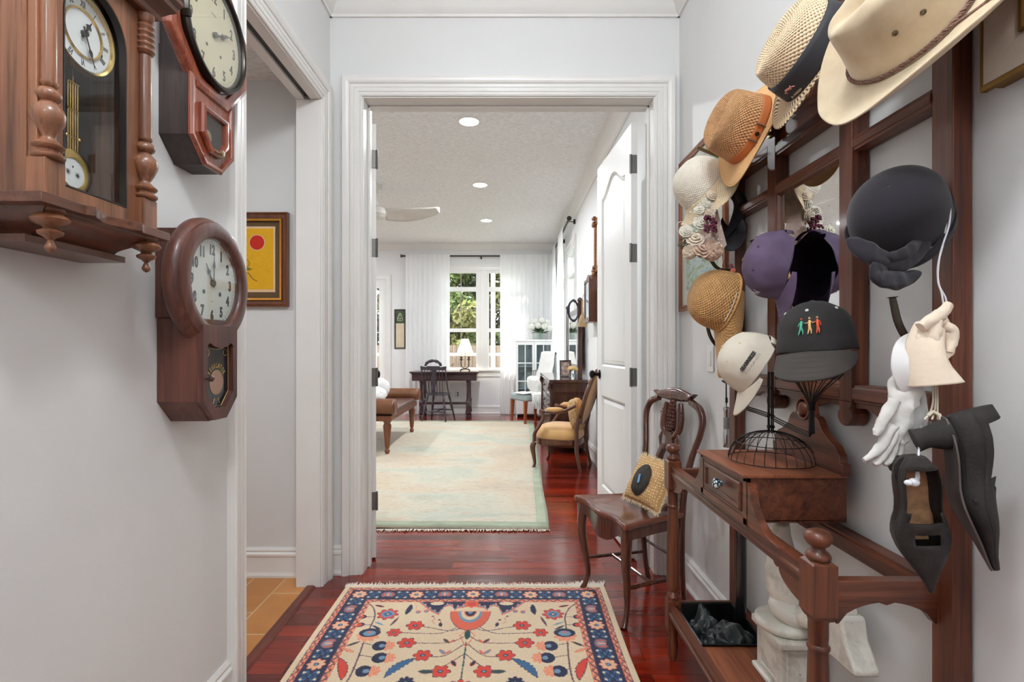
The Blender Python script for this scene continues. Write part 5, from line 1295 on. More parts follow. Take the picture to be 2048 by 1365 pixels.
o = bpy.data.objects.new('pile', build_rug()); COL.objects.link(o); o.parent = rug; WM[o.name] = WM[rug.name]
m_fr = plain('rug_fringe', (222, 212, 196), .95)
def fringe(mb, x0, x1, y, sg, n, L=.04, seed=1, z=.004, w=.0022):
    rd = random.Random(seed)
    for i in range(n):
        x = x0+(x1-x0)*(i+rd.random())/n; l = L*(.45+.75*rd.random()); dx = (rd.random()-.5)*L*.9
        a = Vector((x, y, .009)); b = Vector((x+dx*.5, y+sg*l*.55, z+.004*rd.random())); c = Vector((x+dx+(rd.random()-.5)*.008, y+sg*l, .0025+.005*rd.random()*rd.random()*3))
        mb.add([a+Vector((-w, 0, 0)), a+Vector((w, 0, 0)), b+Vector((w*.8, 0, .001)), b+Vector((-w*.8, 0, .001)), c+Vector((w*.3, 0, 0)), c+Vector((-w*.3, 0, 0))], [(0, 1, 2, 3), (3, 2, 4, 5)])
    return mb
b = fringe(MB(), RX0+.004, RX1-.004, RY1-.004, 1, 900, .036, 3); fringe(b, RX1-.16, RX1+.0, RY1-.004, 1, 160, .055, 9)
b.box(RX0+.002, RX1-.002, RY1-.012, RY1-.002, .004, .0125)
b.obj('fringe', m_fr, rug, smooth=0, kind='stuff', fix=False)

# ================================================================ SIDE CHAIR WITH PILLOW
m_ch = wood('mahogany_chair', (98, 52, 36), (54, 26, 20), 2, .2, .5, .7, 1.0, .1)
m_seat = wood('mahogany_seat', (128, 70, 46), (82, 42, 28), 1, .22, .5, .5, 1.0, .1)
cf = Vector((-.943, -.333, 0)); Mch = frame((.584, 2.442, 0), (0, 0, 1), cf)
chair = thing('side_chair', 'mahogany side chair with carved splat and saddle seat, between the doorway and the hall stand', 'chair', Mch)
def seat_edge(u):
    """outline of the seat in local x (side), y (front)"""
    pts = [(-.165, -.165), (-.19, -.02), (-.222, .13), (-.232, .172), (-.215, .185), (-.12, .168), (0, .186), (.12, .168), (.215, .185), (.232, .172), (.222, .13), (.19, -.02), (.165, -.165), (.08, -.172), (0, -.174), (-.08, -.172)]
    P = catmull([(x, y, 0) for x, y in pts], 4, True); k = len(P); return P[int(u*k) % k]
K = 64
b = MB(); rings = []
for e, z in ((.93, .425), (.985, .427), (1.01, .432), (1.02, .440), (1.01, .449), (.985, .453), (.95, .450), (.90, .446), (.6, .438), (.3, .434), (.02, .433)):
    rings.append([(seat_edge(i/K).x*e, seat_edge(i/K).y*e, z+.004*(abs(seat_edge(i/K).x)/.2)**2*(e if z > .43 else 0)) for i in range(K)]+[])
vs = [p for r in rings for p in r]; fs = []
for j in range(len(rings)-1):
    for i in range(K): i2 = (i+1) % K; fs.append((j*K+i, j*K+i2, (j+1)*K+i2, (j+1)*K+i))
fs.append(tuple(range(K-1, -1, -1))); fs.append(tuple((len(rings)-1)*K+i for i in range(K)))
b.add(vs, fs); b.obj('seat', m_seat, chair, local=True, smooth=60)
b = MB(); rings = []
nA = 60
for (e, zb) in ((.96, None), (.90, None)): pass
path = [seat_edge(i/nA) for i in range(nA)]
top_o = []; rr = [[], [], [], []]
for p in path:
    # apron is deepest in the middle of the front and sides
    dep = .045
    if p.y > .15: dep = .045+.055*math.exp(-((p.x)/.12)**4)
    rr[0].append((p.x*.955, p.y*.955, .428)); rr[1].append((p.x*.965, p.y*.965, .428-dep)); rr[2].append((p.x*.89, p.y*.89, .428-dep)); rr[3].append((p.x*.88, p.y*.88, .428))
vs = [q for r in rr for q in r]; fs = []
for j in range(3):
    for i in range(nA): i2 = (i+1) % nA; fs.append((j*nA+i, j*nA+i2, (j+1)*nA+i2, (j+1)*nA+i))
b.add(vs, fs); b.obj('apron', m_ch, chair, local=True, smooth=40, fix=True)
for sx in (-1, 1):
    P = [(sx*.192, .150, .425), (sx*.200, .158, .36), (sx*.200, .160, .28), (sx*.186, .148, .17), (sx*.176, .140, .09), (sx*.182, .150, .035), (sx*.192, .166, .0)]
    Pc = catmull(P, 5); n = len(Pc); rad = lerpseq([.026, .024, .021, .017, .013, .012, .015], n)
    MB().tube(Pc, rad, 12).obj('front_leg', m_ch, chair, local=True, smooth=60)
    P = [(sx*.140, -.188, 0), (sx*.146, -.172, .12), (sx*.152, -.160, .30), (sx*.155, -.160, .43), (sx*.160, -.172, .56), (sx*.178, -.196, .70), (sx*.206, -.216, .80), (sx*.214, -.226, .868), (sx*.190, -.232, .915), (sx*.150, -.236, .935), (sx*.120, -.238, .945)]
    Pc = catmull(P, 5); n = len(Pc); rad = lerpseq([.013, .014, .017, .018, .017, .016, .016, .017, .018, .017, .016], n)
    MB().tube(Pc, rad, 12, flat=.9).obj('rear_leg', m_ch, chair, local=True, smooth=60)
b = MB(); rings = []
for i in range(41):
    t = i/40*2-1; x = .148*t; zc = .958+.012*(1-t*t)+(.020*max(0, abs(t)-.80)/.2); hgt = .026+.008*math.cos(PI*t)-.010*max(0, abs(t)-.75)/.25; y = -.238-.006*(1-t*t)
    if abs(t) > .96: hgt *= .55
    ring = [(x+.012*(1 if t > 0 else -1)*max(0, abs(t)-.8)*4*(.5 if math.sin(a) > 0 else -1)*abs(math.sin(a)), y+.017*math.cos(a), zc+hgt*math.sin(a)) for a in [2*PI*k/14 for k in range(14)]]
    rings.append(ring+[ring[0]])
b.sweep(rings); b.obj('crest_rail', m_ch, chair, local=True, smooth=60)
# carved splat: pear shaped opening, two buds and a bunch of grapes
b = MB(); 
def sl(z): return -.176-.062*((z-.5)/.45)
out_ = [(.030, .50), (.046, .54), (.060, .60), (.064, .65), (.052, .70), (.030, .745), (.020, .775), (.026, .79)]
inn = [(.0, .555), (.022, .575), (.034, .62), (.035, .655), (.022, .695), (.006, .725), (.0, .73)]
O = catmull([(x*1.3, 0, z) for x, z in out_], 6); I = catmull([(x*1.3, 0, z) for x, z in inn], 7)
for sx in (-1, 1):
    n = 24; rg = []
    for i in range(n+1):
        z = .56+(.725-.56)*i/n
        xo = np.interp(z, [p.z for p in O], [p.x for p in O]); xi = np.interp(z, [p.z for p in I], [p.x for p in I])
        y = sl(z); rg.append([(sx*xi, y-.009, z), (sx*xo, y-.009, z), (sx*xo, y+.009, z), (sx*(xo+xi)/2, y+.013, z), (sx*xi, y+.009, z), (sx*xi, y-.009, z)])
    b.sweep(rg)
b.ext([(-.038, .50), (.038, .50), (.060, .54), (.068, .562), (-.068, .562), (-.060, .54)], -.176-.017, -.176+.002)
b.ext([(-.028, .724), (.028, .724), (.022, .775), (.026, .79), (-.026, .79), (-.022, .775)], sl(.76)-.009, sl(.76)+.009)
spl = b.obj('splat', m_ch, chair, local=True, smooth=40)
for sx in (-1, 1):
    q = MB(); q.tube(catmull([(sx*.020, sl(.76), .765), (sx*.058, sl(.80), .80), (sx*.062, sl(.86), .86), (sx*.052, sl(.91), .930)], 6), lerpseq([.012, .018, .021, .015], 19), 10, flat=.8)
    for k in range(5): a = k*1.25; q.sphere((sx*.060+.015*math.cos(a), sl(.87)+.008, .88+.016*math.sin(a)), .006, 8)
    q.tube([(sx*.060, sl(.7)+.004, .70), (sx*.068, sl(.76)+.006, .755), (sx*.056, sl(.8)+.004, .80)], [.004, .012, .003], 8, flat=.6)
    q.obj('carved_bud', m_ch, spl, local=True, smooth=60)
    q = MB()
    for k in range(12): t = k/11; z = .585+.115*t; q.sphere((sx*(np.interp(z, [p.z for p in I], [p.x for p in I])+.006), sl(z)+.011, z), .0042, 8)
    q.obj('carved_beading', m_ch, spl, local=True)
q = MB()
for r_, z in ((2, .80), (3, .815), (3, .832), (4, .848), (4, .866), (4, .884), (3, .902), (3, .918), (2, .934)):
    for k in range(r_): q.sphere(((k-(r_-1)/2)*.0160, sl(z)+.006, z), .0105, 8)
q.box(-.02, .02, sl(.87)-.008, sl(.87)+.002, .79, .945)
q.obj('carved_grapes', m_ch, spl, local=True)
b = MB().tube([(-.16, -.174, .535), (.16, -.174, .535)], .011, 10); b.obj('back_rail', m_ch, chair, local=True)
for pth, r_ in (([(-.178, .142, .16), (-.148, -.165, .16)], .009), ([(.178, .142, .16), (.148, -.165, .16)], .009), ([(-.164, .01, .16), (.164, .01, .16)], .0075), ([(-.15, -.17, .22), (.15, -.17, .22)], .0075)):
    MB().tube(pth, r_, 8).obj('stretcher', m_ch, chair, local=True)
# pillow
mpl = Mat('dotted_cotton', .9); tc = mpl.node('ShaderNodeTexCoord'); vo = mpl.node('ShaderNodeTexVoronoi'); mp_ = mpl.node('ShaderNodeMapping'); mp_.inputs['Scale'].default_value = (20, 17, 1); mpl.link(tc.outputs['UV'], mp_.inputs[0]); mpl.link(mp_.outputs[0], vo.inputs[0]); vo.inputs['Scale'].default_value = 1; vo.inputs['Randomness'].default_value = .25
mpl.color(mpl.ramp(vo.outputs['Distance'], [(.24, lin((236, 212, 168))), (.30, lin((190, 148, 96)))])); mpl.bump(mpl.noise(mpl.coord('Object'), 30, 4), .4, .01)
A, B_, Cc = Vector((.571, 2.555, .462)), Vector((.667, 2.295, .462)), Vector((.700, 2.515, .652))
ex = (B_-A).normalized(); up_ = (Cc-A); eyv = (up_-ex*up_.dot(ex)).normalized(); nz = ex.cross(eyv).normalized()
if nz.x > 0: nz = -nz
Lx = (B_-A).length; Ly = .232
Mp = axes(A+ex*Lx*.5+eyv*Ly*.5-nz*.0+Vector((-.004, 0, .0)), ex, eyv, ex.cross(eyv))
pil = thing('patchwork_pillow', 'small tan dotted pillow with a dark teardrop patch, leaning in the side chair', 'pillow', Mp)
zs = 1 if ex.cross(eyv).x < 0 else -1
def pf_(u, v, s): 
    a = u*2-1; c = v*2-1; w = (max(0, 1-abs(a)**2.6)*max(0, 1-abs(c)**2.6))**.5
    n_ = .004*mnoise.noise(Vector((a*3, c*3, s*2)))
    return (a*Lx/2*(1-.05*(1-c*c)), c*Ly/2*(1-.06*(1-a*a)), s*(.042*w+n_*w))
b = MB(); b.grid(lambda u, v: pf_(u, v, 1), 30, 30); b.grid(lambda u, v: pf_(u, v, -1), 30, 30)
b.obj('cushion', mpl.m, pil, local=True, smooth=180, fix=True)
b = MB(); rd = random.Random(5)
for i in range(360):
    t = i/360*4; e = int(t); f = t-e; a, c = [(f*2-1, -1), (1, f*2-1), (1-f*2, 1), (-1, 1-f*2)][e]
    p = Vector(pf_((a+1)/2, (c+1)/2, 1)); d = Vector((a if abs(a) == 1 else 0, c if abs(c) == 1 else 0, 0)); L = .008+.010*rd.random(); sd = Vector((-d.y, d.x, 0))*.0022
    q = p+d*L+Vector(((rd.random()-.5)*.006, (rd.random()-.5)*.006, (rd.random()-.5)*.006)); b.add([p-d*.004-sd, p-d*.004+sd, q+sd*.6, q-sd*.6], [(0, 1, 2, 3)])
b.obj('ruffle', plain('pillow_fringe', (222, 200, 160), .95), pil, local=True, smooth=0, fix=False)
def on_p(x, y, l=.003): p = pf_(x/Lx+.5, y/Ly+.5, zs); return (x, y, p[2]+zs*l)
b = MB(); n = 28; ctr = (-.012, .010)
vs = [on_p(*ctr)]; 
for ring_ in (.5, 1):
    for i in range(n):
        a = 2*PI*i/n; r_ = .074*(1-.30*math.sin(a))*(1 if math.sin(a) < .2 else 1.15); vs.append(on_p(ctr[0]+r_*ring_*math.cos(a)*(.8-.25*max(0, math.sin(a))), ctr[1]+r_*ring_*math.sin(a)*1.0))
fs = [(0, 1+i, 1+(i+1) % n) for i in range(n)]+[(1+i, 1+n+i, 1+n+(i+1) % n, 1+(i+1) % n) for i in range(n)]
b.add(vs, fs); b.obj('patch', plain('charcoal_patch', (62, 56, 50), .95, var=.2, vscale=60), pil, local=True, smooth=180, solid=.002)
q = MB(); c_ = on_p(-.02, -.008, .006); q.box(-.007, .007, -.022, .022, -.001, .001, M=T(*c_) @ R(math.radians(20), 'Z')); q.obj('blue_tag', plain('blue_tag', (96, 150, 196), .5), pil, local=True, smooth=0)

# ================================================================ THINGS ON AND IN THE STAND
m_wire = metal('black_wire', (52, 50, 50), .45)
ws = thing('wire_hat_stand', 'black wire dress form base with domed skirt standing on the drawer box', 'hat stand', (.765, 1.47, .877))
cx_, cy_, z0 = .745, 1.47, .8785
R_ = .112
b = MB()
for k in range(26):
    a = 2*PI*k/26; b.tube([(cx_+R_*math.sin(t)*math.cos(a), cy_+R_*math.sin(t)*math.sin(a), z0+.002+.082*math.cos(t)) for t in [PI/2*i/9 for i in range(10)]], .0011, 5)
for rr_, zz in ((R_, z0+.002), (R_*.80, z0+.05)):
    b.tube([(cx_+rr_*math.cos(2*PI*i/48), cy_+rr_*math.sin(2*PI*i/48), zz) for i in range(48)], .0013, 5, closed=True)
b.obj('dome', m_wire, ws)
b = MB(); zt = z0+.082
for k in range(7): a = 2*PI*k/7; b.tube([(cx_+.0065*math.cos(a), cy_+.0065*math.sin(a), zt-.004), (cx_+.0065*math.cos(a), cy_+.0065*math.sin(a), 1.13)], .0022, 6)
for zz in (zt+.012, zt+.016, zt+.045, 1.085): b.tube([(cx_+.0095*math.cos(2*PI*i/16), cy_+.0095*math.sin(2*PI*i/16), zz) for i in range(16)], .0016, 5, closed=True)
b.obj('post', m_wire, ws)
for pts in ([(cx_, cy_-.008, 1.000), (.742, 1.38, .992), (.738, 1.275, .985), (.737, 1.262, .995), (.737, 1.258, 1.05)], [(cx_, cy_+.008, 1.004), (.750, 1.56, 1.006), (.748, 1.625, 1.010), (.75, 1.64, 1.03), (.752, 1.65, 1.07)]):
    b = MB()
    for dz, dx_ in ((0, 0), (.005, .002), (-.004, -.003)): b.tube([(x+dx_, y, z+dz) for x, y, z in catmull(pts, 5)], .0020, 6)
    b.obj('arm', m_wire, ws)
b = MB(); rd = random.Random(2)
for k in range(14):
    a = 2*PI*k/14; ca_, sa_ = math.cos(a), math.sin(a)
    b.tube(catmull([(.737+.006*ca_, 1.258+.006*sa_, .99), (.737+.006*ca_, 1.258+.006*sa_, 1.055), (.735+.020*ca_, 1.252+.020*sa_, 1.09), (.735+.055*ca_, 1.235+.060*sa_, 1.14), (.735+.070*ca_, 1.225+.078*sa_, 1.19)], 4), .0014, 5)
for zz in (1.048, 1.053): b.tube([(.737+.0085*math.cos(2*PI*i/16), 1.258+.0085*math.sin(2*PI*i/16), zz) for i in range(16)], .0016, 5, closed=True)
b.obj('fan', m_wire, ws)
# flashlight on a cord
m_chr = metal('chrome', (205, 207, 210), .16)
fl = thing('flashlight', 'chrome pocket flashlight hanging from a black wrist strap beside the stand', 'flashlight', T(*W(1453, 860, 1.955)))
c = W(1453, 860, 1.955)
def fz(py): return EYE-(py-CY)*1.955/F
b = MB().lathe([(.012, fz(895)), (.0135, fz(893)), (.0125, fz(868)), (.0105, fz(862)), (.0105, fz(826)), (.012, fz(824)), (.012, fz(816)), (.006, fz(814))], 18, M=T(c.x, c.y, 0)); fo = b.obj('body', m_chr, fl, smooth=30)
b = MB().lathe([(.0108, fz(858)), (.0112, fz(857)), (.0112, fz(836)), (.0108, fz(835))], 18, M=T(c.x, c.y, 0)); b.obj('grip', metal('dark_grip', (150, 152, 154), .45), fo, smooth=30)
b = MB(); b.tube([(c.x, c.y, fz(815)), (c.x-.001, c.y, fz(800)), (c.x-.001, c.y, fz(745))], [.0015, .003, .002], 6); b.tube([(c.x, c.y, fz(806)), (c.x, c.y, fz(796))], .005, 8)
b.tube([(c.x-.001, c.y, fz(745)), (c.x+.01, c.y+.005, fz(700)), (c.x+.012, c.y+.01, fz(672))], .0018, 6); b.obj('strap', m_ink, fl)
# white gloves over the lower hook
m_glv = plain('white_cotton_glove', (214, 210, 204), .9, var=.06, vscale=30, bump=.5, bscale=60)
m_glc = plain('cream_glove', (232, 214, 192), .85, var=.05, vscale=24, bump=.4, bscale=60)
def drape(mb, path, wds, th=.010, n=26, rough=.0, seed=0, up=(0, 0, 1)):
    P = catmull(path, 11); k = len(P); wd = lerpseq(wds, k); rg = []; 
    for j in range(k):
        t = (P[min(k-1, j+1)]-P[max(0, j-1)]).normalized(); view = (Vector((0, 0, EYE))-P[j]).normalized()
        sd = t.cross(view).normalized(); nn = sd.cross(t)
        ring = []
        for i in range(n):
            a = 2*PI*i/n; f = rough*mnoise.noise(Vector((math.cos(a)*1.5+seed, math.sin(a)*1.5, j*.24)))
            q_ = P[j]+sd*(wd[j]*math.cos(a)*(1+f))+nn*((th+abs(f)*wd[j]*.4)*math.sin(a)); ring.append(q_+(nn*.0035+sd*.001)*mnoise.noise(Vector((q_.x*70+seed, q_.y*70, q_.z*45)))*(1 if rough else 0)*min(1.6, wd[j]/.010))
        rg.append(ring+[ring[0]])
    return mb.sweep(rg)
g1 = thing('lace_glove', 'long white cotton glove hanging fingers down from the low hook on the near post', 'glove', T(*W(1790, 850, 1.01)))
b = MB(); drape(b, [W(1850, 712, 1.0), W(1822, 740, .985), W(1806, 790, .98), W(1796, 840, .98), W(1782, 880, .985)], [.018, .028, .026, .026, .024], .012, rough=.35, seed=2); b.obj('hand', m_glv, g1, smooth=60)
for pts, w_ in (([(1786, 850), (1770, 880), (1752, 905), (1728, 922)], .0085), ([(1790, 860), (1776, 895), (1760, 920), (1748, 930)], .008), ([(1794, 862), (1786, 898), (1776, 922), (1768, 930)], .008), ([(1800, 860), (1800, 890), (1797, 915), (1790, 925)], .0075), ([(1790, 800), (1766, 840), (1756, 862), (1752, 872)], .0085)):
    b = MB(); drape(b, [W(x, y, .975) for x, y in pts], [w_*1.25, w_*1.1, w_, w_*.55], .006, rough=.25, seed=w_*900+pts[0][0]); b.obj('finger', m_glv, g1, smooth=60)
g2 = thing('cream_glove', 'cream fabric glove folded over the low hook, open cuff showing', 'glove', T(*W(1870, 700, .97)))
b = MB(); P = catmull([W(1860, 650, .965), W(1852, 690, .955), W(1856, 735, .95), W(1868, 770, .945)], 6); k = len(P); rg = []
for j in range(k):
    f = j/(k-1); w0 = .021+.020*f; t = (P[min(k-1, j+1)]-P[max(0, j-1)]).normalized(); view = (Vector((0, 0, EYE))-P[j]).normalized(); sd = t.cross(view).normalized(); nn = sd.cross(t)
    ring = [P[j]+sd*(w0*math.cos(a)*(1+.08*math.sin(3*a+j*.2)))+nn*((.012+.010*f)*math.sin(a))-t*.006*math.cos(a)*f for a in [2*PI*i/20 for i in range(20)]]; rg.append(ring+[ring[0]])
b.sweep(rg, caps=False); b.obj('cuff', m_glc, g2, smooth=60, solid=.002)
for pts, w_ in (([(1842, 655), (1862, 640), (1886, 625), (1898, 608)], .0095), ([(1862, 640), (1850, 668), (1848, 688), (1858, 700)], .0105), ([(1872, 640), (1866, 670), (1868, 700), (1872, 720)], .0105), ([(1880, 642), (1890, 660), (1896, 690), (1884, 718)], .0110), ([(1885, 650), (1902, 662), (1900, 690), (1896, 705)], .009)):
    b = MB(); drape(b, [W(x, y, .945+.004*(pts[0][0] % 3)) for x, y in pts], [w_, w_*1.15, w_*1.1, w_*.8], .008, rough=.2, seed=pts[0][0]); b.obj('finger', m_glc, g2, smooth=60)
g3 = thing('white_sash', 'folded white satin ribbon band looped on the low hook behind the cream glove', 'ribbon', T(*W(1820, 740, .98)))
b = MB(); m_sat = plain('white_satin', (222, 220, 218), .45, bump=.1)
drape(b, [W(1868, 655, 1.0), W(1838, 672, .985), W(1808, 690, .975), W(1800, 730, .965), W(1812, 770, .965), W(1835, 790, .97)], [.012, .012, .013, .014, .013, .012], .0015); b.obj('loop', m_sat, g3, smooth=60)
b = MB(); drape(b, [W(1838, 780, .985), W(1830, 830, .99), W(1815, 900, .995)], [.008, .020, .024], .002, rough=.1); b.obj('tail', m_sat, g3, smooth=60)
# earphones: white cord from the upper hook, bud hanging by the shoes
m_plw = plain('white_plastic', (228, 230, 234), .3)
ep = thing('earphones', 'white earphones on a long cord looped from the upper hook of the near post', 'earphones', T(*W(1890, 420, .98)))
b = MB(); cd = MB()
cd.tube(catmull([W(1873, 396, .98), W(1888, 398, .97), W(1893, 430, .97), W(1888, 480, .98), W(1876, 530, .985), W(1878, 570, .985), W(1892, 600, .985), W(1893, 640, .985)], 8), .0016, 7)
cd.tube(catmull([W(1893, 396, .975), W(1900, 410, .97), W(1898, 450, .97), W(1880, 510, .975), W(1876, 560, .98), W(1884, 590, .98), W(1886, 630, .985), W(1870, 700, 1.0), W(1845, 780, .995), W(1842, 850, .985), W(1838, 900, .91), W(1836, 935, .895)], 8), .0016, 7)
cd.obj('cord', m_plw, ep)
q = MB(); q.tube([W(1834, 938, .895), W(1835, 955, .885), W(1833, 962, .885)], [.0028, .0036, .004], 8); q.sphere(W(1828, 965, .885), .0085, 12, sc=(1, 1, .85)); q.sphere(W(1817, 966, .88), .0055, 12, sc=(1.3, 1, .9)); q.obj('earbud', m_plw, ep, smooth=80)
# black heeled shoes hung by cotton strings
m_shoe = plain('black_suede_shoe', (44, 38, 36), .85, var=.25, vscale=35, bump=.5, bscale=200)
m_sole = plain('worn_sole', (84, 74, 70), .7); m_insole = plain('tan_insole', (196, 150, 108), .8, var=.25, vscale=60); m_dark = plain('shoe_lining', (22, 20, 24), .9)
m_str = plain('cotton_string', (220, 206, 184), .9)
def shoe(name_label, C0, toe, topv, openv, L=.235, seed=1, flip=1):
    """C0: heel end of the sole line; toe: direction heel to toe; openv: direction the foot opening faces"""
    toe = Vector(toe).normalized(); openv = Vector(openv); openv = (openv-toe*openv.dot(toe)).normalized()
    M = frame(C0, openv, toe)          # local y to the toe, z towards the opening, x side
    h = thing('heeled_shoe', name_label, 'shoe', M, group='pair of black heeled shoes hanging from the near post')
    b = MB(); rg = []; n = 26
    W_ = [.010, .026, .030, .030, .029, .031, .038, .041, .038, .030, .019, .009, .003]; Zs = [.030, .026, .022, .017, .010, .002, -.004, -.005, -.004, -.002, 0, .001, .002]; H_ = [.066, .072, .072, .070, .066, .060, .052, .046, .040, .032, .022, .014, .008]
    for j in range(n):
        t = j/(n-1); w_ = np.interp(t*12, range(13), W_); zs_ = np.interp(t*12, range(13), Zs); hh = np.interp(t*12, range(13), H_); y = L*t
        opn = .04 < t < .50; ring = []
        for i in range(17):
            a = PI*(-.5)+PI*2*i/16*.5  # from right side bottom ... profile from bottom right over top to bottom left
        for i in range(18):
            a = 2*PI*i/18; zz = math.sin(a); xx = math.cos(a)
            z = zs_+hh*(.5+.5*zz) ; x = w_*(abs(xx)**.75*(1 if xx > 0 else -1))*(1-.25*max(0, zz))
            ring.append((x, y, z))
        rg.append(ring+[ring[0]])
    b.sweep(rg)
    # remove the top faces over the foot opening
    keep = []; 
    for f in b.f:
        cx = sum(b.v[i][0] for i in f)/len(f); cy = sum(b.v[i][1] for i in f)/len(f); cz = sum(b.v[i][2] for i in f)/len(f); t = cy/L
        hh = np.interp(t*12, range(13), H_); zs_ = np.interp(t*12, range(13), Zs)
        if .06 < t < .47 and cz > zs_+hh*(.72 if t < .40 else .82): continue
        if .56 < t < .63 and cz > zs_+hh*.84 and abs(cx) < .020: continue
        keep.append(f)
    b.f = keep; b.mi = [0]*len(keep); b.uv = {}
    b.obj('upper', m_shoe, h, local=True, smooth=60, solid=.002)
    q = MB(); q.grid(lambda u, v: ((.024*(1 if v > .5 else 1))*(v*2-1)*min(1, .5+u*2)*(1 if u < .9 else .5), L*(.05+.58*u), np.interp((.05+.58*u)*12, range(13), Zs)+.008), 20, 6); q.obj('insole', m_insole if seed == 1 else m_dark, h, local=True, smooth=60)
    q = MB(); rs = []
    for j in range(20):
        t = j/19; w_ = np.interp(t*12, range(13), W_)*1.03; z = np.interp(t*12, range(13), Zs)-.002; rs.append([(-w_, L*t, z), (w_, L*t, z), (w_, L*t, z-.003), (-w_, L*t, z-.003), (-w_, L*t, z)])
    q.sweep(rs); q.obj('sole', m_sole, h, local=True, smooth=30)
    q = MB(); q.tube(catmull([(0, .030, .026), (0, .028, .008), (0, .026, -.010), (0, .026, -.028)], 4), lerpseq([.028, .024, .018, .021], 13), 14); q.obj('heel', m_shoe, h, local=True, smooth=50)
    for yy in (.50, ):
        q = MB(); q.tube([(.036*math.cos(a), L*yy, np.interp(yy*12, range(13), Zs)+.012+.040*math.sin(a)) for a in [PI*i/16 for i in range(17)]], .006, 8, flat=.3, up=(0, 1, 0)); q.obj('strap', m_shoe, h, local=True, smooth=50)
    return h
vw = (Vector((0, 0, EYE))-W(1830, 1000, .93)).normalized()
s1 = shoe('black suede heeled shoe hanging at the left, worn tan insole showing', W(1806, 905, .955), W(1857, 1163, .93)-W(1806, 905, .955), None, vw+Vector((.30, 0, 0)), L=.247, seed=1)
s2 = shoe('black suede heeled shoe at the right of the pair, pointed toe to the wall', W(1853, 845, .915), W(1980, 1130, .90)-W(1853, 845, .915), None, Vector((1, 0, .35))+vw*.45, L=.275, seed=2)
b = MB()
for dx_ in (-3, 2, 6): b.tube(catmull([W(1868+dx_, 770, .965), W(1869+dx_, 800, .96), W(1866+dx_*1.5, 822, .955), W(1858+dx_*3, 840, .945)], 5), .0017, 6)
b.tube([W(1856, 832, .95), W(1866, 824, .948), W(1878, 830, .945), W(1884, 842, .94)], .0035, 7)
b.obj('shoe_string', m_str, None, smooth=60, label='cream cotton string tied through the hanging black shoes', cat='string')
# thin black cord from the mullion hook past the black cap
b = MB()
for dx_ in (0, 7): b.tube(catmull([W(1586, 470, 1.60), W(1590+dx_*.3, 500, 1.6), W(1578+dx_, 545, 1.60), W(1566+dx_*.6, 575, 1.61)], 6), .0012, 5)
b.obj('cap_cord', m_ink, None, smooth=60, label='thin black double cord hanging behind the purple cap', cat='cord')
# dried flower bouquet in a paper cone
bq = thing('dried_bouquet', 'bouquet of dried cream roses, lace and purple statice hanging below the white straw hat', 'bouquet', T(*W(1410, 470, 1.93)))
m_ros = [plain('cream_rose', (226, 208, 184), .8, var=.1, vscale=60), plain('blush_rose', (222, 188, 164), .8, var=.1, vscale=60), plain('ivory_petal', (214, 208, 190), .8)]
def rose(mb, c, r, seed=0, nrm=None, m=0):
    rd = random.Random(seed); n_ = Vector(nrm or (-.4, -.8, .2)).normalized(); M = frame(c, n_, (0, .2, 1))
    for ly in range(4):
        k = 3+ly*2; rr = r*(.25+.25*ly)
        for i in range(k):
            a = 2*PI*i/k+ly*.7+rd.random()*.5; w = rr*1.1
            def pet(u, v): 
                x = (u-.5)*w*(1.3*math.sin(PI*(.15+.75*v))); y = rr*(.25+.75*v**.8); z = r*(.55-.18*ly)*(1-v*.35)+r*.25*v*(1-ly*.28)-.6*x*x/r
                return (y*math.cos(a)-x*math.sin(a), y*math.sin(a)+x*math.cos(a), z)
            mb.grid(pet, 4, 4, m=m, M=M)
    return mb
rd = random.Random(11); k = 0
for (px, py, r_, c_) in ((1390, 478, .024, 0), (1372, 462, .018, 2), (1402, 445, .020, 2), (1412, 408, .018, 2), (1424, 390, .016, 0), (1400, 500, .026, 1), (1425, 502, .028, 1), (1380, 505, .020, 0), (1418, 430, .016, 0), (1398, 420, .014, 2)):
    b = MB(); rose(b, W(px, py, 1.80+.02*rd.random()), r_*1.3, k, (rd.random()-.7, -.8, rd.random()-.4)); b.obj('rose', m_ros[c_], bq, smooth=60, fix=False); k += 1
b = MB()
for i in range(70): p = W(1421+(rd.random()-.5)*24, 447+(rd.random()-.5)*34, 1.765+.02*rd.random()); b.sphere(p, .0035+.002*rd.random(), 6)
b.obj('statice', plain('purple_statice', (104, 38, 60), .85, var=.2, vscale=100), bq, smooth=60)
b = MB()
for i in range(80): p = W(1412+(rd.random()-.5)*64, 452+(rd.random()-.5)*90, 1.765+.03*rd.random()); b.sphere(p, .0018+.0012*rd.random(), 6)
b.obj('pearl_sprays', plain('pearl_white', (236, 232, 226), .3), bq, smooth=60, kind='stuff')
b = MB()
for i in range(14): p0 = W(1392, 476, 1.88); p1 = W(1358+rd.random()*14, 478+rd.random()*34, 1.86); b.tube(catmull([p0, p0.lerp(p1, .5)+Vector((0, 0, .008)), p1], 4), .0016, 5)
for i in range(5): p = W(1358+i*5, 500-abs(i-2)*5, 1.86); b.sphere(p, .005, 8, sc=(1, 1, 1.6))
b.obj('stems', plain('sage_stem', (76, 84, 60), .8), bq, smooth=60)
b = MB(); b.grid(lambda u, v: tuple(W(1430-22*v+ (v*70)*(u-.35), 402+88*v+26*v*math.sin(PI*u), 1.84-.03*math.sin(PI*u))), 16, 10)
b.obj('lace_cone', plain('blush_lace', (226, 200, 184), .85), bq, smooth=60, fix=False)
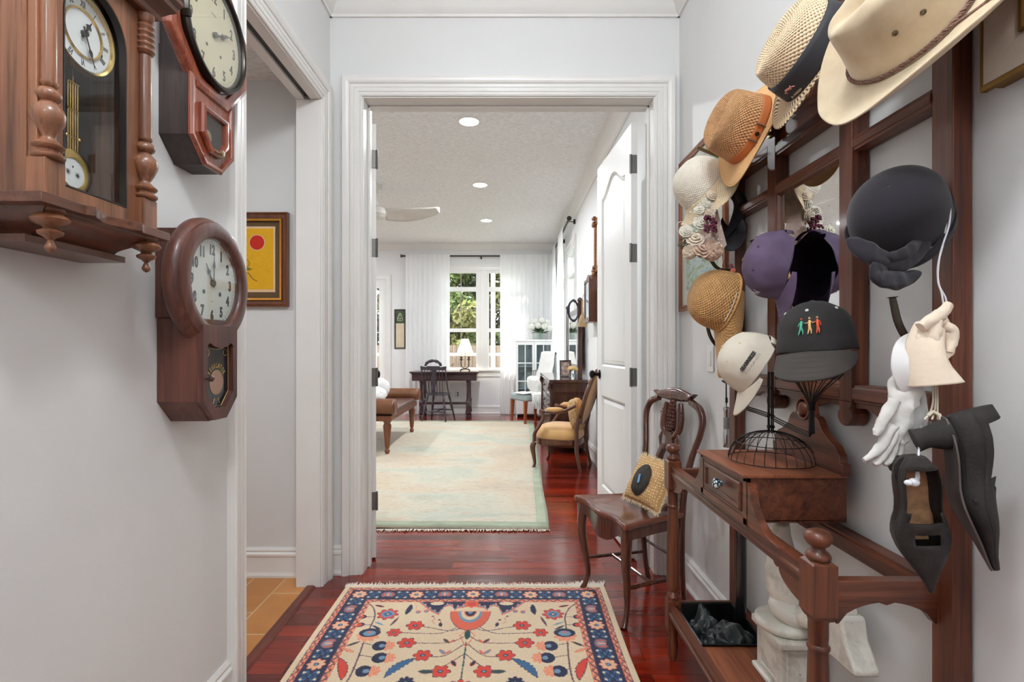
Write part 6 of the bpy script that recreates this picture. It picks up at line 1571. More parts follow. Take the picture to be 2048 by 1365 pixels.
b = MB(); b.tube(catmull([W(1447, 478, 1.87), W(1448, 510, 1.87), W(1444, 530, 1.88)], 5), .0009, 5); b.tube([W(1366+14*math.cos(2*PI*i/20), 455+12*math.sin(2*PI*i/20), 1.86) for i in range(20)], .001, 5, closed=True); b.obj('ribbon_loop', plain('pearl_white', (236, 232, 226), .3), bq, smooth=60)
# small garland of pink roses
gr = thing('rose_garland', 'small garland of pink paper roses hanging on the far post of the stand', 'garland', T(*W(1466, 570, 1.955)))
m_pk = [plain('pink_rose', (222, 138, 112), .8, var=.1, vscale=60), plain('mauve_rose', (128, 72, 78), .8), plain('coral_rose', (206, 116, 96), .8)]
k = 0
for (px, py, r_, c_) in ((1468, 556, .013, 0), (1466, 541, .009, 2), (1474, 566, .009, 2), (1469, 586, .008, 1), (1470, 592, .008, 2), (1462, 532, .008, 1), (1476, 575, .007, 0), (1464, 600, .006, 1), (1458, 584, .007, 1)):
    b = MB(); rose(b, W(px, py, 1.93), r_, k+20, (-.5, -.8, .1)); b.obj('paper_rose', m_pk[c_], gr, smooth=60, fix=False); k += 1
b = MB(); b.tube(catmull([W(1456, 528, 1.95), W(1470, 545, 1.94), W(1475, 570, 1.94), W(1470, 600, 1.95), W(1458, 590, 1.95)], 5), .0018, 6); b.tube(catmull([W(1440, 536, 1.95), W(1447, 560, 1.94), W(1450, 600, 1.94), W(1448, 640, 1.94)], 5), .0028, 6); b.obj('cord', plain('grey_cord', (122, 108, 96), .8), gr)
# umbrellas in the tray
m_nyl = Mat('black_nylon', .5, 0, .1); m_nyl.color(m_nyl.ramp(m_nyl.noise(m_nyl.coord(), 10, 3), [(.35, lin((20, 22, 24))), (.65, lin((44, 54, 54)))])); m_nyl.bump(m_nyl.noise(m_nyl.coord('Object'), 300, 2), .2, .001)
um = thing('folded_umbrella', 'crumpled black folding umbrella lying in the drip tray', 'umbrella', (.75, 1.85, .137))
for cx0, cy0, rx, ry, hz, sd, rot in ((.722, 1.900, .066, .062, .085, 1, .4), (.775, 1.795, .088, .068, .095, 7, -.5), (.690, 1.79, .040, .060, .060, 3, .2)):
    b = MB()
    def crump(u, v):
        a = 2*PI*u; t = v*PI*.5; r_ = math.sin(t); z = math.cos(t)
        fold = .5+.5*math.sin(a*7+4*mnoise.noise(Vector((math.cos(a)*1.5+sd, math.sin(a)*1.5, v*2))))
        n_ = mnoise.noise(Vector((math.cos(a)*1.4*r_+sd, math.sin(a)*1.4*r_, z*1.8)))+.4*mnoise.noise(Vector((math.cos(a)*4*r_+sd, math.sin(a)*4*r_, z*5)))
        k_ = 1+.22*n_-.16*fold*r_
        x = rx*r_*k_*math.cos(a); y = ry*r_*k_*math.sin(a); zz = hz*z*(1+.45*n_)-.012*fold*r_*z if z > .02 else 0
        c_, s_ = math.cos(rot), math.sin(rot); return (cx0+x*c_-y*s_, cy0+x*s_+y*c_, .139+max(0, zz))
    b.grid(crump, 90, 24, True); b.obj('canopy', m_nyl.m, um, smooth=50)
b = MB(); b.lathe([(.010, 0), (.013, .004), (.013, .050), (.010, .056)], 14, M=T(.800, 1.735, .142) @ R(math.radians(50), 'Y')); b.obj('handle', plain('black_handle', (30, 28, 28), .25), um)
un = thing('cane_umbrella', 'glossy black rolled umbrella standing upright in the far corner of the tray', 'umbrella', (.838, 1.865, .137))
b = MB(); b.lathe([(.006, .139), (.008, .16), (.017, .19), (.0195, .30), (.018, .55), (.013, .62), (.009, .64)], 20, M=T(.838, 1.865, 0)); b.obj('rolled_canopy', plain('glossy_black', (18, 18, 22), .22, coat=.5), un)
b = MB(); b.tube(catmull([(.838, 1.865, .63), (.838, 1.863, .66), (.838, 1.850, .67), (.838, 1.82, .655), (.838, 1.795, .60), (.838, 1.785, .555), (.838, 1.798, .535), (.838, 1.815, .545)], 5), .006, 10); b.obj('crook_handle', plain('dark_cane', (66, 56, 50), .4), un)
# white chipped sculpture on the platform
m_chip = Mat('chipped_white_paint', .42, 0, .15); nn_ = m_chip.noise(m_chip.coord('Object'), 9, 8, .72, .4)
m_chip.color(m_chip.mix(m_chip.ramp(m_chip.noise(m_chip.coord('Object'), 55, 6, .7), [(.66, (0, 0, 0, 1)), (.70, (1, 1, 1, 1))]), m_chip.ramp(nn_, [(.32, lin((176, 172, 160))), (.5, lin((222, 218, 206))), (.75, lin((234, 230, 220)))]), lin((120, 112, 100))))
m_chip.bump(m_chip.noise(m_chip.coord('Object'), 14, 5), .15, .006)
sc = thing('goose_sculpture', 'chipped white painted goose-like sculpture on a panelled plinth standing on the stand platform', 'sculpture', (.83, 1.53, .21))
b = MB()
for x0, x1, ya, yb, za, zb in ((.757, .893, 1.445, 1.615, .211, .226), (.768, .889, 1.456, 1.603, .226, .350), (.757, .893, 1.443, 1.616, .350, .372)): b.box(x0, x1, ya, yb, za, zb)
pl = b.obj('plinth', m_chip.m, sc, smooth=0, bevel=.005)
q = MB(); q.casing(1.484, 1.575, .248, .330, [(0, 0), (.001, .002), (.006, .003), (.008, 0)], axes((.768, 0, 0), (0, 1, 0), (-1, 0, 0), (0, 0, 1)), True); q.casing(.790, .867, .248, .330, [(0, 0), (.001, .002), (.006, .003), (.008, 0)], axes((0, 1.456, 0), (1, 0, 0), (0, -1, 0), (0, 0, 1)), True); q.obj('plinth_panel', m_chip.m, pl, smooth=30)
b = MB().lathe([(.060, .372), (.078, .376), (.082, .386), (.080, .396), (.070, .402), (.056, .405)], 40, M=T(.818, 1.535, 0)); b.obj('base_disc', m_chip.m, sc, smooth=60)
b = MB().lathe([(.030, -.030), (.052, -.024), (.062, -.008), (.062, .008), (.052, .024), (.036, .032)], 36, M=T(.828, 1.515, .432) @ R(math.radians(14), 'Y') @ R(math.radians(8), 'X')); b.obj('collar_ring', m_chip.m, sc, smooth=80)
b = MB(); P = [(.826, 1.525, .452), (.824, 1.53, .485), (.820, 1.54, .535), (.818, 1.548, .59), (.816, 1.552, .640), (.815, 1.552, .672), (.815, 1.55, .688)]
Pc = catmull(P, 6); b.tube(Pc, lerpseq([.045, .056, .054, .036, .028, .025, .006], len(Pc)), 22); b.obj('neck_and_head', m_chip.m, sc, smooth=80)
b = MB(); b.ext([(1.20, .432), (1.31, .430), (1.335, .455), (1.335, .52), (1.315, .548), (1.245, .548), (1.235, .500), (1.195, .445)], .800, .862, M=MX)
b.tube([(.835, 1.50, .43), (.838, 1.40, .455), (.835, 1.32, .485)], [.03, .028, .03], 14); b.obj('tail', m_chip.m, sc, smooth=40, bevel=.012)
b = MB(); b.ext([(1.255, .547), (1.30, .547), (1.285, .60), (1.265, .61)], .815, .850, M=MX); b.obj('tail_fin', m_chip.m, sc, smooth=40, bevel=.004)
# ================================================================ THE FAR ROOM
def at(px, py, Y): return W(px, py, Y)
# washed rug
mr_ = Mat('washed_wool', .95); v1 = mr_.noise(mr_.coord('Object', (1.1, 1.6, 1)), 1.0, 3, .5, .6); v2 = mr_.noise(mr_.coord('Object', (2.0, 6, 1)), 2.2, 6, .7, 1.0); v3 = mr_.noise(mr_.coord('Object', (6, 30, 1)), 3.0, 5, .7, 0)
c = mr_.ramp(mr_.math('ADD', v1, .035), [(.32, lin((132, 150, 134))), (.42, lin((172, 180, 160))), (.50, lin((196, 188, 162))), (.60, lin((200, 172, 134))), (.70, lin((180, 156, 124)))])
c = mr_.mix(mr_.ramp(v2, [(.45, (0, 0, 0, 1)), (.62, (.85, .85, .85, 1))]), c, mr_.ramp(v2, [(.5, lin((196, 196, 188))), (.58, lin((190, 162, 124))), (.66, lin((150, 160, 150))), (.74, lin((196, 152, 128)))]))
c = mr_.mix(.35, c, mr_.ramp(v3, [(.35, lin((150, 140, 122))), (.55, lin((212, 206, 194)))]))
mr_.color(c); mr_.bump(v3, .3, .004); mr_.p.inputs['Sheen Weight'].default_value = .2
rg = thing('washed_rug', 'large faded cream and sage rug covering the far room floor', 'rug', (-1.4, 5.9, 0))
b = MB(); Q = [(-3.2, 3.46), (.265, 3.385), (.40, 8.30), (-3.1, 8.36)]
def bil(u, v): 
    a = Vector(Q[0]).lerp(Vector(Q[1]), u); c = Vector(Q[3]).lerp(Vector(Q[2]), u); p = a.lerp(c, v)
    w = .004*math.sin(v*23)*(1 if u > .98 else 0); return (p.x+w, p.y, .013+.0015*math.sin(p.x*7)*math.sin(p.y*5))
b.grid(bil, 30, 60); b.obj('pile', mr_.m, rg, smooth=60, solid=.01)
m_sage = plain('sage_border', (172, 180, 156), .95, var=.12, vscale=9, bump=.3, bscale=200)
def strip(u0, u1, v0, v1): return lambda u, v: tuple(Vector(bil(u0+(u1-u0)*u, v0+(v1-v0)*v))+Vector((0, 0, .0065)))
b = MB(); b.grid(strip(.978, .999, .002, .998), 3, 50); b.grid(strip(0, 1, .001, .022), 30, 2); b.grid(strip(0, 1, .978, .999), 30, 2); b.obj('border', m_sage, rg, smooth=60, solid=.001)
b = fringe(MB(), -3.19, .262, 3.42, -1, 700, .035, 21, w=.004); 
b.v = [(x, y-.028*((x+.2)/3.4)*-1+(-.035 if y < 3.4 or True else 0)*((x+3.2)/3.46)*.9, z) for x, y, z in b.v]
fringe(b, -3.1, .40, 8.33, 1, 500, .05, 22, w=.005); b.obj('fringe', m_fr, rg, smooth=0, kind='stuff', fix=False)
# recessed ceiling lights
em = emit('lamp_glow', (255, 250, 240), 9.0)
for i, (yy, lb) in enumerate(((4.28, 'recessed ceiling light nearest the doorway in the far room'), (5.95, 'middle one of the three recessed ceiling lights in the far room'), (7.62, 'recessed ceiling light farthest away, near the windows'))):
    rl = thing('recessed_light', lb, 'ceiling light', (-.326, yy, CEIL), 'recessed ceiling lights of the far room')
    M = T(-.326, yy, CEIL) @ R(PI, 'X')
    b = MB(); b.lathe([(.098, 0), (.098, .004), (.088, .008), (.080, .006), (.078, .001)], 36, M=M); b.f = b.f[:-1]; b.mi = b.mi[:-1]; b.obj('trim_ring', m_white, rl, smooth=40)
    MB().lathe([(.079, .003), (.079, .004)], 30, M=M).obj('lens', em, rl, smooth=0)
# ceiling fan
m_fan = plain('fan_white', (222, 218, 212), .45)
fn = thing('ceiling_fan', 'white three-blade ceiling fan seen at the left of the far room', 'ceiling fan', (-1.53, 5.95, CEIL))
fx, fy = -1.53, 5.95; M = T(fx, fy, 0)
MB().lathe([(.018, 2.97), (.055, 2.985), (.068, 3.02), (.072, 3.07)], 24, M=M).obj('canopy', m_fan, fn)
MB().lathe([(.014, 2.86), (.014, 2.98)], 12, M=M).obj('rod', m_fan, fn)
mo = MB().lathe([(.03, 2.68), (.10, 2.69), (.135, 2.725), (.14, 2.755), (.12, 2.79), (.07, 2.81), (.045, 2.83), (.035, 2.875), (.02, 2.88)], 32, M=M).obj('motor', m_fan, fn)
for a0 in (8, 128, 248):
    b = MB(); Mb = M @ R(math.radians(a0), 'Z')
    def bl_(u, v): 
        r_ = .11+.62*u; w = (.055+.07*math.sin(PI*min(1, u*1.15))**.8)*(1 if u < .93 else (1-(u-.93)/.07)**.5+.02); y = (v-.5)*2*w+.05*math.sin(PI*u); return (r_, y, 2.735+.07*u*u-(v-.5)*.10*(1-u*.4))
    b.grid(bl_, 20, 6, M=Mb); b.obj('blade', m_fan, fn, smooth=60, solid=.010)
# curtains
mcu = Mat('white_curtain', .95, 0, 0, .1)
tr = mcu.node('ShaderNodeBsdfTranslucent'); tr.inputs[0].default_value = lin((245, 245, 245)); mx = mcu.node('ShaderNodeMixShader'); mx.inputs[0].default_value = .35
mcu.color(lin((242, 242, 242))); mcu.link(mcu.p.outputs[0], mx.inputs[1]); mcu.link(tr.outputs[0], mx.inputs[2]); mcu.link(mx.outputs[0], mcu.n['Material Output'].inputs[0])
def curtain(label, a, b_, depth_axis, pos, z0, z1, folds, amp=.03, seed=0, tuck=0, grp=None):
    """panel hanging between a and b_ along a wall; pos is its distance line"""
    def fn_(u, v):
        s_ = a+(b_-a)*u; z = z1+(z0-z1)*v
        g = amp*(.18+.82*min(1, v*3))*math.sin(2*PI*folds*u+1.3*mnoise.noise(Vector((u*3+seed, v*1.2, 0))))+.012*min(1, v*4)*mnoise.noise(Vector((u*9+seed, v*3, 5)))
        s_ += tuck*(v-.5)*.1+.02*v*mnoise.noise(Vector((u*4, v*2, seed)))
        if v > .96: g += .02*math.sin(u*40+seed)*(v-.96)*25
        return (s_, pos+g, z) if depth_axis == 'y' else (pos+g, s_, z)
    b = MB(); b.grid(fn_, int(folds*14), 34)
    o = b.obj('curtain', mcu.m, None, smooth=180, label=label, cat='curtain', group=grp, loc=(a, pos, z0) if depth_axis == 'y' else (pos, a, z0)); return o
curtain('white curtain panel left of the far windows, behind the dark desk', -1.83, -1.045, 'y', 9.21, .008, 2.855, 9, .020, 1)
curtain('white curtain panel right of the far windows, beside the white cabinet', -.15, .80, 'y', 9.21, .008, 2.855, 11, .020, 5)
curtain('white curtain panel covering the nearer window of the right wall', 7.42, 8.12, 'x', .775, .01, 2.93, 7, .022, 9)
curtain('white curtain panel in the right corner of the far room', 8.62, 9.12, 'x', .775, .01, 2.93, 5, .022, 12)
m_iron = plain('rod_iron', (62, 60, 58), .4, .6)
def rod(label, p0, p1, br, ends=(1, 1)):
    r_ = thing('curtain_rod', label, 'curtain rod', T(*((Vector(p0)+Vector(p1))/2)))
    MB().tube([p0, p1], .014, 12).obj('pole', m_iron, r_)
    d = (Vector(p1)-Vector(p0)).normalized()
    for e, p, s_ in zip(ends, (p0, p1), (-1, 1)):
        if not e: continue
        b = MB(); M = frame(Vector(p), d*s_, (0, .3, 1)); b.lathe([(.014, 0), (.022, .006), (.018, .014), (.016, .03), (.030, .055), (.032, .062), (.020, .064)], 16, M=M); b.obj('finial', m_iron, r_)
    for q in br:
        b = MB(); b.tube([q[0], q[1]], .006, 8); b.sphere(q[0], .018, 10); b.box(q[1][0]-.012, q[1][0]+.012, q[1][1]-.012, q[1][1]+.012, q[1][2]-.03, q[1][2]+.03); b.obj('bracket', m_iron, r_, smooth=30)
    return r_
rod('dark iron curtain rod over the far windows', (-1.86, 9.235, 2.83), (.74, 9.235, 2.83), [((-.49, 9.235, 2.82), (-.49, 9.325, 2.82)), ((.74, 9.235, 2.83), (.74, 9.325, 2.83))], (1, 0))
rod('dark iron curtain rod on the right wall, nearer one', (.80, 6.88, 2.90), (.80, 8.15, 2.90), [((.80, 7.0, 2.90), (.89, 7.0, 2.90))], (1, 0))
rod('dark iron curtain rod on the right wall, farther one', (.80, 8.20, 2.90), (.80, 9.12, 2.90), [((.80, 8.3, 2.90), (.89, 8.3, 2.90))], (1, 0))
curtain('sheer curtain gathered on the french door', -3.0, -2.36, 'y', 9.285, .25, 2.27, 8, .012, 20, grp=None)
# narrow trumeau mirror
tm = thing('trumeau_mirror', 'narrow framed mirror with a green tree panel left of the far curtains', 'mirror', (-1.955, 9.34, 1.53)); M = picM(0, 9.34, 0)
MB().casing(-2.035, -1.877, 1.193, 1.865, [(0, .004), (0, .014), (.020, .018), (.020, 0)], M, True).obj('frame', plain('ebony_frame', (52, 42, 36), .4), tm, smooth=20)
MB().box(-2.04, -1.872, .002, .008, 1.64, 1.87, M=M).box(-2.04, -1.872, .002, .012, 1.632, 1.642, M=M).obj('painted_panel', plain('green_panel', (64, 86, 60), .6, var=.2, vscale=20), tm, smooth=0)
b = MB(); 
for x, z, r_ in ((-1.956, 1.72, .050), (-1.956, 1.76, .040), (-1.956, 1.795, .026), (-1.985, 1.70, .026), (-1.927, 1.70, .026)): b.lathe([(r_, 0), (r_*.7, .004)], 18, M=axes((x, 9.332, z), (1, 0, 0), (0, 0, 1), (0, -1, 0)))
b.obj('painted_tree', plain('pale_tree', (150, 160, 128), .7), tm)
MB().box(-2.03, -1.882, .004, .007, 1.198, 1.632, M=M).obj('mirror_glass', plain('warm_mirror', (222, 206, 176), .15, .3), tm, smooth=0)
# wall outlet
ol_ = thing('outlet', 'white wall outlet beneath the desk with a lamp plug', 'outlet', (-.915, 9.34, .36)); MB().box(-.95, -.875, 0, .006, .30, .42, M=M).obj('plate', m_white, ol_, smooth=0, bevel=.003); MB().box(-.925, -.90, .006, .03, .365, .39, M=M).box(-.925, -.90, .006, .009, .325, .35, M=M).obj('plug', plain('dark_plug', (60, 58, 56), .5), ol_, smooth=0)
# ---- writing desk
m_dk = wood('dark_rosewood', (74, 44, 46), (44, 26, 30), 0, .25, .4, .6); m_dkv = wood('dark_rosewood_leg', (74, 44, 46), (44, 26, 30), 2, .25, .4, .6)
dk = thing('writing_desk', 'dark empire writing desk with column legs under the far windows', 'desk', (-1.08, 8.93, 0))
MB().box(-1.66, -.50, 8.66, 9.20, .765, .790).obj('desk_top', m_dk, dk, smooth=0, bevel=.004)
b = MB(); b.sweep([[(-1.625+e, 8.70+e, z), (-.535-e, 8.70+e, z), (-.535-e, 9.16-e, z), (-1.625+e, 9.16-e, z), (-1.625+e, 8.70+e, z)] for e, z in ((.012, .635), (.0, .642), (.0, .735), (-.018, .765))], caps=False); b.box(-1.61, -.55, 8.72, 9.15, .64, .70); b.obj('frieze', m_dk, dk, smooth=30)
for x0, x1 in ((-1.54, -1.13), (-1.03, -.62)):
    dw = MB().box(x0, x1, 8.692, 8.72, .655, .732).obj('drawer', m_dk, dk, smooth=0, bevel=.002); cx_ = (x0+x1)/2
    q = MB(); q.tube([(cx_+.045*math.cos(2*PI*i/20), 8.686, .694+.018*math.sin(2*PI*i/20)) for i in range(20)], .003, 6, closed=True); q.sphere((cx_, 8.684, .694), .010, 10); q.obj('pull', metal('aged_pull', (120, 108, 92), .4), dw)
for x in (-1.475, -.685):
    for y in (8.76, 9.10):
        b = MB(); b.lathe([(.040, .63), (.040, .618), (.028, .610), (.026, .50), (.029, .33), (.036, .30), (.040, .285), (.046, .27)], 20, M=T(x, y, 0))
        b.box(x-.035, x+.035, y-.035, y+.035, .20, .28); b.lathe([(.030, .055), (.046, .08), (.036, .14), (.034, .20)], 18, M=T(x, y, 0)); b.lathe([(.030, 0), (.036, .015), (.034, .04), (.026, .056)], 16, M=T(x, y, 0)); b.obj('leg', m_dkv, dk, smooth=40)
MB().box(-1.475, -.685, 8.90, 8.96, .215, .255).box(-1.50, -1.45, 8.76, 9.10, .205, .26).box(-.71, -.66, 8.76, 9.10, .205, .26).obj('stretcher', m_dk, dk, smooth=0, bevel=.004)
# candelabra lamp
m_brz = metal('dark_bronze', (98, 86, 72), .4)
lp = thing('table_lamp', 'bronze two-arm candelabra lamp with lit cream shade on the dark desk', 'lamp', (-.748, 8.92, .79))
b = MB(); b.box(-.815, -.681, 8.885, 8.955, .815, .832)
for sx in (-1, 1): b.tube(catmull([(-.748+sx*.05, 8.92, .822), (-.748+sx*.07, 8.91, .812), (-.748+sx*.082, 8.905, .797)], 4), [.012]*7+[.014, .010], 8); b.sphere((-.748+sx*.078, 8.905, .800), .013, 10)
b.tube([(-.748, 8.92, .83), (-.748, 8.92, 1.37)], .0045, 10); b.sphere((-.748, 8.92, 1.375), .012, 10); b.obj('base', m_brz, lp, smooth=50)
for sx in (-1, 1):
    b = MB(); b.tube(catmull([(-.748, 8.92, .835), (-.748+sx*.03, 8.92, .845), (-.748+sx*.062, 8.92, .875), (-.748+sx*.068, 8.92, .94), (-.748+sx*.064, 8.92, .985)], 6), .009, 8); b.lathe([(.012, .975), (.034, .985), (.036, .991), (.014, .992), (.013, 1.01), (.018, 1.02), (.018, 1.04)], 16, M=T(-.748+sx*.064, 8.92, 0)); ar = b.obj('arm', m_brz, lp, smooth=50)
    MB().lathe([(.012, 1.04), (.012, 1.12), (.004, 1.14)], 12, M=T(-.748+sx*.064, 8.92, 0)).obj('candle_sleeve', plain('ivory_candle', (236, 206, 150), .5), ar)
ms = Mat('lamp_shade', .9); ms.color(lin((244, 232, 206))); ms.p.inputs['Emission Color'].default_value = lin((255, 236, 196)); ms.p.inputs['Emission Strength'].default_value = .95
b = MB().lathe([(.140, 1.105), (.058, 1.345)], 36, M=T(-.748, 8.92, 0)); b.f = b.f[:-2]; b.mi = b.mi[:-2]; sh = b.obj('lamp_shade', ms.m, lp, smooth=60, solid=.002)
MB().tube([(-.748+.141*math.cos(2*PI*i/36), 8.92+.141*math.sin(2*PI*i/36), 1.105) for i in range(36)], .003, 6, closed=True).obj('shade_trim', plain('shade_trim', (206, 176, 128), .8), sh)
lamp('table_lamp_bulb', 'POINT', (-.748, 8.92, 1.2), 5, .03, color=(1, .85, .62))
# spindle chair
m_sp = plain('ebonised_chair', (54, 46, 54), .35, coat=.3, var=.15)
sp_ = thing('spindle_chair', 'black spindle-back chair pushed up to the dark desk', 'chair', frame((-1.14, 8.42, 0), (0, 0, 1), (.25, 1, 0)))
b = MB().lathe([(.10, .425), (.19, .430), (.205, .440), (.200, .452), (.12, .448)], 32, sq=.95); b.obj('seat', m_sp, sp_, local=True, smooth=50)
for sx in (-1, 1):
    for sy in (-1, 1):
        b = MB(); P = [(sx*.13, sy*.12, .43), (sx*.15, sy*.145, .33), (sx*.165, sy*.16, .24), (sx*.19, sy*.19, .10), (sx*.205, sy*.21, 0)]; Pc = catmull(P, 5); b.tube(Pc, lerpseq([.012, .020, .012, .022, .013, .015, .010], len(Pc)), 10); b.obj('leg', m_sp, sp_, local=True, smooth=60)
for sy in (-1, 1): MB().tube([(-.17, sy*.17, .17), (0, sy*.17, .17), (.17, sy*.17, .17)], [.008, .015, .008], 8).obj('stretcher', m_sp, sp_, local=True, smooth=60)
MB().tube([(0, -.17, .17), (0, .17, .17)], .009, 8).obj('stretcher', m_sp, sp_, local=True, smooth=60)
for sx in (-1, 1):
    b = MB(); b.tube(catmull([(sx*.185, -.02, .44), (sx*.20, -.13, .60), (sx*.205, -.19, .76), (sx*.20, -.215, .885)], 6), .014, 10, flat=.7); b.obj('back_post', m_sp, sp_, local=True, smooth=60)
b = MB()
for k in range(-3, 4):
    if k == 0: continue
    b.tube([(k*.045, -.165, .445), (k*.050, -.215, .845)], [.007, .006], 7)
b.obj('spindles', m_sp, sp_, local=True)
b = MB(); b.ext([(-.03, .45), (.03, .45), (.022, .56), (.045, .68), (.030, .78), (.05, .85), (-.05, .85), (-.030, .78), (-.045, .68), (-.022, .56)], -.205, -.19); b.obj('splat', m_sp, sp_, local=True)
b = MB(); b.ext([(-.215, .835), (.215, .835), (.22, .90), (.12, .885), (.10, .90), (-.10, .90), (-.12, .885), (-.22, .90)], -.226, -.208); b.obj('lower_crest', m_sp, sp_, local=True)
b = MB(); P = [(.13*math.cos(math.radians(a)), -.225, .90+.085*math.sin(math.radians(a))) for a in range(0, 181, 12)]; b.tube(P, [.018+.008*abs(math.sin(i*.9)) for i in range(len(P))], 8, flat=.6); b.obj('arched_crest', m_sp, sp_, local=True)
# ---- scroll-arm bench and cushion
m_lea = plain('brown_leather', (122, 74, 42), .38, coat=.2, var=.22, vscale=10, bump=.2, bscale=90); m_lead = plain('dark_leather', (104, 74, 66), .3, coat=.3, var=.15)
m_bw = wood('bench_wood', (132, 78, 44), (82, 44, 26), 2, .3, .3, .6)
bn = thing('scroll_arm_bench', 'brown leather bench with rolled arms and reeded legs at the left of the far room', 'bench', (-1.62, 6.47, 0))
BX0, BX1, BY0, BY1 = -2.05, -1.285, 5.68, 7.26
MB().box(BX0, BX1, BY0, BY1, .385, .445).obj('seat_frame', m_bw, bn, smooth=0, bevel=.006)
b = MB().box(BX0+.02, BX1-.005, BY0+.05, BY1-.05, .445, .500); b.obj('seat_cushion', m_lead, bn, smooth=0, bevel=.015)
for yy in (BY0+.03, BY1-.03):
    b = MB(); M = T(BX0, yy, .545) @ R(PI/2, 'Y'); L = BX1-BX0+.035
    b.lathe([(.020, -.005), (.060, -.004), (.080, .006), (.084, .02), (.084, L-.02), (.080, L-.006), (.072, L)], 28, M=M); a_ = b.obj('rolled_arm', m_lea, bn, smooth=40)
    q = MB(); q.lathe([(.076, L-.002), (.080, L+.004), (.070, L+.010), (.050, L+.008), (.030, L+.012), (.010, L+.010)], 24, M=M); q.obj('arm_roundel', m_bw, a_, smooth=50)
for xx in (BX0+.06, BX1-.06):
    for yy in (BY0+.06, BY1-.06):
        b = MB(); n = 24; prof = [(.010, 0), (.016, .01), (.030, .045), (.028, .06), (.018, .07), (.024, .10), (.032, .22), (.042, .33), (.034, .36), (.045, .375), (.045, .39)]
        vs = []; 
        for (r_, z) in prof:
            for i in range(n): a = 2*PI*i/n; rr_ = r_*(1+(.09*(1 if i % 2 else -1) if .08 < z < .34 else 0)); vs.append((xx+rr_*math.cos(a), yy+rr_*math.sin(a), z))
        fs = [(j*n+i, j*n+(i+1) % n, (j+1)*n+(i+1) % n, (j+1)*n+i) for j in range(len(prof)-1) for i in range(n)]+[tuple(range(n-1, -1, -1))]; b.add(vs, fs); b.obj('leg', m_bw, bn, smooth=50)
m_fur = plain('white_fur', (238, 236, 232), .95, var=.05, vscale=30, bump=1.0, bscale=90, sheen=.4)
def puff(name, label, c, sx, sy, sz, mat, rot=None, p=2.4, lump=.06, seed=0, cat='cushion'):
    def f(u, v):
        a = 2*PI*u; t = PI*(v-.5); e = 2/p
        g = lambda w: abs(w)**e*(1 if w > 0 else -1)
        x = sx*g(math.cos(t))*g(math.cos(a)); y = sy*g(math.cos(t))*g(math.sin(a)); z = sz*g(math.sin(t)); n_ = 1+lump*mnoise.noise(Vector((x*14+seed, y*14, z*14)))+lump*.5*mnoise.noise(Vector((x*45+seed, y*45, z*45)))
        return (x*n_, y*n_, z*n_)
    b = MB(); M = T(*c) @ (rot or Matrix.Identity(4)); b.grid(f, 64, 36, True, M=M); return b.obj(name, mat, None, smooth=180, label=label, cat=cat, loc=c)
puff('fur_cushion', 'fluffy white cushion lying on the leather bench', (-1.66, 6.30, .615), .165, .22, .105, m_fur, None, 2.2, .10, 3)
puff('bed_pillow', 'white pillow standing behind the fluffy cushion on the bench', (-1.79, 6.72, .66), .24, .10, .155, plain('white_cotton', (236, 235, 233), .9, bump=.2, bscale=30), R(.3, 'Z'), 2.6, .05, 8)
# ---- yellow armchair
m_yel = plain('gold_velvet', (216, 168, 106), .7, var=.10, vscale=7, bump=.15, bscale=80, sheen=.5)
m_aw = wood('walnut_armchair', (110, 64, 40), (66, 36, 24), 2, .28, .4, .7)
ac = thing('upholstered_armchair', 'gold velvet armchair with carved walnut arms and oval back by the right wall', 'armchair', frame((.535, 5.23, 0), (0, 0, 1), (-.925, .38, 0)))
def oval_ring(e, z, n=48, front=.235, back=.21, fy=.235, by=-.215):
    out = []
    for i in range(n):
        a = 2*PI*i/n; c_, s_ = math.cos(a), math.sin(a); w = front+(back-front)*(.5-.5*s_); p = .62
        out.append(((abs(c_)**p)*(1 if c_ > 0 else -1)*w*e, ((abs(s_)**p)*(1 if s_ > 0 else -1)*(fy if s_ > 0 else -by))*e, z))
    return out
def closed_loft(rings, local=True):
    b = MB(); n = len(rings[0]); vs = [p for r in rings for p in r]; fs = [(j*n+i, j*n+(i+1) % n, (j+1)*n+(i+1) % n, (j+1)*n+i) for j in range(len(rings)-1) for i in range(n)]
    fs += [tuple(range(n-1, -1, -1)), tuple((len(rings)-1)*n+i for i in range(n))]; return b.add(vs, fs)
closed_loft([oval_ring(.97, .235), oval_ring(1.0, .240), oval_ring(1.01, .262), oval_ring(1.0, .295), oval_ring(.9, .297)]).obj('seat_rail', m_aw, ac, local=True, smooth=50)
closed_loft([oval_ring(.95, .292), oval_ring(1.0, .310), oval_ring(1.0, .345), oval_ring(.96, .385), oval_ring(.82, .415), oval_ring(.55, .432), oval_ring(.05, .438)]).obj('seat_cushion', m_yel, ac, local=True, smooth=80)
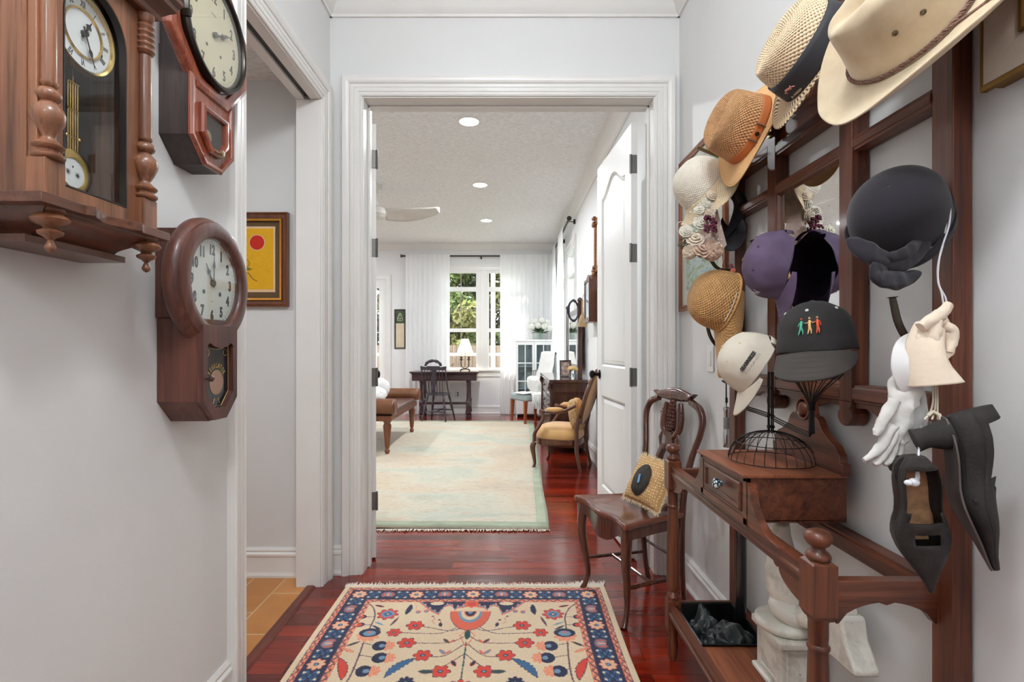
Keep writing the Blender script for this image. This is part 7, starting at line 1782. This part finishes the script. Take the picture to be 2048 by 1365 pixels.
for sx in (-1, 1):
    Pc = catmull([(sx*.232, .205, .27), (sx*.245, .222, .22), (sx*.236, .210, .12), (sx*.228, .205, .05), (sx*.240, .228, .0)], 5); MB().tube(Pc, lerpseq([.024, .028, .019, .013, .016], len(Pc)), 12).obj('front_leg', m_aw, ac, local=True, smooth=60)
    Pc = catmull([(sx*.190, -.205, .29), (sx*.193, -.208, .20), (sx*.200, -.225, .10), (sx*.208, -.250, 0)], 5); MB().tube(Pc, lerpseq([.022, .020, .016, .014], len(Pc)), 12).obj('rear_leg', m_aw, ac, local=True, smooth=60)
    Pc = catmull([(sx*.240, .205, .28), (sx*.252, .195, .36), (sx*.258, .135, .45), (sx*.262, .10, .52), (sx*.264, .125, .565), (sx*.262, .135, .585), (sx*.260, .09, .575), (sx*.250, -.03, .572), (sx*.235, -.12, .595), (sx*.212, -.205, .640)], 6)
    MB().tube(Pc, lerpseq([.022, .020, .016, .018, .024, .016, .014, .014, .016, .017], len(Pc)), 10, flat=.9).obj('arm', m_aw, ac, local=True, smooth=60)
    b = MB(); b.tube([(sx*.262, .09, .590), (sx*.258, .05, .596), (sx*.252, 0, .596), (sx*.244, -.06, .600), (sx*.238, -.09, .602)], [.006, .022, .025, .020, .006], 14, flat=1.0); b.obj('arm_pad', m_yel, ac, local=True, smooth=80)
def back_pt(a, rx, rz, off): 
    z = .70+rz*math.sin(a); x = rx*math.cos(a)*(1.0+.12*math.sin(a)); return (x, -.205-.42*(z-.42)*.75+off, z)
b = MB(); Pb = [back_pt(2*PI*i/48, .215, .275, 0) for i in range(48)]; b.tube(Pb, .021, 10, closed=True, up=(0, 1, 0)); b.tube([(-.185, -.205, .28), (-.19, -.21, .40), (-.200, -.235, .52)], .019, 10); b.tube([(.185, -.205, .28), (.19, -.21, .40), (.200, -.235, .52)], .019, 10); b.obj('back_frame', m_aw, ac, local=True, smooth=60)
b = MB(); n = 36; vs = []; rr_ = ((1.0, -.012), (.97, .012), (.8, .028), (.5, .036), (.05, .038))
for e, of in rr_:
    for i in range(n): vs.append(back_pt(2*PI*i/n, .198*e, .255*e, of))
fs = [(j*n+i, j*n+(i+1) % n, (j+1)*n+(i+1) % n, (j+1)*n+i) for j in range(len(rr_)-1) for i in range(n)]+[tuple((len(rr_)-1)*n+i for i in range(n))]; b.add(vs, fs)
vs = []
for e, of in ((1.0, -.012), (.9, -.024), (.5, -.034), (.05, -.035)):
    for i in range(n): vs.append(back_pt(2*PI*i/n, .198*e, .255*e, of))
b.add(vs, [(j*n+i, j*n+(i+1) % n, (j+1)*n+(i+1) % n, (j+1)*n+i) for j in range(3) for i in range(n)]+[tuple(3*n+i for i in range(n))]); b.obj('backrest', m_yel, ac, local=True, smooth=80)
Ma = WM[ac.name]
c_ = Ma @ Vector((-.02, -.165, .535)); puff('fleece_cushion', 'curly tan fleece cushion leaning in the gold armchair', tuple(c_), .175, .055, .150, plain('tan_fleece', (206, 168, 118), .95, var=.15, vscale=50, bump=1.2, bscale=60), Ma.to_3x3().to_4x4() @ R(-.15, 'X'), 3.2, .14, 5)
# ---- dresser with mirror
m_dr = wood('dark_mahogany_dresser', (78, 44, 36), (44, 26, 24), 2, .25, .4, .6); m_drt = wood('dresser_top', (86, 54, 46), (54, 34, 32), 1, .12, .6, .6)
dr_ = thing('mirrored_dresser', 'dark mahogany dresser with tall mirror frame along the right wall', 'dresser', (.67, 6.62, 0))
MB().box(.495, .885, 5.83, 7.40, .06, .80).obj('carcass', m_dr, dr_, smooth=0, bevel=.004)
MB().box(.455, .890, 5.79, 7.44, .80, .835).obj('top', m_drt, dr_, smooth=0, bevel=.006)
b = MB(); b.casing(.56, .84, .16, .66, [(0, 0), (0, .004), (.006, .004), (.03, .010), (.034, 0)], axes((0, 5.83, 0), (1, 0, 0), (0, -1, 0), (0, 0, 1)), True); b.obj('side_panel', m_dr, dr_, smooth=20)
for yy in (5.86, 7.37):
    b = MB(); b.tube(catmull([(.478, yy, .795), (.468, yy, .74), (.492, yy, .66), (.482, yy, .40), (.480, yy, .12), (.490, yy, .0)], 5), .024, 12); b.obj('pilaster', m_dr, dr_, smooth=60)
for k, (z0, z1) in enumerate(((.62, .78), (.42, .60), (.10, .40))):
    for y0, y1 in ((5.90, 6.60), (6.63, 7.33)):
        d_ = MB().box(.484, .50, y0, y1, z0, z1).obj('drawer', m_dr, dr_, smooth=0, bevel=.003); MB().sphere((.478, (y0+y1)/2, (z0+z1)/2), .016, 12).obj('knob', metal('aged_pull', (120, 108, 92), .4), d_)
for yy in (5.98, 7.18):
    b = MB(); b.box(.800, .850, yy-.03, yy+.03, .835, 1.72); b.sphere((.825, yy, 1.745), .032, 12); b.obj('mirror_post', m_dr, dr_, smooth=30, bevel=.003)
b = MB().casing(6.12, 7.04, .99, 1.60, [(0, 0), (0, .02), (.06, .025), (.06, 0)], axes((.83, 0, 0), (0, 1, 0), (-1, 0, 0), (0, 0, 1)), True); mf_ = b.obj('mirror_frame', m_dr, dr_, smooth=20)
MB().box(.815, .822, 6.11, 7.05, .98, 1.61).obj('mirror_glass', mm_.m, mf_, smooth=0)
# picture frame and small vase on the dresser
pf2 = thing('photo_frame', 'small dark photo frame standing on the dresser top', 'photo frame', frame((.70, 6.35, .836), (0, .12, 1), (-.25, -1, 0)))
b = MB().casing(-.052, .052, .022, .188, [(0, .0), (0, .008), (.018, .012), (.018, -.008), (0, -.006)], Matrix.Identity(4), True); b.box(-.07, .07, -.008, .0, 0, .02); b.obj('frame', plain('dark_frame', (70, 56, 48), .4), pf2, local=True, smooth=0)
mph = Mat('faded_photo', .5); mph.color(mph.ramp(mph.noise(mph.coord('Object'), 22, 4), [(.35, lin((104, 84, 76))), (.55, lin((176, 150, 134))), (.7, lin((206, 186, 170)))])); MB().box(-.055, .055, -.003, .003, .018, .192).obj('photo', mph.m, pf2, local=True, smooth=0)
b = MB().tube([(0, -.004, .15), (0, -.07, .004)], .005, 6).obj('easel', plain('dark_frame', (70, 56, 48), .4), pf2, local=True)
vz = thing('bud_vase', 'small clear glass vase of yellow flowers on the dresser', 'vase', (.745, 5.97, .836))
mgl = glass('clear_glass', (.93, .97, .97, 1), .16)
b = MB().lathe([(.03, .837), (.048, .850), (.050, .875), (.034, .900), (.022, .915), (.026, .930)], 24, M=T(.745, 5.97, 0)); b.f = b.f[:-1]; b.mi = b.mi[:-1]; b.obj('bowl', mgl, vz, smooth=80)
rd = random.Random(3); m_yf = plain('pale_yellow_petal', (226, 190, 128), .8, var=.1, vscale=60)
for k in range(9):
    a = k*2.4; r_ = .012+.035*(k/9)**.5; b = MB(); rose(b, (.745+r_*math.cos(a)*1.1, 5.965+r_*math.sin(a), .955+.018*rd.random()-.01*(k/9)), .024, k+40, (math.cos(a)*.5, -.8, .6)); b.obj('flower', m_yf, vz, smooth=60, fix=False)
b = MB()
for k in range(7): a = k*.9; b.tube([(.745, 5.97, .85), (.745+.03*math.cos(a), 5.97+.03*math.sin(a), .95)], .0018, 5)
b.obj('stems', plain('green_stem', (72, 96, 56), .7), vz)
# cord coil and whisk broom on the mirror post
cl = thing('coiled_cord', 'coil of dark blue cord hung on the dresser mirror', 'cord', (.775, 5.93, 1.70)); b = MB(); rd = random.Random(8)
for k in range(9): r1 = .075+.022*rd.random(); r2 = .13+.03*rd.random(); oy = .012*rd.random(); ox = .006*(rd.random()-.5); b.tube([(.745+r1*math.cos(a)*.75+ox, 5.93+oy+r1*.5*math.cos(a), 1.62+r2*math.sin(a)*.8) for a in [2*PI*i/30 for i in range(30)]], .0045, 6, closed=True)
b.obj('cord', plain('navy_cord', (44, 50, 66), .5), cl); MB().tube([(.80, 5.945, 1.70), (.76, 5.93, 1.715), (.735, 5.93, 1.74)], .006, 8).obj('peg', m_dr, cl)
wb = thing('whisk_broom', 'straw whisk broom hanging beside the coiled cord', 'broom', (.79, 5.70, 1.65)); b = MB().lathe([(.045, 1.425), (.048, 1.44), (.042, 1.50), (.028, 1.54), (.012, 1.565)], 18, M=T(.815, 5.70, 0), sq=.5); b.obj('bristles', plain('broom_straw', (196, 166, 124), .9, var=.2, vscale=80, bump=.6, bscale=120), wb)
MB().lathe([(.012, 1.56), (.009, 1.60), (.008, 1.70), (.010, 1.72)], 12, M=T(.815, 5.70, 0)).obj('handle', plain('broom_straw', (196, 166, 124), .9), wb); MB().tube(catmull([(.815, 5.70, 1.72), (.83, 5.705, 1.78), (.888, 5.71, 1.83)], 4), .002, 6).obj('loop', m_ink, wb)
# ---- wall things right: glazed wall cabinet, ornate frame, gold frame
MRF = axes((XR, 0, 0), (0, 1, 0), (-1, 0, 0), (0, 0, 1))
wcab = thing('wall_cabinet', 'tall narrow dark wooden wall cabinet with glass front on the right wall', 'cabinet', (XR, 5.32, 1.46))
m_wc = wood('cabinet_wood', (110, 66, 46), (72, 42, 32), 2, .35, .3, .6)
b = MB(); b.ext([(5.15, 1.47), (5.49, 1.47), (5.49, 1.88), (5.40, 1.93), (5.32, 1.945), (5.24, 1.93), (5.15, 1.88)], 0, .090, M=MRF); b.box(5.14, 5.50, 0, .11, 1.455, 1.472, M=MRF); b.obj('body', m_wc, wcab, smooth=0, bevel=.003)
b = MB().casing(5.18, 5.46, 1.50, 1.87, [(0, .092), (0, .104), (.028, .104), (.028, .088)], MRF, True); d_ = b.obj('door', m_wc, wcab, smooth=0); MB().box(5.175, 5.465, .091, .094, 1.495, 1.875, M=MRF).obj('glass', plain('cabinet_glass', (150, 166, 176), .08, coat=.5), d_, smooth=0)
of_ = thing('ornate_frame', 'carved gilt picture frame hanging high on the right wall behind the door', 'picture', (XR, 5.0, 1.96))
b = MB().casing(4.68, 5.26, 2.02, 2.44, [(0, .010), (0, .022), (.012, .030), (.028, .022), (.045, .030), (.060, .022), (.060, 0)], MRF, True); of1 = b.obj('frame', plain('carved_gilt', (146, 92, 52), .45, .4, var=.25, vscale=60, bump=1, bscale=70), of_, smooth=30)
for yy in (4.64, 5.30):
    for zz in (1.98, 2.48):
        b = MB(); rd = random.Random(int(yy*100+zz*10))
        for k in range(9): b.sphere((XR-.030, yy+(rd.random()-.5)*.08, zz+(rd.random()-.5)*.10), .018+.010*rd.random(), 8)
        b.obj('corner_scroll', plain('carved_gilt', (146, 92, 52), .45), of1, smooth=60)
MB().box(4.67, 5.27, .004, .010, 2.01, 2.45, M=MRF).obj('picture_sheet', plain('pale_picture', (206, 200, 190), .5, var=.1, vscale=6), of_, smooth=0)
gf = thing('gold_frame', 'wide gold picture frame on the right wall beside the door edge', 'picture', (XR, 4.8, 1.02))
b = MB().casing(4.50, 5.02, 1.08, 1.72, [(0, .006), (0, .016), (.020, .020), (.020, .028), (.062, .034), (.075, .020), (.075, 0)], MRF, True); b.obj('frame', metal('pale_gold', (206, 158, 92), .4), gf, smooth=25); MB().box(4.49, 5.03, .003, .006, 1.07, 1.73, M=MRF).obj('picture_sheet', plain('grey_picture', (120, 124, 132), .4, var=.15, vscale=5), gf, smooth=0)
# ---- white glazed cabinet with flowers
wb_ = thing('glazed_cabinet', 'white glass-door cabinet in the far right corner', 'cabinet', (.44, 9.0, 0)); gx0, gx1, gy0, gy1, gz = .13, .755, 8.84, 9.16, 1.32
MB().box(gx0, gx0+.02, gy0, gy1, 0, gz).box(gx1-.02, gx1, gy0, gy1, 0, gz).box(gx0, gx1, gy1-.01, gy1, 0, gz).box(gx0-.015, gx1+.015, gy0-.02, gy1, gz-.02, gz+.012).box(gx0, gx1, gy0+.01, gy1, .08, .10).box(gx0+.02, gx1-.02, gy0+.02, gy1-.01, .48, .495).box(gx0+.02, gx1-.02, gy0+.02, gy1-.01, .86, .875).obj('body', m_white, wb_, smooth=0, bevel=.002)
half_ = (gx0+gx1)/2
for x0, x1 in ((gx0, half_-.002), (half_+.002, gx1)):
    b = MB().box(x0, x0+.035, gy0-.01, gy0+.012, .06, gz-.02).box(x1-.035, x1, gy0-.01, gy0+.012, .06, gz-.02).box(x0+.035, x1-.035, gy0-.01, gy0+.012, gz-.08, gz-.02).box(x0+.035, x1-.035, gy0-.01, gy0+.012, .06, .30); c_ = (x0+x1)/2; b.box(c_-.008, c_+.008, gy0-.006, gy0+.008, .3, gz-.07)
    for zz in (.62, .93): b.box(x0+.035, x1-.035, gy0-.005, gy0+.007, zz-.01, zz+.01)
    d_ = b.obj('door', m_white, wb_, smooth=0, bevel=.002); MB().box(x0+.02, x1-.02, gy0, gy0+.003, .28, gz-.07).obj('pane', glass('cabinet_pane', (.75, .82, .84, 1), .16), d_, smooth=0)
    kx = x1-.018 if x1 < half_+.001 else x0+.018; q = MB(); q.sphere((kx, gy0-.02, .80), .010, 10); q.tube([(kx, gy0-.012, .78), (kx, gy0-.02, .74), (kx, gy0-.014, .72)], .004, 6); q.obj('latch', m_iron, d_)
vs_ = thing('flower_vase', 'glass vase of white hydrangeas on top of the white cabinet', 'vase', (.54, 9.0, gz+.012)); vx, vy, vz0 = .545, 9.0, gz+.013
b = MB().lathe([(.055, vz0), (.060, vz0+.01), (.060, vz0+.13), (.064, vz0+.15)], 24, M=T(vx, vy, 0)); b.f = b.f[:-1]; b.mi = b.mi[:-1]; b.obj('jar', glass('green_glass', (.82, .93, .88, 1), .15), vs_, smooth=80)
rd = random.Random(6); m_hy = plain('white_hydrangea', (236, 236, 226), .85, var=.08, vscale=40); m_gl = plain('flower_leaf', (74, 104, 62), .7, var=.2, vscale=30)
for k, (dx, dz, r_) in enumerate(((-.14, .22, .055), (-.03, .25, .062), (.08, .23, .060), (.17, .19, .050), (.03, .33, .048), (-.09, .32, .045), (.13, .31, .040), (-.19, .30, .022), (-.16, .36, .018), (.0, .39, .018))):
    b = MB(); c_ = Vector((vx+dx, vy-.03+(rd.random()-.5)*.06, vz0+dz))
    for j in range(46 if r_ > .03 else 12):
        th = math.acos(1-2*(j+.5)/46); ph_ = j*2.4; d = Vector((math.sin(th)*math.cos(ph_), math.sin(th)*math.sin(ph_), math.cos(th))); b.sphere(c_+d*r_*.8, r_*.27, 6)
    b.obj('blossom', m_hy, vs_, smooth=50)
b = MB()
for k in range(34):
    a = rd.random()*2*PI; el = rd.random()*.9; L = .10+.12*rd.random(); d = Vector((math.cos(a)*math.cos(el), .6*math.sin(a)*math.cos(el), math.sin(el)*.9)); p = Vector((vx, vy, vz0+.12)); e_ = p+d*L; sd = d.cross(Vector((0, 0, 1))).normalized()*.018; m_ = p.lerp(e_, .6); b.add([p, m_+sd, e_+Vector((0, 0, -.02)), m_-sd], [(0, 1, 2, 3)]); b.tube([(vx, vy, vz0+.02), tuple(p), tuple(p+d*L*.9)], .0025, 5)
b.obj('leaves', m_gl, vs_, smooth=30, fix=False)
# ---- slipper chair with throw
m_blu = plain('grey_blue_linen', (164, 176, 176), .85, bump=.3, bscale=150); m_ol = wood('orange_leg', (170, 92, 52), (126, 60, 34), 2, .35, .2)
sl_ = thing('slipper_chair', 'grey blue upholstered chair draped with white throws beside the white cabinet', 'chair', frame((.36, 8.25, 0), (0, 0, 1), (-.88, -.47, 0)))
MB().box(-.24, .24, -.24, .25, .36, .47).obj('seat', m_blu, sl_, local=True, smooth=30, bevel=.03)
b = MB(); b.box(-.235, .235, -.05, .03, 0, .70, M=T(0, -.22, .40) @ R(math.radians(12), 'X')); b.obj('backrest', m_blu, sl_, local=True, smooth=30, bevel=.03)
for sx in (-1, 1):
    for sy, yy in ((1, .22), (-1, -.20)): b = MB(); b.sweep([[(sx*.21-w, yy-w+o_, z), (sx*.21+w, yy-w+o_, z), (sx*.21+w, yy+w+o_, z), (sx*.21-w, yy+w+o_, z), (sx*.21-w, yy-w+o_, z)] for w, z, o_ in ((.014, 0, sy*.012), (.025, .37, 0))]); b.obj('leg', m_ol, sl_, local=True, smooth=0)
m_thr = plain('white_throw', (232, 230, 226), .95, var=.05, vscale=30, bump=1.0, bscale=45, sheen=.3)
Ms = WM[sl_.name]
th1 = thing('knit_throw', 'white knitted throw hanging over the back of the grey blue chair', 'blanket', Ms)
def thf(u, v):
    x = (u-.5)*.40; s_ = v*1.0; z0_, dz = 1.10, 0
    ang = math.radians(12)
    if s_ < .5: z = 1.118-.62*(s_/.5)**1.0*.95; y = -.155-.02+(.0)-(z-.5)*math.tan(ang)*-0+0; y = -.215-(z-.40)*math.tan(ang)*-1*-1+.055
    else: z = 1.118-.35*((s_-.5)/.5); y = -.215-(z-.40)*math.tan(ang)-.068
    n_ = .014*mnoise.noise(Vector((x*9, s_*6, 1)))
    return (x+.03*math.sin(s_*5), y+n_, z)
b = MB(); b.grid(lambda u, v: ((u-.5)*.40*(1+.25*v)-.02*math.sin(v*5), -.215-((1.11-.60*v)-.40)*math.tan(math.radians(12))+.050+.012*mnoise.noise(Vector((u*5, v*6, 1))), 1.115-.60*v), 20, 24)
b.grid(lambda u, v: ((u-.5)*.40, -.215-(1.115-.40)*math.tan(math.radians(12))+.050-.13*v, 1.115+.012*math.sin(PI*v)), 20, 6)
b.grid(lambda u, v: ((u-.5)*.40, -.215-((1.11-.40*v)-.40)*math.tan(math.radians(12))-.078, 1.115-.40*v), 20, 10); b.obj('cloth', m_thr, th1, local=True, smooth=180, solid=.012)
puff('knit_cushion', 'white knitted cushion on the grey blue chair seat', tuple(Ms @ Vector((-.02, -.06, .60))), .19, .075, .15, m_thr, Ms.to_3x3().to_4x4() @ R(-.35, 'X'), 2.6, .10, 15)
th2 = thing('fringed_throw', 'shaggy white throw with long fringe spilling off the seat of the grey blue chair', 'blanket', Ms)
b = MB(); b.grid(lambda u, v: (-.26+.34*u, -.22+.34*v, .482+.016*mnoise.noise(Vector((u*6, v*6, 2)))-.05*max(0, .15-u)*6), 24, 20); b.obj('cloth', m_thr, th2, local=True, smooth=180, solid=.014)
b = MB(); rd = random.Random(14)
for k in range(420):
    y = -.22+.36*rd.random(); L = .10+.26*rd.random()*(1 if y < .05 else .55); x0 = -.255-.02*rd.random(); z0_ = .49; P = [(x0+.06, y, z0_+.006), (x0-.012, y+(rd.random()-.5)*.02, z0_-.02), (x0-.02-.03*rd.random(), y+(rd.random()-.5)*.05, z0_-L)]; b.tube(P, [.005, .005, .0025], 4)
for k in range(160):
    x = -.24+.30*rd.random(); L = .04+.09*rd.random(); P = [(x, .10, .494), (x+(rd.random()-.5)*.03, .16, .492), (x+(rd.random()-.5)*.06, .17+L, .484)]; b.tube(P, [.005, .005, .0025], 4)
b.obj('fringe', m_thr, th2, local=True, smooth=50, kind='stuff', fix=False)

# ================================================================ OUTSIDE THE WINDOWS
struct('ground_garden', MB().box(-30, 30, 9.47, 60, -.35, -.25), plain('lawn', (98, 104, 66), .95, var=.25, vscale=2), smooth=0)
struct('ground_side_garden', MB().box(1.03, 30, -2, 9.47, -.35, -.25), plain('lawn', (98, 104, 66), .95), smooth=0)
pw = plain('porch_white', (226, 226, 224), .5)
pr2 = thing('porch_railing', 'white porch posts and rail outside the far windows', 'railing', (-.9, 10.9, -.25))
for x in (-3.35, -1.95, -.325, 1.1): MB().box(x-.045, x+.045, 10.86, 10.95, -.25, 3.0).obj('post', pw, pr2, smooth=0)
MB().box(-4.6, 2.2, 10.88, 10.93, 1.02, 1.08).obj('top_rail', pw, pr2, smooth=0); MB().box(-4.6, 2.2, 10.88, 10.93, 2.78, 2.95).obj('head_beam', pw, pr2, smooth=0); MB().box(-4.6, 2.2, 10.89, 10.92, .10, .16).obj('bottom_rail', pw, pr2, smooth=0)
fe = thing('garden_fence', 'weathered board fence in the garden behind the porch', 'fence', (-5, 15.5, -.25)); b = MB(); rd = random.Random(4)
for i in range(110): x = -9+i*.12; b.box(x, x+.112, 15.5, 15.52, -.25, 1.25+.02*rd.random())
b.obj('boards', wood('fence_board', (150, 128, 108), (104, 86, 72), 2, .9, 0, .5), fe, smooth=0); MB().box(-9, 4.2, 15.52, 15.56, .2, .3).box(-9, 4.2, 15.52, 15.56, .9, 1.0).obj('rails', wood('fence_board', (150, 128, 108), (104, 86, 72), 2, .9, 0, .5), fe, smooth=0)
m_bark = plain('bark', (96, 84, 72), .95, var=.3, vscale=14, bump=.8, bscale=20)
m_leaf = [plain('leaf_green', (128, 146, 76), .7, var=.35, vscale=1.5), plain('leaf_olive', (164, 160, 92), .7, var=.35, vscale=1.5), plain('leaf_dark', (88, 104, 66), .7, var=.35, vscale=1.5), plain('leaf_pink', (170, 130, 130), .8, var=.3, vscale=3)]
def tree(label, x, y, h, r, seed, m, n=9000):
    rd = random.Random(seed); t = thing('garden_tree', label, 'tree', (x, y, -.25), 'trees beyond the garden')
    b = MB(); b.tube(catmull([(x, y, -.25), (x+.1, y, h*.3), (x-.05, y+.1, h*.6), (x, y, h*.9)], 5), lerpseq([.16, .12, .08, .03], 16), 8); br = []
    for k in range(16):
        z = h*(.12+.7*rd.random()); a = rd.random()*2*PI; L = r*(.5+.5*rd.random()); e = Vector((x+L*math.cos(a), y+L*math.sin(a), z+L*.5)); br.append(e); b.tube(catmull([(x, y, z), (x+L*.5*math.cos(a), y+L*.5*math.sin(a), z+L*.15), tuple(e)], 4), lerpseq([.05, .03, .01], 9), 6)
    b.obj('trunk', m_bark, t); cl = [(Vector((x+(rd.random()-.5)*2*r, y+(rd.random()-.5)*2*r, .2+h*rd.random())), r*(.22+.22*rd.random())) for k in range(34)]
    vs = []; fs = []; b = MB()
    for k in range(n):
        c, cr = cl[k % len(cl)]; d = Vector((rd.gauss(0, 1), rd.gauss(0, 1), rd.gauss(0, 1))).normalized()*cr*rd.random()**.4; p = c+d; u = Vector((rd.gauss(0, 1), rd.gauss(0, 1), rd.gauss(0, 1))).normalized(); w = u.cross(Vector((rd.gauss(0, 1), rd.gauss(0, 1), rd.gauss(0, 1)))).normalized(); s_ = .07+.08*rd.random(); i0 = len(vs)
        vs += [p-u*s_, p+w*s_*.45, p+u*s_, p-w*s_*.45]; fs.append((i0, i0+1, i0+2, i0+3))
    b.add(vs, fs); b.obj('foliage', m, t, smooth=0, kind='stuff', fix=False)
for i, (x, y, h, r, m, lb) in enumerate(((-2.6, 16.8, 4.6, 1.5, 0, 'bright green tree behind the fence left of the windows'), (-.7, 17.6, 5.2, 1.7, 1, 'olive green tree centred behind the left window'), (1.4, 17.0, 4.8, 1.6, 0, 'bright green tree behind the right window'), (-5.6, 17.0, 4.5, 1.6, 3, 'pinkish shrub tree seen through the french door'), (-.2, 19.6, 6.6, 2.4, 2, 'tall dark tree farthest behind the windows'), (-4.0, 19.8, 6.4, 2.3, 2, 'tall dark tree behind the french door'), (3.6, 18.5, 5.4, 2.0, 1, 'olive tree at the right end of the garden'))):
    tree(lb, x, y, h, r, 30+i, m_leaf[m])
